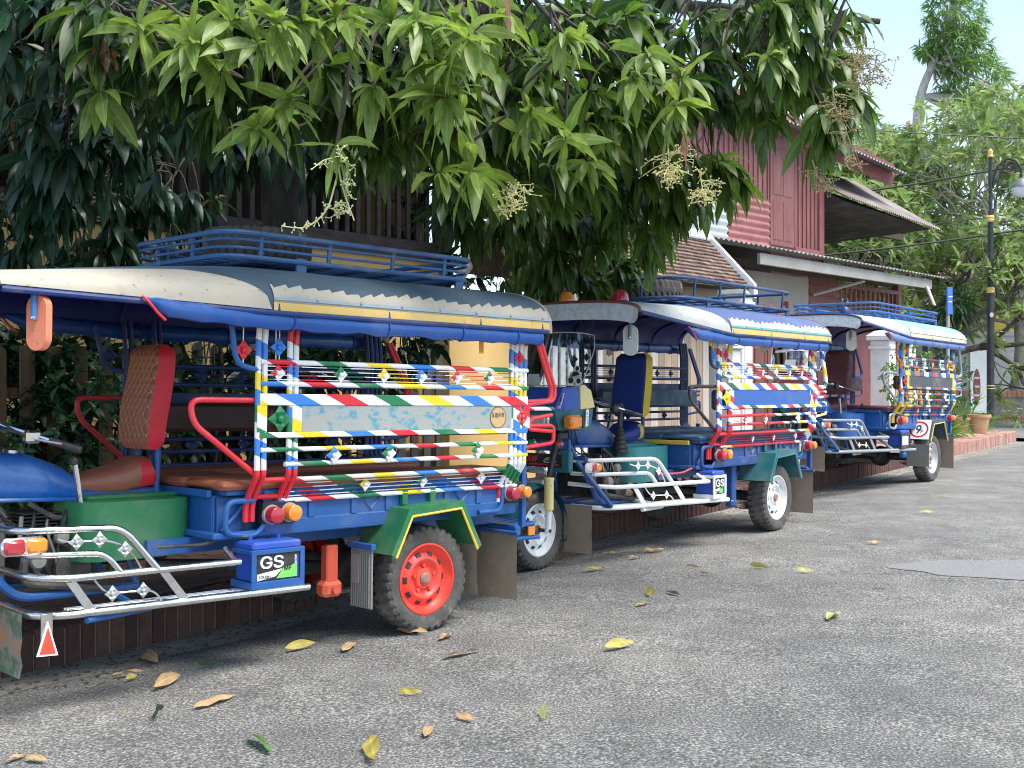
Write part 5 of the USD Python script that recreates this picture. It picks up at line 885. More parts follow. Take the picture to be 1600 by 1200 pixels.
for s0, s1, z0, z1 in ((.55, .86, 3.9, 4.6), (.91, 1.22, 3.9, 4.6), (.55, .86, 4.7, 5.4), (.91, 1.22, 4.7, 5.4)): obj(sh, "panel", hbox(s0, s1, .03, .038, z0, z1, .01), maroon)
obj(P, "sill_board", hbox(1.33, 2.38, .0, .045, 3.68, 3.83, .008), maroon2); obj(P, "corner_post", hbox(2.22, 2.40, -.05, .05, 3.4, 5.95, .01), maroon2); obj(P, "barge_board", hull([hv3(s, t, z) for s, z in ((-2.6, 6.02), (5.3, 5.42)) for t in (.03, .10) for z in (z, z + .22)]), maroon2)
def corr(P3, n, m=5, amp=.022, waves=30):
    "corrugated sheet over P3(u, v); the ribs run along v"
    u = np.linspace(0, 1, waves * 4 + 1); v = np.linspace(0, 1, m); U_, V_ = np.meshgrid(u, v, indexing="ij"); G = P3(U_, V_); d = amp * np.sin(U_ * waves * 2 * np.pi); return grid(G + d[..., None] * np.asarray(n))
bil = lambda a, b, c, d: (lambda u, v: (np.asarray(a) * ((1 - u) * (1 - v))[..., None] + np.asarray(b) * (u * (1 - v))[..., None] + np.asarray(c) * (u * v)[..., None] + np.asarray(d) * ((1 - u) * v)[..., None]))
q = hv3
obj(P, "main_roof", corr(bil(q(-2.8, .45, 6.08), q(5.2, .45, 5.60), q(5.2, -2.4, 6.6), q(-2.8, -2.4, 7.0)), (0, 0, 1), waves=62), tin, True)
obj(P, "porch_awning", corr(bil(q(2.42, .55, 4.80), q(6.6, .55, 4.60), q(5.6, -.9, 5.66), q(2.42, -.9, 5.62)), (0, 0, 1), waves=46, amp=.02), tin_r, True)
obj(P, "porch_soffit", hull([hv3(s, t, z) for s, t, z in ((2.43, .45, 4.74), (6.3, .45, 4.60), (5.9, -2.2, 4.42), (2.43, -2.2, 4.42), (2.43, -2.2, 5.2), (2.43, -.2, 5.1), (5.6, -.6, 5.05), (5.5, -2.2, 5.0))]), paint("soffit_shade", (.018, .015, .013), .9)); obj(P, "porch_beam", hbox(2.42, 7.4, -.75, -.65, 4.55, 4.68), darkw); obj(P, "porch_back", hbox(2.37, 5.6, -2.3, -2.2, 1.9, 5.0), darkw)  # near-black soffit colour carries the deep shade under the awning
for s in np.arange(2.5, 3.5, .16): obj(P, "porch_board", hbox(s, s + .15, -1.02, -.98, 2.7, 4.7, .004), maroon2)
obj(P, "lean_to_roof", corr(bil(q(-3.6, 1.15, 3.50), q(5.4, 1.15, 3.46), q(5.4, -.0, 3.68), q(-3.6, .0, 3.70)), (0, 0, 1), waves=64, amp=.018), tin, True)
obj(P, "lean_to_beam", hbox(-1.6, 4.9, 1.0, 1.06, 3.22, 3.40, .006), mixture("grey_beam", (.22, .22, .20), (.29, .285, .26), (.34, .33, .31), 2, .8)); obj(P, "lean_to_rafter", hbox(-3.2, 4.8, .2, .3, 3.3, 3.42), darkw)
obj(P, "wall_sheet", corr(lambda u, v: q(-.95 + 1.35 * v, .055, 3.72 + .85 * u), (hv[0], hv[1], 0), 4, .02, 7), tin_m, True); obj(P, "wall_sheet", corr(lambda u, v: q(-2.7 + 1.72 * v, .07, 3.76 + .95 * u), (hv[0], hv[1], 0), 4, .018, 8), tin_g, True)
obj(P, "ground_floor_wall", hbox(-5.5, 1.42, -.05, .25, hg - .1, 3.25), greyp)
for i, z in enumerate(np.arange(.3, 3.3, .19)): obj(P, "siding_board", hull([hv3(s, t, zz) for s in (1.43, 2.45) for t, zz in ((.22, z), (.27, z), (.235, z + .2), (.22, z + .2))]), maroon)
obj(P, "veranda_wall", hbox(2.46, 5.4, -2.19, -2.1, hg, 3.2), darkw)
for s in np.arange(2.5, 5.2, .20): obj(P, "baluster", hbox(s, s + .06, .18, .23, 2.42, 3.16, .004), maroon)
obj(P, "veranda_rail", hbox(2.46, 5.3, .15, .26, 3.16, 3.24, .006), maroon); obj(P, "veranda_rail", hbox(2.46, 5.3, .15, .26, 2.36, 2.42, .006), maroon); obj(P, "veranda_post", hbox(5.15, 5.30, .1, .25, hg, 3.4, .01), maroon2); obj(P, "veranda_skirt", hbox(2.46, 5.15, .12, .24, hg, 2.36), maroon2)
obj(P, "bracket", tube([hv3(1.5, .3, 2.95), hv3(2.1, 1.0, 3.2)], .03, 6), greyp); obj(P, "down_bracket", hull([hv3(s, t, z) for s, z in ((4.55, 3.25), (4.65, 3.25), (4.9, 2.9), (5.0, 2.9)) for t in (1.07, 1.10)]), white)
# ---------------------------------------------------------------- corner: pillars, lamp, signs, pots, walls, temple, wires
pillar("white gate pillar with pointed cap behind the farthest tuk-tuk's cab", 17.3, -1.35, .36, 1.92); pillar("white gate pillar between the farthest tuk-tuk's striped rails", 20.25, -1.9, .42, 2.0)
def gp(x, y, z=0.): return np.array([x, y, gz(x, y) + z])
lx, ly = 10.8, 26.0; LP = thing("street_lamp", "black street lamp post with brass rings and a hanging globe", "lamp post"); LM = paint("lamp_black", (.014, .015, .017), .4, .12); GO = paint("brass_ring", (.62, .42, .12), .4, .2)
b = gp(lx, ly, .14); pole = lathe([(.14, 0), (.14, .05), (.082, .12), (.082, 2.95), (.064, 3.05), (.062, 4.6), (.045, 4.7), (.042, 6.0), (0, 6.02)], 20, "z", b); obj(LP, "pole", pole, LM, 40)
for z, r in ((.82, .088), (3.0, .10), (4.62, .09)): obj(LP, "ring", lathe([(r * .7, z - .07), (r, z - .03), (r * .82, z), (r, z + .04), (r * .7, z + .08)], 20, "z", b), GO, 40)
obj(LP, "finial", lathe([(0, 6.0), (.07, 6.02), (.045, 6.08), (.06, 6.14), (0, 6.22)], 16, "z", b), GO, 40); e = hu * 0 + np.array([.97, -.24])
A3 = lambda d, z: b + np.array([e[0] * d, e[1] * d, z]); spir = [A3(.42 + .14 * (1 - k / 34) * math.cos(k * .42 + 2.6), 5.80 + .14 * (1 - k / 34) * math.sin(k * .42 + 2.6)) for k in range(26)]
obj(LP, "arm", MB().add(tube(fil([A3(.05, 5.3), A3(.10, 5.75), A3(.35, 5.98), A3(.52, 5.92), A3(.65, 5.70)], .2, 7), .026, 8)).add(tube(fil([A3(.05, 4.75), A3(.14, 5.1), A3(.16, 5.5), A3(.3, 5.85)], .2, 6), .018, 8)).add(tube(spir, .018, 6)).add(tube([A3(.64, 5.72), A3(.64, 5.5)], .03, 8)), LM, 40)
obj(LP, "shade", lathe([(.03, 5.52), (.10, 5.48), (.20, 5.36), (.215, 5.30)], 24, "z", A3(.64, 0)), paint("lamp_shade_grey", (.13, .135, .14), .4, .1), 40); obj(LP, "globe", lathe([(.205, 5.30), (.19, 5.20), (.13, 5.11), (0, 5.07)], 24, "z", A3(.64, 0)), paint("frosted_globe", (.50, .51, .52), .25, .05), 40); obj(LP, "round_sticker", (lambda m: (m[0] @ np.array([[1, 0, 0], [0, 0, 1], [0, -1, 0.]]) + b + [-.01, -.084, 2.45], m[1]))((ell(0, 0, .045, .055, .003).vertices, ell(0, 0, .045, .055, .003).faces)), flat("notice_grey", (.42, .44, .43)))
sb = thing("notice_board", "white notice board with a dark red oval, behind the street lamp", "sign"); o = gp(10.85, 26.6, .14)
nb = lambda m, dx, dy, dz: (np.stack([o[0] + dx + np.asarray(m.vertices)[:, 0], o[1] + dy - np.asarray(m.vertices)[:, 2], o[2] + dz + np.asarray(m.vertices)[:, 1]], -1), m.faces)
obj(sb, "board", nb(plate([(-.26, 0), (.10, 0), (.10, 1.45), (-.28, 1.40)], .03), 0, 0, .22), flat("board_white", (.60, .62, .60))); obj(sb, "board", nb(plate([(.14, 0), (.30, 0), (.30, 1.42), (.14, 1.42)], .03), 0, .06, .25), flat("board_pale_blue", (.55, .66, .70)))
obj(sb, "oval", nb(ell(-.13, .60, .085, .42, .034), 0, -.0, .22), flat("oval_maroon", (.20, .055, .05)))
obj(sb, "lettering", nb(trimesh.util.concatenate([plate([(-.19, y), (-.07, y), (-.07, y + .05), (-.19, y + .05)], .037) for y in (.38, .58, .78)]), 0, 0, .22), flat("notice_grey", (.42, .44, .43)))
for x in (-.2, .05, .25): obj(sb, "leg", tube([o + [x, .03, 0], o + [x, .03, .3]], .02, 6), LM)
ss = thing("street_sign", "small blue street sign on a grey pole above the farthest tuk-tuk", "sign"); o = gp(8.55, 22.6, .14); obj(ss, "pole", tube([o, o + [0, 0, 2.55]], .035, 10), paint("galvanised", (.35, .36, .36), .4, .2), 40)
obj(ss, "plate", hull([o + [x, y, z] for x, y in ((-.07, -.10), (.09, .06)) for z in (2.32, 2.85) for _ in (0,)] + [o + [x + .02, y - .02, z] for x, y in ((-.07, -.10), (.09, .06)) for z in (2.32, 2.85)]), flat("sign_blue", (.03, .12, .45)))
obj(ss, "lettering", MB().add(tube([o + [-.03, -.095, 2.66], o + [.09, .02, 2.66]], .012, 4)).add(tube([o + [-.03, -.095, 2.56], o + [.07, .0, 2.56]], .012, 4)), flat("label_white", WHITE))
terra = mixture("terracotta", (.36, .20, .10), (.45, .27, .14), (.52, .34, .20), 5, .85, .15)
for lab, x, y, sc in (("larger terracotta pot on the brick corner beside the farthest tuk-tuk", 9.05, 22.3, 1.0), ("smaller terracotta pot half hidden behind the larger pot", 8.72, 22.35, .85)):
    t = thing("plant_pot", lab, "flower pot"); obj(t, "pot", lathe([(0, 0), (.13 * sc, 0), (.19 * sc, .30 * sc), (.215 * sc, .31 * sc), (.215 * sc, .36 * sc), (.18 * sc, .36 * sc), (.17 * sc, .30 * sc), (0, .29 * sc)], 22, "z", gp(x, y, .14)), terra, 35)
lw = thing("low_wall", "low brick-topped garden wall across the side street", "wall"); 
def gbox(x0, x1, y0, y1, z0, z1, c=0.):
    v, f = cbox((x0, y0, z0), (x1, y1, z1), c) if c else box((x0, y0, z0), (x1, y1, z1)); v = v.copy(); v[:, 2] += gz(12, 30); return v, f
obj(lw, "wall", gbox(9.5, 22, 31.2, 31.5, 0, .62), mixture("stained_plaster", (.13, .12, .10), (.24, .22, .19), (.34, .32, .28), 3, .9, .2)); mm = MB()
for x in np.arange(9.5, 22, .13): mm.add(gbox(x + .006, x + .124, 31.17, 31.52, .62, .80, .0))
obj(lw, "coping_brick", mm, mixture("coping_brick", (.30, .14, .09), (.38, .19, .13), (.44, .25, .18), 8, .9), kind="stuff")
mm = MB()
for x in np.arange(9.5, 22, .13): mm.add(gbox(x + .006, x + .124, 30.3, 30.42, -.05, .16, .0))
obj(lw, "kerb_brick", mm, pale[0], kind="stuff")
ww = thing("white_wall", "long white compound wall under the frangipani trees", "wall"); obj(ww, "wall", gbox(3, 30, 33.0, 33.3, 0, 2.35), white); obj(ww, "coping", gbox(3, 30, 32.94, 33.36, 2.35, 2.47, .02), white); obj(ww, "recess", gbox(13.1, 14.9, 32.97, 33.0, .75, 1.9, .01), white)
tp = thing("temple_hall", "small white and gold temple hall with pink tiled roof", "temple"); obj(tp, "wall", gbox(11.5, 22, 37, 42, 0, 4.1), white); gold = mixture("gold_panel", (.62, .38, .04), (.74, .52, .09), (.80, .62, .16), 5, .35, .2, 20, metal=.4)
for x in (13.4, 15.2, 17.0): obj(tp, "gold_panel", gbox(x, x + 1.1, 36.93, 37, 1.6, 3.9, .02), gold)
TR = lambda u, v: np.stack(np.broadcast_arrays(10.8 + 12 * u, 35.9 + 3.4 * v, 3.95 + gz(12, 30) + 2.1 * v), -1); obj(tp, "roof_deck", (np.array([TR(0, 0), TR(1, 0), TR(1, 1), TR(0, 1)]) - [0, 0, .05], np.array([[0, 1, 2, 3]])), white); tiled(tp, TR, 40, 14, [mixture("pink_tile_%d" % i, tuple(np.array(c) * .8), c, tuple(np.array(c) * 1.2), 6, .8) for i, c in enumerate([(.36, .20, .17), (.44, .27, .23)])], .04)
def wire(lab, p, q_, sag, r):
    t = np.linspace(0, 1, 24); v = np.asarray(p) * (1 - t[:, None]) + np.asarray(q_) * t[:, None]; v[:, 2] -= sag * 4 * t * (1 - t); tag(obj(None, "overhead_wire", tube(v, r, 6), BLACK), lab, "wire")
wire("thick black cable sloping up to the street lamp's top", (8.3, 27, 5.85), (16, 25, 7.3), .15, .026); wire("lower black cable crossing behind the lamp post", (7.3, 27, 4.35), (16, 25.5, 5.6), .12, .026)
wire("thin upper wire crossing the flowering tree crown", (7, 25, 6.9), (18, 26, 6.75), .1, .012); wire("thin wire just below the thick upper cable", (8, 27, 4.9), (16, 25.5, 6.0), .15, .012)
# drain patch in the road
c = np.array([3.55, 8.15]); th = np.linspace(0, 2 * np.pi, 41)[:-1]; rr = np.linspace(0, 1, 6); RR, TH = np.meshgrid(rr, th, indexing="ij"); wob2 = 1 + .1 * np.sin(TH * 3) + .06 * np.sin(TH * 7)
x, y = c[0] + .80 * RR * wob2 * np.cos(TH), c[1] + .40 * RR * wob2 * np.sin(TH); TH2 = np.concatenate([x, x[:, :1]], 1); y2 = np.concatenate([y, y[:, :1]], 1)
obj(None, "road_patch", grid(np.stack([TH2, y2, gz(TH2, y2) + .0035], -1)), mixture("cement_patch", (.115, .115, .115), (.185, .184, .181), (.29, .287, .28), 70, .8, .3, 90), True, kind="structure")
# ---------------------------------------------------------------- leaves
def leaves(base, dirs, ln_, wd, droop, rng, seg=6, fold=.25, wave=.10):
    "N pointed leaves as strips bending down along their length; returns (N, seg+1, 3, 3) points"
    n = len(base); d = dirs / np.linalg.norm(dirs, axis=1, keepdims=True); up = np.array([0, 0, 1.])
    P = [base.copy()]; cur = d.copy(); step = (ln_ / seg)[:, None]; D = [cur.copy()]
    for k in range(seg):
        cur = cur + np.array([0, 0, -1.]) * (droop / seg)[:, None]; cur /= np.linalg.norm(cur, axis=1, keepdims=True); P.append(P[-1] + cur * step); D.append(cur.copy())
    P, D = np.stack(P, 1), np.stack(D, 1)
    side = np.cross(d, up); bad = np.linalg.norm(side, axis=1) < .15; side[bad] = [1, 0, 0]; side /= np.linalg.norm(side, axis=1, keepdims=True)
    roll = rng.normal(0, .75, n)[:, None]; nrm = np.cross(side, d); side = side * np.cos(roll) + nrm * np.sin(roll)
    N = np.cross(side[:, None], D); N /= np.linalg.norm(N, axis=2, keepdims=True) + 1e-9
    s = np.linspace(0, 1, seg + 1); w = np.clip(np.sin(np.pi * np.clip(s, 0, 1) ** .82) ** .85, .03, 1); w[0], w[-1] = .05, .02
    W = (wd[:, None] * w[None]) * .5; ph = rng.uniform(0, 6.28, n)[:, None]; am = rng.uniform(.3, 1, n)[:, None] * wave
    und = np.sin(s[None] * 11 + ph) * am * wd[:, None] * w[None]; und2 = np.sin(s[None] * 12.5 + ph + 1.7) * am * wd[:, None] * w[None]
    S = side[:, None]
    L_ = P - S * W[..., None] + N * (fold * W + und)[..., None]; R_ = P + S * W[..., None] + N * (fold * W + und2)[..., None]
    return np.stack([L_, P, R_], 2)
def leaf_faces(seg):
    f = []
    for k in range(seg):
        for c in (0, 1): a = k * 3 + c; f.append([a, a + 1, a + 4, a + 3])
    return np.array(f)
def leaf_mesh(G):
    n, s1 = G.shape[:2]; f = leaf_faces(s1 - 1); F = (f[None] + (np.arange(n) * s1 * 3)[:, None, None]).reshape(-1, 4)
    s = np.linspace(0, 1, s1); uv = np.stack(np.broadcast_arrays(s[:, None], np.array([0, .5, 1.])[None]), -1).reshape(-1, 2)
    return (G.reshape(-1, 3), F), np.tile(uv, (n, 1))
def whorl(rng, c, d, k, size, spread=(.25, 1.25), droop=(.5, 1.6), ratio=.24):
    "k leaves round a shoot tip c pointing along d"
    d = d / np.linalg.norm(d); a = np.cross(d, [0, 0, 1.]); a = a / np.linalg.norm(a) if np.linalg.norm(a) > .1 else np.array([1., 0, 0]); b = np.cross(a, d)
    th = np.arange(k) * 2.4 + rng.uniform(0, 6.28) + rng.normal(0, .35, k); el = np.linspace(spread[1], spread[0], k) + rng.normal(0, .28, k)
    dirs = np.cos(el)[:, None] * d + np.sin(el)[:, None] * (np.cos(th)[:, None] * a + np.sin(th)[:, None] * b)
    base = c - d * (np.linspace(.45, 0, k) * size)[:, None] * .6
    ln_ = size * rng.uniform(.52, 1.15, k); ln_[-2:] *= .6
    return base, dirs, ln_, ln_ * ratio * rng.uniform(.85, 1.15, k), rng.uniform(*droop, k)
def crown(rng, centres, dirs, sizes, kmin, kmax, **kw):
    B = [whorl(rng, c, d, rng.integers(kmin, kmax + 1), s, **kw) for c, d, s in zip(centres, dirs, sizes)]
    return [np.concatenate(x) for x in zip(*B)]

mature = leafmat("mango_leaf", (.027, .064, .013), (.050, .105, .019), (.095, .165, .032), .30, .42, .22)
deep = leafmat("mango_leaf_shaded", (.014, .046, .022), (.020, .062, .027), (.034, .088, .034), .15, .36, .18)  # darker copy for the left leaves: shade under the crown put into colour
fresh_lit = leafmat("mango_leaf_fresh_lit", (.075, .135, .024), (.115, .19, .034), (.19, .27, .055), .38, .42, .22)  # fresh growth, and also the back-lit look of the right side as colour
young = leafmat("mango_leaf_young", (.17, .25, .052), (.25, .33, .078), (.36, .43, .14), .40, .42, .22)
bark = mixture("mango_bark", (.022, .019, .016), (.048, .042, .035), (.085, .078, .066), 9., .95, .9, 26, stretch=(1, 1, .35), dist=.05); twigm = mixture("twig_bark", (.035, .03, .023), (.06, .052, .04), (.10, .088, .068), 20., .9, .3)
MT = thing("mango_tree", "big mango tree with long drooping leaves hanging over the tuk-tuks", "mango tree")
rg = np.random.default_rng(21)
def rough_tube(pts, r, n=18, amp=.12, fr=2.5, seed=1):
    v, f = tube(pts, r, n); p = np.asarray(pts); idx = np.minimum(np.arange(len(v)) // n, len(p) - 1); ax = p[idx]
    k = 1 + amp * 2 * (meshkit.fbm(v * np.array([fr * 2.5, fr * 2.5, fr]) + 7, 4, seed) - .5); return ax + (v - ax) * k[:, None], f
tb = np.array([-1.93, 9.95]); tz = gz(*tb); z = np.linspace(-.1, 3.3, 40)
obj(MT, "trunk", rough_tube(np.stack([tb[0] + .05 * np.sin(z * 1.3), tb[1] + .04 * np.cos(z), tz + z], 1), .215 + .10 * np.exp(-z * 3) - .012 * z + .03 * np.clip(z - 2.6, 0, 1), 36, .16, 3.2), bark, 70)
fork = np.array([tb[0] - .02, tb[1], tz + 3.2]); LIMB = []
def limb(pts, r0, r1, name="branch"):
    p = fil(pts, .8, 7); p = p + np.cumsum(rg.normal(0, .012, p.shape), 0) * .6; r = np.linspace(r0, r1, len(p)); obj(MT, name, rough_tube(p, r, 12, .10, 4), bark, 60); LIMB.append(p)
limb([fork, (-1.2, 8.6, 4.1), (-.6, 7.0, 4.0), (-.35, 5.6, 3.55)], .14, .025); limb([fork, (-.6, 9.4, 4.3), (1.1, 8.6, 4.2), (2.6, 8.1, 3.9)], .13, .02)
limb([fork, (-2.6, 8.4, 4.0), (-2.7, 6.8, 3.8), (-2.2, 5.8, 3.4)], .12, .02); limb([fork, (-3.2, 9.2, 3.8), (-3.6, 8.0, 3.2), (-3.3, 7.2, 2.4)], .09, .015)
limb([fork, (-1.8, 10.2, 5.0), (-1.4, 9.8, 6.6)], .13, .03); limb([fork, (-.8, 10.2, 4.0), (.4, 10.0, 3.9), (1.4, 9.4, 3.4)], .09, .015); limb([fork, (.2, 9.4, 4.8), (1.5, 7.6, 4.6), (2.0, 6.6, 4.3)], .09, .015); limb([(-.6, 7.0, 4.0), (-.1, 6.2, 3.6), (.25, 5.9, 3.1)], .035, .01)
def blob(c, r, n, size=(.24, .34), down=.45, out=None):
    "n shoot tips scattered through an ellipsoid, pointing outward from the tree and sagging"
    p = rg.normal(0, 1, (n, 3)); p /= np.linalg.norm(p, axis=1, keepdims=True); p *= rg.uniform(.25, 1, (n, 1)) ** .5; C = np.asarray(c) + p * np.asarray(r)
    o = C - np.array([tb[0], tb[1], tz + 3.6]); o[:, 2] *= .5; o /= np.linalg.norm(o, axis=1, keepdims=True)
    d = .55 * o + .6 * p + rg.normal(0, .3, (n, 3)) + np.array([0, 0, -down]); return C, d, rg.uniform(*size, n)
def gather(bl): return [np.concatenate(x) for x in zip(*bl)]
near_ = gather([blob((-1.75, 6.0, 3.10), (.85, .6, .42), 46, down=.5), blob((-1.25, 5.9, 3.0), (.5, .5, .4), 34), blob((-.75, 6.2, 3.15), (.75, .6, .42), 52), blob((-.35, 6.6, 2.95), (.6, .6, .5), 46), blob((.15, 7.0, 2.95), (.6, .7, .62), 52), blob((.55, 7.3, 3.2), (.6, .7, .6), 50)])
mid_ = gather([blob((-2.75, 6.4, 3.25), (.62, .8, .42), 46), blob((-2.6, 6.9, 2.72), (.5, .6, .34), 36, down=.9), blob((-2.85, 7.3, 2.28), (.5, .6, .30), 30, down=.9), blob((-2.45, 7.9, 2.45), (.42, .5, .32), 20, down=.9), blob((-1.75, 7.2, 2.95), (.5, .5, .22), 20, down=.9), blob((-1.05, 7.6, 2.85), (.42, .5, .26), 14, down=.9),
             blob((-.15, 8.5, 2.72), (.45, .6, .40), 36, down=.8), blob((.40, 9.0, 2.45), (.45, .6, .36), 34, down=.8), blob((.95, 8.5, 2.95), (.40, .6, .45), 34), blob((1.05, 7.6, 3.35), (.52, .7, .5), 38), blob((1.5, 7.2, 3.42), (.42, .7, .42), 26), blob((1.78, 7.0, 3.02), (.30, .5, .32), 17, down=.7), blob((1.80, 7.4, 3.60), (.38, .6, .32), 15), blob((1.98, 7.2, 3.5), (.2, .5, .36), 7, down=.6), blob((1.40, 8.0, 2.75), (.30, .5, .22), 12, down=.7), blob((1.02, 8.6, 2.62), (.34, .5, .34), 24, down=.7), blob((.30, 10.4, 2.9), (.9, .6, .75), 60), blob((.55, 9.6, 2.25), (.5, .5, .28), 24)])
top_ = gather([blob((-1.6, 8.6, 4.6), (2.3, 1.7, .75), 150, size=(.22, .30)), blob((.9, 8.7, 4.6), (1.7, 1.5, .7), 80, size=(.22, .30)), blob((-1.2, 9.6, 5.7), (2.4, 2.0, .8), 120, size=(.24, .32)), blob((-3.4, 8.6, 3.9), (1.0, 1.6, .8), 80, size=(.22, .3)), blob((-.9, 9.6, 3.6), (1.5, .9, .35), 60, size=(.24, .32)), blob((-3.3, 4.8, 4.6), (1.5, 1.5, .6), 70, size=(.24, .32))])
bright = [(-1.22, 5.05, 2.93), (-1.10, 5.0, 2.80), (-1.32, 5.1, 2.74), (-.55, 5.2, 2.98), (-.42, 5.15, 2.82), (-.28, 5.1, 2.74), (-.18, 5.2, 2.93), (-.92, 5.1, 2.94), (-.76, 5.2, 2.98), (-1.0, 5.2, 2.62), (-.62, 5.25, 2.68), (.10, 6.0, 2.74), (-.36, 6.1, 2.46), (-.19, 6.0, 2.44), (.05, 6.2, 2.66), (.44, 6.6, 2.60), (.56, 6.8, 2.75), (-1.75, 5.4, 3.02), (-1.5, 5.3, 2.98), (.35, 5.9, 3.1), (1.5, 6.6, 3.22), (-.05, 5.5, 3.12), (.75, 6.4, 3.18), (-1.15, 5.2, 2.48), (-2.0, 5.6, 2.75), (.98, 6.7, 3.12), (-.30, 5.2, 2.62)]
bC = np.array(bright); bC = np.vstack([bC, bC[[0, 1, 3, 5, 7, 8, 6, 11, 14, 16, 19, 21, 22, 25, 9, 10, 2, 4, 18]] + rg.normal(0, 1, (19, 3)) * [.16, .14, .10]]); bD = np.stack([rg.normal(.15, .25, len(bC)), -np.abs(rg.normal(.6, .2, len(bC))), rg.normal(-.15, .25, len(bC))], 1); bS = rg.uniform(.22, .30, len(bC))
Bb_ = crown(rg, bC, bD, bS, 12, 16, spread=(.4, 1.5), droop=(.45, 1.6), ratio=.25)
GB = leaves(*Bb_, rng=rg, wave=.13)
for g in GB[:215]: m, uv = leaf_mesh(g[None]); obj(MT, "leaf", m, young, True, uv=uv)
if len(GB) > 215: m, uv = leaf_mesh(GB[215:]); obj(MT, "young_foliage", m, young, True, uv=uv, kind="stuff")
GN = leaves(*crown(rg, *near_, 10, 14, ratio=.25, droop=(.6, 1.8), spread=(.3, 1.4)), rng=rg); dist = np.linalg.norm(GN[:, 3, 1] - [0, 0, CAM_H], axis=1); px = 800 + 1800 * GN[:, 3, 1, 0] / GN[:, 3, 1, 1]; pz = 600 - 1800 * (GN[:, 3, 1, 2] - CAM_H) / GN[:, 3, 1, 1]
inview = (px > 20) & (px < 1580) & (pz > 20); order = np.argsort(dist + 100 * ~inview); pick = order[:70]
for i, g in enumerate(GN[pick]): m, uv = leaf_mesh(g[None]); obj(MT, "leaf", m, fresh_lit if i % 2 else mature, True, uv=uv)
lv = GN[order[70:]]; key = meshkit.noise(lv[:, 0, 1] * 2.6, 3) + .25 * np.clip(lv[:, 0, 1, 0] + .3, -1, 1) + rg.normal(0, .07, len(lv)); fs = key > .42  # towards the right, more leaves take the brighter tone that paints back light
m, uv = leaf_mesh(lv[fs]); obj(MT, "foliage", m, fresh_lit, True, uv=uv, kind="stuff"); m, uv = leaf_mesh(lv[~fs]); obj(MT, "foliage", m, mature, True, uv=uv, kind="stuff")
GM = leaves(*crown(rg, *mid_, 9, 13, ratio=.255, droop=(.9, 2.2)), rng=rg); m, uv = leaf_mesh(GM[GM[:, 0, 1, 0] < -1.2]); obj(MT, "foliage", m, deep, True, uv=uv, kind="stuff"); lv = GM[GM[:, 0, 1, 0] >= -1.2]; key = meshkit.noise(lv[:, 0, 1] * 2.4, 5) + .22 * np.clip(lv[:, 0, 1, 0] - .6, -1, 1.2) + rg.normal(0, .07, len(lv)); fs = key > .50  # left leaves get the shade-coloured copy, right ones lean to the back-lit tone
m, uv = leaf_mesh(lv[fs]); obj(MT, "foliage", m, fresh_lit, True, uv=uv, kind="stuff"); m, uv = leaf_mesh(lv[~fs]); obj(MT, "foliage", m, mature, True, uv=uv, kind="stuff")
GT = leaves(*crown(rg, *top_, 9, 12, ratio=.27), rng=rg, seg=3); m, uv = leaf_mesh(GT); obj(MT, "foliage", m, mature, True, uv=uv, kind="stuff")
tw = MB(); allL = np.vstack(LIMB)
for C, D in ((near_[0], near_[1]), (mid_[0], mid_[1]), (bC, bD)):
    for c, d in zip(C, D):
        q = allL[np.argmin(np.linalg.norm(allL - c, axis=1) + rg.uniform(0, .3, len(allL)))]; d = d / np.linalg.norm(d); b1 = c - d * .28 + [0, 0, .06]
        far = b1 + (q - b1) * min(1, .40 / (np.linalg.norm(q - b1) + 1e-6)); tw.add(tube(fil([c, b1, far + rg.normal(0, .05, 3)], .12, 4), np.linspace(.004, .009, 6), 5, False))
obj(MT, "twigs", tw, twigm, True, kind="stuff")
# flower panicles
panm = paint("panicle_green", (.50, .52, .20), .6, .1); pano = paint("panicle_tan", (.25, .195, .085), .7, .15); budm = paint("bud_yellow", (.66, .60, .28), .6, .1)
def panicle(c, ln_, n, mat, bead, spread=.45, curve=(0, 0, -1), hero=False):
    c = np.asarray(c, float); m = MB(); t = np.linspace(0, 1, 8); main = c + np.outer(t, np.array(curve) * ln_) + np.outer(t ** 2, rg.normal(0, .12, 3) * ln_); m.add(tube(main, np.linspace(.006, .003, 8) * (1 if hero else .8), 6, False))
    for k in range(n):
        u = rg.uniform(.12, .95); s = c + np.array(curve) * ln_ * u + (main[int(u * 7)] - (c + np.array(curve) * ln_ * t[int(u * 7)])); a = rg.uniform(0, 6.28); l = ln_ * spread * rg.uniform(.5, 1.1) * (1.15 - .55 * u)
        e = s + np.array([math.cos(a), math.sin(a) * .8, rg.uniform(-.55, .25)]) * l; midp = (s + e) / 2 + [0, 0, .12 * l]; br = fil([s, midp, e], .3 * l, 4); m.add(tube(br, np.linspace(.0032, .0018, len(br)), 5, False))
        for v in np.linspace(.25, 1, 9 if hero else 6):
            p = s * (1 - v) ** 2 + 2 * midp * v * (1 - v) + e * v * v; q = p + rg.normal(0, 1, 3) * (.012 if hero else .02); m.add(tube([p, q], .0016, 4, False)); m.add(sphere(q, bead * rg.uniform(.7, 1.3), 0))
    return m
obj(MT, "flower_panicle", panicle((-.80, 5.25, 2.42), .30, 15, panm, .0042, .55, (.02, 0, -1), True), paint("panicle_pale", (.60, .60, .30), .6, .08), 40)
c0 = np.array([-.78, 5.25, 2.22]); ar = fil([c0 + [-.02, 0, .05], c0 + [-.06, 0, -.10], c0 + [-.16, 0, -.18], c0 + [-.27, 0, -.165]], .1, 6); mm = MB().add(tube(ar, np.linspace(.0045, .0025, len(ar)), 6))
for p in ar[2:]:
    for _ in range(3): q = p + rg.normal(0, .012, 3); mm.add(tube([p, q], .0018, 4, False)).add(sphere(q, .0042, 0))
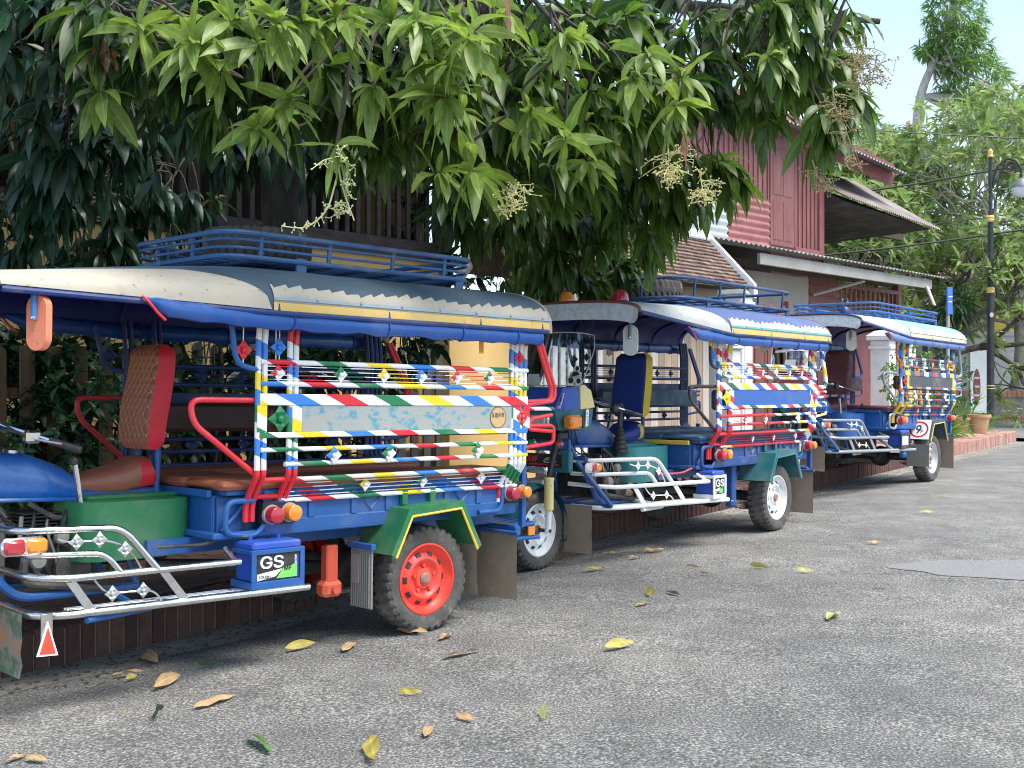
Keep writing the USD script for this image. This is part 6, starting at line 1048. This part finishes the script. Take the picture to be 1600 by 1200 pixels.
obj(MT, "flower_panicle", mm, paint("panicle_pale", (.6, .6, .3)), 40); obj(MT, "branch", tube(fil([(-.55, 5.6, 3.5), (-.75, 5.35, 2.85), (-.78, 5.27, 2.55), (-.80, 5.25, 2.40)], .2, 6), .010, 7), twigm, 50)
dG = leaves(np.tile([[-.80, 5.24, 2.42]], (6, 1)), np.array([[.3, -.3, -.3], [-.6, -.1, .05], [.5, -.2, .3], [-.2, -.3, -1], [.25, .1, -1], [.05, -.3, -1]]), np.array([.26, .20, .24, .26, .28, .2]), np.array([.05, .035, .05, .045, .045, .03]), np.array([1.5, .2, 1.2, .6, .5, .3]), rg)
for g in dG: m, uv = leaf_mesh(g[None]); obj(MT, "leaf", m, young, True, uv=uv)
for p, ln_, n, mt in [((.02, 6.1, 2.42), .22, 22, budm), ((1.78, 6.4, 3.02), .32, 17, pano), ((1.92, 6.5, 3.2), .30, 16, pano), ((2.02, 6.6, 3.38), .30, 15, pano), ((1.86, 6.45, 2.78), .26, 13, pano), ((.92, 6.8, 2.75), .3, 26, budm), ((1.12, 6.9, 2.62), .26, 20, budm), ((2.12, 6.7, 3.25), .28, 13, pano), ((1.72, 6.6, 2.62), .22, 10, pano)]:
    obj(MT, "flower_panicle", panicle(p, ln_, n, mt, .0052, .55, (rg.normal(0, .2), 0, -.8)), mt, 40)
brownl = leafmat("dead_leaf", (.16, .075, .035), (.24, .12, .06), (.30, .17, .10), .2, .6, .2)
dG = leaves(np.array([[-1.95, 5.5, 2.98], [-1.99, 5.5, 2.95], [-.02, 5.2, 3.1], [.98, 6.6, 2.78], [-1.92, 5.52, 2.95]]), np.array([[.1, 0, -1], [-.2, 0, -1], [.05, 0, -1], [.1, 0, -1], [.2, .1, -1]]), np.array([.16, .14, .2, .2, .12]), np.array([.05, .04, .04, .04, .05]), np.zeros(5), rg, wave=.35)
for g in dG: m, uv = leaf_mesh(g[None]); obj(MT, "leaf", m, brownl, True, uv=uv, label="withered brown leaf")
# ---------------------------------------------------------------- shrubs, saplings and pot plants behind the fence
def shrub(label, c, r, n, size, mat, k=(5, 8), stems=5, ratio=.38, name="shrub", cat="shrub", **kw):
    t = thing(name, label, cat); g = np.random.default_rng(abs(hash(label)) % 1 + int(c[0] * 100 + 5000)); p = g.normal(0, 1, (n, 3)); p /= np.linalg.norm(p, axis=1, keepdims=True); p *= g.uniform(.2, 1, (n, 1)) ** .45; C = np.asarray(c) + p * np.asarray(r)
    G = leaves(*crown(g, C, p + [0, 0, .5] + g.normal(0, .3, (n, 3)), g.uniform(*size, n), *k, ratio=ratio, spread=(.3, 1.3), **kw), rng=g, seg=4); m, uv = leaf_mesh(G); obj(t, "foliage", m, mat, True, uv=uv, kind="stuff")
    b = np.array([c[0], c[1], float(gz(c[0], c[1]))]); mm = MB()
    for q in C[:: max(1, n // stems)]: mm.add(tube(fil([b + g.normal(0, .06, 3) * [1, 1, 0], (b + q) / 2 + g.normal(0, .08, 3), q], .3, 5), np.linspace(.014, .005, 7), 6, False))
    obj(t, "stem", mm, twigm, True, kind="stuff"); return t
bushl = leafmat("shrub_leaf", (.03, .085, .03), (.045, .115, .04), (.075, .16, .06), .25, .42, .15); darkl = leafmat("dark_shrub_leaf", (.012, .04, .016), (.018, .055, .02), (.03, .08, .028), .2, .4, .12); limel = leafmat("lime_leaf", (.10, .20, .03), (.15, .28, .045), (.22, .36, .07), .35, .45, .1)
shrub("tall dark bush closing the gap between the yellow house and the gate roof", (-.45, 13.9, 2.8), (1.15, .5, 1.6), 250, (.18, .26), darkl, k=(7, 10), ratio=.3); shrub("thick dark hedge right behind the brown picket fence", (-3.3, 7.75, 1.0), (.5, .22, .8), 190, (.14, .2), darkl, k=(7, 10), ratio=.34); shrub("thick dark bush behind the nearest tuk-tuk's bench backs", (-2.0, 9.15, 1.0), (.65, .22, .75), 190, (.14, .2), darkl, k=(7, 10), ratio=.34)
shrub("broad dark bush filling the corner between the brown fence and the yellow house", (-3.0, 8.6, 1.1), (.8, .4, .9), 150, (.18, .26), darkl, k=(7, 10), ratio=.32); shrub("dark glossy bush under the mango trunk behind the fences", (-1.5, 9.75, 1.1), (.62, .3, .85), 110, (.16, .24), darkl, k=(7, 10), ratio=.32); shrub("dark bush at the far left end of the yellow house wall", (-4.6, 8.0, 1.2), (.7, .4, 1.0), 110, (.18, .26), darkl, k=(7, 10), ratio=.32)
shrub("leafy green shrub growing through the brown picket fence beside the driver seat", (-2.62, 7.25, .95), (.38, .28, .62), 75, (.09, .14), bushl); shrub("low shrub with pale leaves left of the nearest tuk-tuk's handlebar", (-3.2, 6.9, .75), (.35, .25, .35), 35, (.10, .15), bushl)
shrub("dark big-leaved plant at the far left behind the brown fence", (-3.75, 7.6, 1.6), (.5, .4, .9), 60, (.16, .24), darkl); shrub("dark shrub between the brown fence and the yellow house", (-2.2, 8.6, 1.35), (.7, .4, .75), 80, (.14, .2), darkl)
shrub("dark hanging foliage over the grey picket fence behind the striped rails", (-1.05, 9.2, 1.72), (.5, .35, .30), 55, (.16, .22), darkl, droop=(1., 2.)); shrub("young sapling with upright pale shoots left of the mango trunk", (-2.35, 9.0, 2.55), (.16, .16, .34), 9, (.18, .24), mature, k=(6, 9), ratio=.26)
shrub("sunlit lime bush behind the little tiled roof", (1.05, 14.6, 2.7), (.9, .6, 1.0), 130, (.14, .22), limel); shrub("green bush filling the gap right of the yellow house", (.3, 14.6, 1.7), (.9, .5, 1.3), 110, (.16, .24), bushl)
shrub("spiky green plant between the white pillars behind the middle tuk-tuk", (3.65, 15.05, .62), (.16, .12, .10), 8, (.55, .75), limel, k=(7, 9), ratio=.06, name="grass_plant", cat="plant", droop=(.1, .7)); shrub("clipped green and yellow bush right of the pointed-cap pillar", (6.75, 19.6, 1.25), (.55, .4, .85), 170, (.07, .11), limel, ratio=.45)
shrub("darker bush behind the farthest tuk-tuk's striped rails", (8.1, 21.8, 1.3), (.7, .5, .8), 120, (.09, .14), bushl); shrub("tall arching grass by the pots on the brick corner", (9.1, 23.2, .55), (.55, .3, .22), 40, (.6, .9), limel, k=(6, 9), ratio=.05, name="grass_clump", cat="grass", droop=(.4, 1.5)); shrub("arching grass behind the farthest tuk-tuk's rear rails", (7.9, 21.2, .5), (.5, .3, .2), 36, (.55, .8), limel, k=(6, 9), ratio=.05, name="grass_clump", cat="grass", droop=(.4, 1.5))
hs = thing("garden_hose", "bundle of pale yellow hoses hanging by the pointed-cap pillar", "hose"); hm = paint("hose_yellow", (.50, .42, .22), .5, .2)
for k in range(4): x0 = 6.42 + k * .12; obj(hs, "hose", tube(fil([(x0, 19.4, .5), (x0 + .05, 19.35, 1.5 + .1 * (k % 2)), (x0 + .16, 19.35, 1.55), (x0 + .30, 19.4, .4)], .25, 8), .022, 7), hm, 40)
# ---------------------------------------------------------------- frangipani and far trees
frl = leafmat("frangipani_leaf", (.22, .31, .10), (.30, .40, .14), (.39, .49, .20), .35, .4, .12); farl = leafmat("far_leaf", (.10, .20, .05), (.15, .28, .07), (.22, .36, .10), .3, .45, .1); greyb = mixture("grey_bark", (.20, .185, .16), (.34, .32, .28), (.46, .44, .40), 6., .9, .4, 20); brownb = mixture("gnarled_bark", (.06, .05, .04), (.105, .088, .068), (.17, .145, .115), 5., .95, .6, 16, dist=.05)
petal = flat("frangipani_flower", (.74, .66, .50))
def frangipani(label, base, trunk, spreadr, topz, lowz, seed, depth=5, n0=6, bmat=greyb, flowers=True, size=(.34, .50)):
    g = np.random.default_rng(seed); t = thing("frangipani_tree", label, "frangipani tree"); b = np.array([base[0], base[1], float(gz(base[0], base[1])) + base[2]]); tips, tr, br = [], MB(), MB()
    tp_ = b + np.array(trunk); tr.add(rough_tube(fil([b, b + np.array(trunk) * .5 + g.normal(0, .12, 3), tp_], .5, 9), np.linspace(.22, .15, 11), 14, .14, 2.5)); 
    def grow(p, d, l, r, k):
        d = d / np.linalg.norm(d); e = p + d * l; mid = (p + e) / 2 + g.normal(0, .10 * l, 3); (tr if k > depth - 2 else br).add(tube(fil([p, mid, e], .4 * l, 4), np.linspace(r, r * .72, 6), 7 if k > 1 else 5, False))
        if k == 0: tips.append((e, d)); return
        for _ in range(2 if g.uniform() < .55 else 3):
            nd_ = d + g.normal(0, .55, 3) + np.array([0, 0, .22]); cz_ = (e[2] - lowz) / (topz - lowz); nd_[2] += .5 * (.35 - cz_) * (k < 3)
            grow(e, nd_, l * g.uniform(.68, .92), r * .66, k - 1)
    for q in range(n0):
        a = q * 2 * np.pi / n0 + g.uniform(-.4, .4); grow(tp_ - [0, 0, .1], np.array([math.cos(a) * spreadr, math.sin(a) * spreadr * .7, g.uniform(.5, 1.3)]), g.uniform(.95, 1.3) * (topz - tp_[2]) / 3.6, .11, depth)
    obj(t, "trunk", tr, bmat, 60); obj(t, "branches", br, bmat, 60, kind="stuff"); C = np.array([x[0] for x in tips]); D = np.array([x[1] for x in tips]) + [0, 0, .35]
    G = leaves(*crown(g, C, D, g.uniform(*size, len(C)), 7, 10, ratio=.28, spread=(.4, 1.45), droop=(.2, 1.1)), rng=g, seg=3); m, uv = leaf_mesh(G); obj(t, "crown", m, frl, True, uv=uv, kind="stuff")
    if flowers:
        mm = MB(); sel = C[g.uniform(size=len(C)) < .42]
        for c in sel:
            for _ in range(5):
                o = c + g.normal(0, .07, 3) + [0, 0, .10]; a = g.uniform(0, 6.28, 5); P = [o] + [o + np.array([math.cos(a0 + k * 1.2566) * .075, math.sin(a0 + k * 1.2566) * .075, .02 * (k % 2)]) for a0 in (a[0],) for k in range(5)]; mm.add((P, [[0, 1, 2], [0, 2, 3], [0, 3, 4], [0, 4, 5], [0, 5, 1]]))
        obj(t, "blossom", mm, petal, kind="stuff")
    return t
frangipani("frangipani with twisting brown trunk beside the street lamp", (10.2, 29.5, 0), (.5, .2, 1.5), 1.3, 6.5, 2.5, 5, 5, 6, brownb); frangipani("tall flowering frangipani behind the porch awning", (9.3, 32.5, 0), (-.4, .3, 3.3), 1.2, 8.4, 4, 8, 6, 6); frangipani("flowering frangipani crown at the right edge of the picture", (13.9, 32, 0), (.2, 0, 3.2), 1.15, 8.6, 4, 14, 6, 6); frangipani("bare-limbed frangipani leaning behind the maroon house", (7.6, 30.5, 0), (-.5, .2, 2.6), 1.1, 7.0, 3.4, 17, 5, 6); frangipani("frangipani hanging low over the white wall", (12.3, 34.5, 0), (.2, .1, 2.8), 1.5, 7.8, 3.4, 29, 5, 6)
def leafy_tree(label, b, trunk_pts, rad, blobs, seed, n, size=(.36, .6), ratio=.15, mat=farl, name="tree", cat="tree"):
    g = np.random.default_rng(seed); t = thing(name, label, cat); p = fil(trunk_pts, 1.5, 7); obj(t, "trunk", rough_tube(p, np.linspace(rad, rad * .45, len(p)), 12, .10, 1.5), greyb, 60); mm = MB(); CC, DD = [], []
    for c, r, k in blobs:
        q = g.normal(0, 1, (k, 3)); q /= np.linalg.norm(q, axis=1, keepdims=True); q *= g.uniform(.2, 1, (k, 1)) ** .4; C = np.asarray(c) + q * np.asarray(r); CC.append(C); DD.append(q + [0, 0, .15] + g.normal(0, .3, (k, 3)))
        s = p[np.argmin(np.linalg.norm(p - np.asarray(c), axis=1))]
        for e in C[::9]: mm.add(tube(fil([s, (s + e) / 2 + g.normal(0, .2, 3), e], .6, 4), np.linspace(.07, .015, 6), 5, False))
    obj(t, "branches", mm, greyb, 60, kind="stuff"); C = np.vstack(CC); G = leaves(*crown(g, C, np.vstack(DD), g.uniform(*size, len(C)), 7, 11, ratio=ratio, droop=(.6, 1.6)), rng=g, seg=3); m, uv = leaf_mesh(G); obj(t, "crown", m, mat, True, uv=uv, kind="stuff")
farl2 = leafmat("far_leaf_light", (.14, .25, .06), (.20, .33, .085), (.28, .41, .12), .35, .5, .1)  # paler copy of the far leaf, sunlight and haze put into its colour
leafy_tree("tall slender tree with an S-curved bare trunk against the sky", None, [(15.4, 45, 0), (15.6, 45, 8), (15.8, 45, 10.9), (15.9, 45, 12.6), (16.6, 45, 14.2), (17.4, 45, 16.5)], .26, [((17.3, 45, 15.6), (1.2, 1.2, 1.5), 190), ((18.0, 45, 13.4), (1.5, 1.2, 1.2), 190), ((17.0, 45, 17.6), (1.1, 1.1, 1.2), 110), ((18.6, 45, 12.0), (1.2, 1., .9), 110), ((16.3, 45, 14.4), (.5, .5, .4), 40), ((17.4, 45, 14.4), (1.3, 1.2, 1.2), 130)], 3, 0, mat=farl2)
leafy_tree("round green tree on the skyline right of the slender tree", None, [(19.5, 44, 0), (19.4, 44, 9)], .25, [((19.6, 44, 11.0), (2.2, 1.4, 1.4), 240), ((17.3, 43, 10.2), (1.7, 1.2, 1.2), 90)], 4, 0); leafy_tree("bushy green tree on the skyline left of the slender tree", None, [(13.6, 43, 0), (13.7, 43, 8)], .25, [((13.6, 43, 9.9), (1.9, 1.3, 1.2), 230), ((11.4, 42, 8.6), (1.8, 1.3, 1.5), 170)], 6, 0)
leafy_tree("dense dark green tree behind the maroon house and lamp", None, [(13, 37.5, 0), (13, 37.5, 5)], .25, [((9.5, 36.5, 4.4), (2.6, 1.2, 2.6), 190), ((16.5, 38.5, 5.6), (3.2, 1.2, 2.2), 190), ((13, 37.8, 6.6), (2.5, 1., 1.6), 130)], 9, 0, mat=bushl, size=(.3, .5), ratio=.2)
leafy_tree("dark tree filling the gap between the yellow and maroon houses", None, [(2.2, 24, 0), (2.2, 24, 5)], .22, [((1.6, 24, 4.6), (1.9, 1., 1.6), 150)], 10, 0, mat=bushl, size=(.3, .45), ratio=.22)
# epiphyte on the gnarled trunk
shrub("strappy fern growing on the gnarled trunk behind the lamp post", (11.0, 28.6, 3.3), (.4, .3, .45), 26, (.5, .8), bushl, k=(7, 10), ratio=.10, name="fern", cat="fern", droop=(.9, 2.2), stems=1)
# ---------------------------------------------------------------- leaves fallen on the road
lit = {"y": leafmat("fallen_yellow", (.36, .29, .06), (.44, .36, .08), (.52, .44, .13), .15, .6, .25), "t": leafmat("fallen_tan", (.36, .23, .11), (.44, .30, .16), (.50, .36, .21), .1, .7, .25), "g": leafmat("fallen_green", (.06, .20, .02), (.10, .28, .03), (.14, .34, .05), .2, .5, .25), "d": leafmat("fallen_dark", (.02, .045, .016), (.03, .06, .02), (.05, .08, .03), .1, .7, .1), "p": leafmat("fallen_pale", (.42, .42, .16), (.50, .50, .22), (.56, .56, .28), .15, .6, .2)}
rl = np.random.default_rng(77)
# grit worn out of the asphalt, and litter gathered along the gutter
def scatter(n, a0, a1, bf, size, flat_, mat, name, label, seed):
    g = np.random.default_rng(seed); a = a0 + (a1 - a0) * g.uniform(size=n) ** 1.6; b = bf(g, n); p = rfv(a, b, camber(b) + .004)
    ico = np.array([[1, 0, 0], [-.5, .87, 0], [-.5, -.87, 0], [0, 0, 1.], [.3, .3, .6]]); F = np.array([[0, 1, 4], [1, 3, 4], [3, 0, 4], [1, 2, 3], [2, 0, 3]]); th = g.uniform(0, 6.28, n); s = g.uniform(*size, n); e = g.uniform(.5, 1, n)
    v = np.tile(ico, (n, 1, 1)) * np.array([1, 1, flat_]); v[:, :, 1] *= e[:, None]; x = v[..., 0] * np.cos(th)[:, None] - v[..., 1] * np.sin(th)[:, None]; y = v[..., 0] * np.sin(th)[:, None] + v[..., 1] * np.cos(th)[:, None]
    V = p[:, None] + np.stack([x, y, v[..., 2]], -1) * s[:, None, None]; tag(obj(None, name, (V.reshape(-1, 3), (F[None] + np.arange(n)[:, None, None] * 5).reshape(-1, 3)), mat, kind="stuff"), label, "grit")
rfar = lambda lo, hi: (lambda g, n: g.uniform(lo, hi, n))
scatter(9000, -4.5, 9, rfar(.5, 8), (.002, .0055), .7, mixture("pale_grit", (.20, .195, .18), (.34, .33, .30), (.50, .48, .44), 30, .9), "grit", "pale grit scattered over the worn road", 5)
scatter(2600, -1.5, 20, lambda g, n: .03 + np.abs(g.normal(0, .22, n)), (.004, .02), .25, mixture("litter", (.03, .022, .014), (.07, .05, .03), (.16, .11, .06), 20, .95), "leaf_litter", "dry crumbs and soil gathered along the gutter", 6)
def fallen(x, y, heading, ln_, col, label, curl=.5, w=.26):
    curl *= .6; h = math.radians(heading); d = np.array([[math.cos(h), math.sin(h), .35 * curl]]); g0 = np.array([[x, y, 0.]]) - d * [[1, 1, 0]] * ln_ / 2
    G = leaves(g0, d, np.array([ln_]), np.array([ln_ * w]), np.array([.75 * curl + .0]), rl, seg=8, fold=.5 * curl, wave=.16 * (1 + curl))[0]
    X, Y = G[..., 0], G[..., 1]; b = ((X - K0[0]) * KV[0] + (Y - K0[1]) * KV[1]); floor = gz(X, Y) + camber(b) + .012; dz = G[..., 2] - G[..., 2].min(); G[..., 2] = floor + np.maximum(dz, 0)
    m, uv = leaf_mesh(G[None]); tag(obj(None, "fallen_leaf", m, lit[col], True, uv=uv), label, "leaf", "fallen mango leaves on the road")
fallen(-0.25, 5.77, 41, 0.26, "t", "large torn pale leaf on the road below the rear mudflap", 0.58, 0.22)
fallen(-1.09, 5.94, 45, 0.19, "y", "yellow leaf with a thin stalk in front of the battery box", 0.58, 0.24)
fallen(-0.84, 5.94, 78, 0.20, "t", "small curled tan leaf left of the red wheel", 0.42, 0.25)
fallen(-0.54, 6.25, -14, 0.18, "t", "brown leaf touching the bottom of the red wheel", 0.67, 0.28)
fallen(-0.35, 6.15, 66, 0.16, "t", "little tan leaf just right of the red wheel", 0.69, 0.28)
fallen(-1.58, 5.29, 80, 0.26, "t", "long curled tan leaf below the running board", 0.80, 0.23)
fallen(-1.84, 5.56, 19, 0.18, "t", "thin ochre leaf nearest the kerb under the running board", 0.84, 0.21)
fallen(-1.80, 5.45, 76, 0.10, "y", "small yellow fragment beside the thin ochre leaf", 0.84, 0.31)
fallen(-1.86, 5.92, -54, 0.25, "t", "brown leaf at the edge of the concrete gutter", 0.78, 0.27)
fallen(-1.28, 4.97, 57, 0.24, "t", "long rolled dry leaf in the shaded left part of the road", 0.32, 0.22)
fallen(-1.46, 4.75, 90, 0.17, "d", "dark green leaf lying on edge at lower left", 0.69, 0.32)
fallen(-0.96, 4.39, -58, 0.24, "g", "bright green leaf at the bottom of the road", 0.66, 0.25)
fallen(-0.52, 4.28, -80, 0.26, "y", "yellow pointed leaf at the bottom edge of the picture", 0.33, 0.29)
fallen(-0.45, 5.07, -1, 0.11, "y", "flat yellow leaf in the middle foreground", 0.63, 0.27)
fallen(-0.19, 4.70, -41, 0.11, "t", "small tan leaf right of the flat yellow leaf", 0.52, 0.31)
fallen(-0.33, 4.54, 84, 0.15, "t", "square scrap of dry leaf near the bottom edge", 0.58, 0.27)
fallen(0.55, 5.89, 38, 0.21, "y", "yellow leaf alone in the centre of the road", 0.58, 0.24)
fallen(1.84, 6.59, 59, 0.26, "p", "pale green leaf lying far right of the others", 0.61, 0.24)
fallen(1.76, 8.22, -46, 0.17, "y", "yellow leaf in front of the middle tuk-tuk", 0.82, 0.21)
fallen(2.04, 8.03, -31, 0.13, "p", "pale leaf right of the yellow leaf in front of the middle tuk-tuk", 0.32, 0.31)
fallen(4.04, 11.23, -3, 0.15, "y", "bright yellow leaf on the road by the farthest tuk-tuk", 0.52, 0.27)
fallen(2.93, 9.31, -3, 0.12, "t", "thin pale leaf halfway to the bright yellow one", 0.45, 0.30)
fallen(2.39, 7.45, -19, 0.10, "p", "whitish leaf left of the grey road patch", 0.51, 0.25)
fallen(1.97, 9.19, -57, 0.10, "t", "tiny tan leaf behind the yellow leaf of the middle tuk-tuk", 0.81, 0.23)
fallen(1.11, 9.03, 15, 0.18, "t", "tan leaf under the front of the middle tuk-tuk", 0.30, 0.29)
fallen(0.78, 9.08, -3, 0.15, "y", "yellow-brown leaf right of the middle tuk-tuk's front mudflap", 0.42, 0.30)
fallen(0.93, 8.70, 43, 0.14, "t", "small leaf below the middle tuk-tuk's running board", 0.68, 0.31)
fallen(0.59, 8.19, 28, 0.24, "y", "long yellowish leaf behind the nearest tuk-tuk's step", 0.50, 0.22)
fallen(0.79, 6.96, 48, 0.14, "y", "small yellow leaf beside the pale worn patch", 0.35, 0.25)
fallen(0.87, 7.26, -83, 0.19, "y", "tiny yellow leaf above the pale worn patch", 0.52, 0.31)
fallen(1.02, 7.29, -60, 0.15, "d", "dark crumpled leaf by the pale worn patch", 0.47, 0.24)
fallen(1.30, 8.24, -31, 0.12, "t", "flat brown leaf between the two nearer tuk-tuks", 0.81, 0.21)
fallen(0.13, 4.74, -88, 0.17, "p", "pale leaf standing upright in the open road", 0.63, 0.32)
fallen(-1.83, 4.27, 63, 0.12, "t", "dry leaf in the lower left corner", 0.44, 0.22)
fallen(-1.75, 4.24, -14, 0.10, "t", "second dry leaf in the lower left corner", 0.80, 0.30)
fallen(-1.48, 5.63, -2, 0.11, "d", "blackened leaf in the shade below the chrome rail", 0.58, 0.30)
fallen(-1.60, 4.79, -1, 0.05, "p", "tiny pale leaf left of the dark green one", 0.78, 0.22)
fallen(2.13, 11.14, -3, 0.12, "p", "light leaf beside the middle tuk-tuk's rear wheel", 0.56, 0.28)
fallen(2.52, 10.31, -3, 0.12, "p", "greenish leaf touching the middle tuk-tuk's white wheel", 0.33, 0.22)
fallen(1.33, 7.98, -30, 0.07, "t", "scrap of leaf left of the yellow one in mid road", 0.42, 0.30)
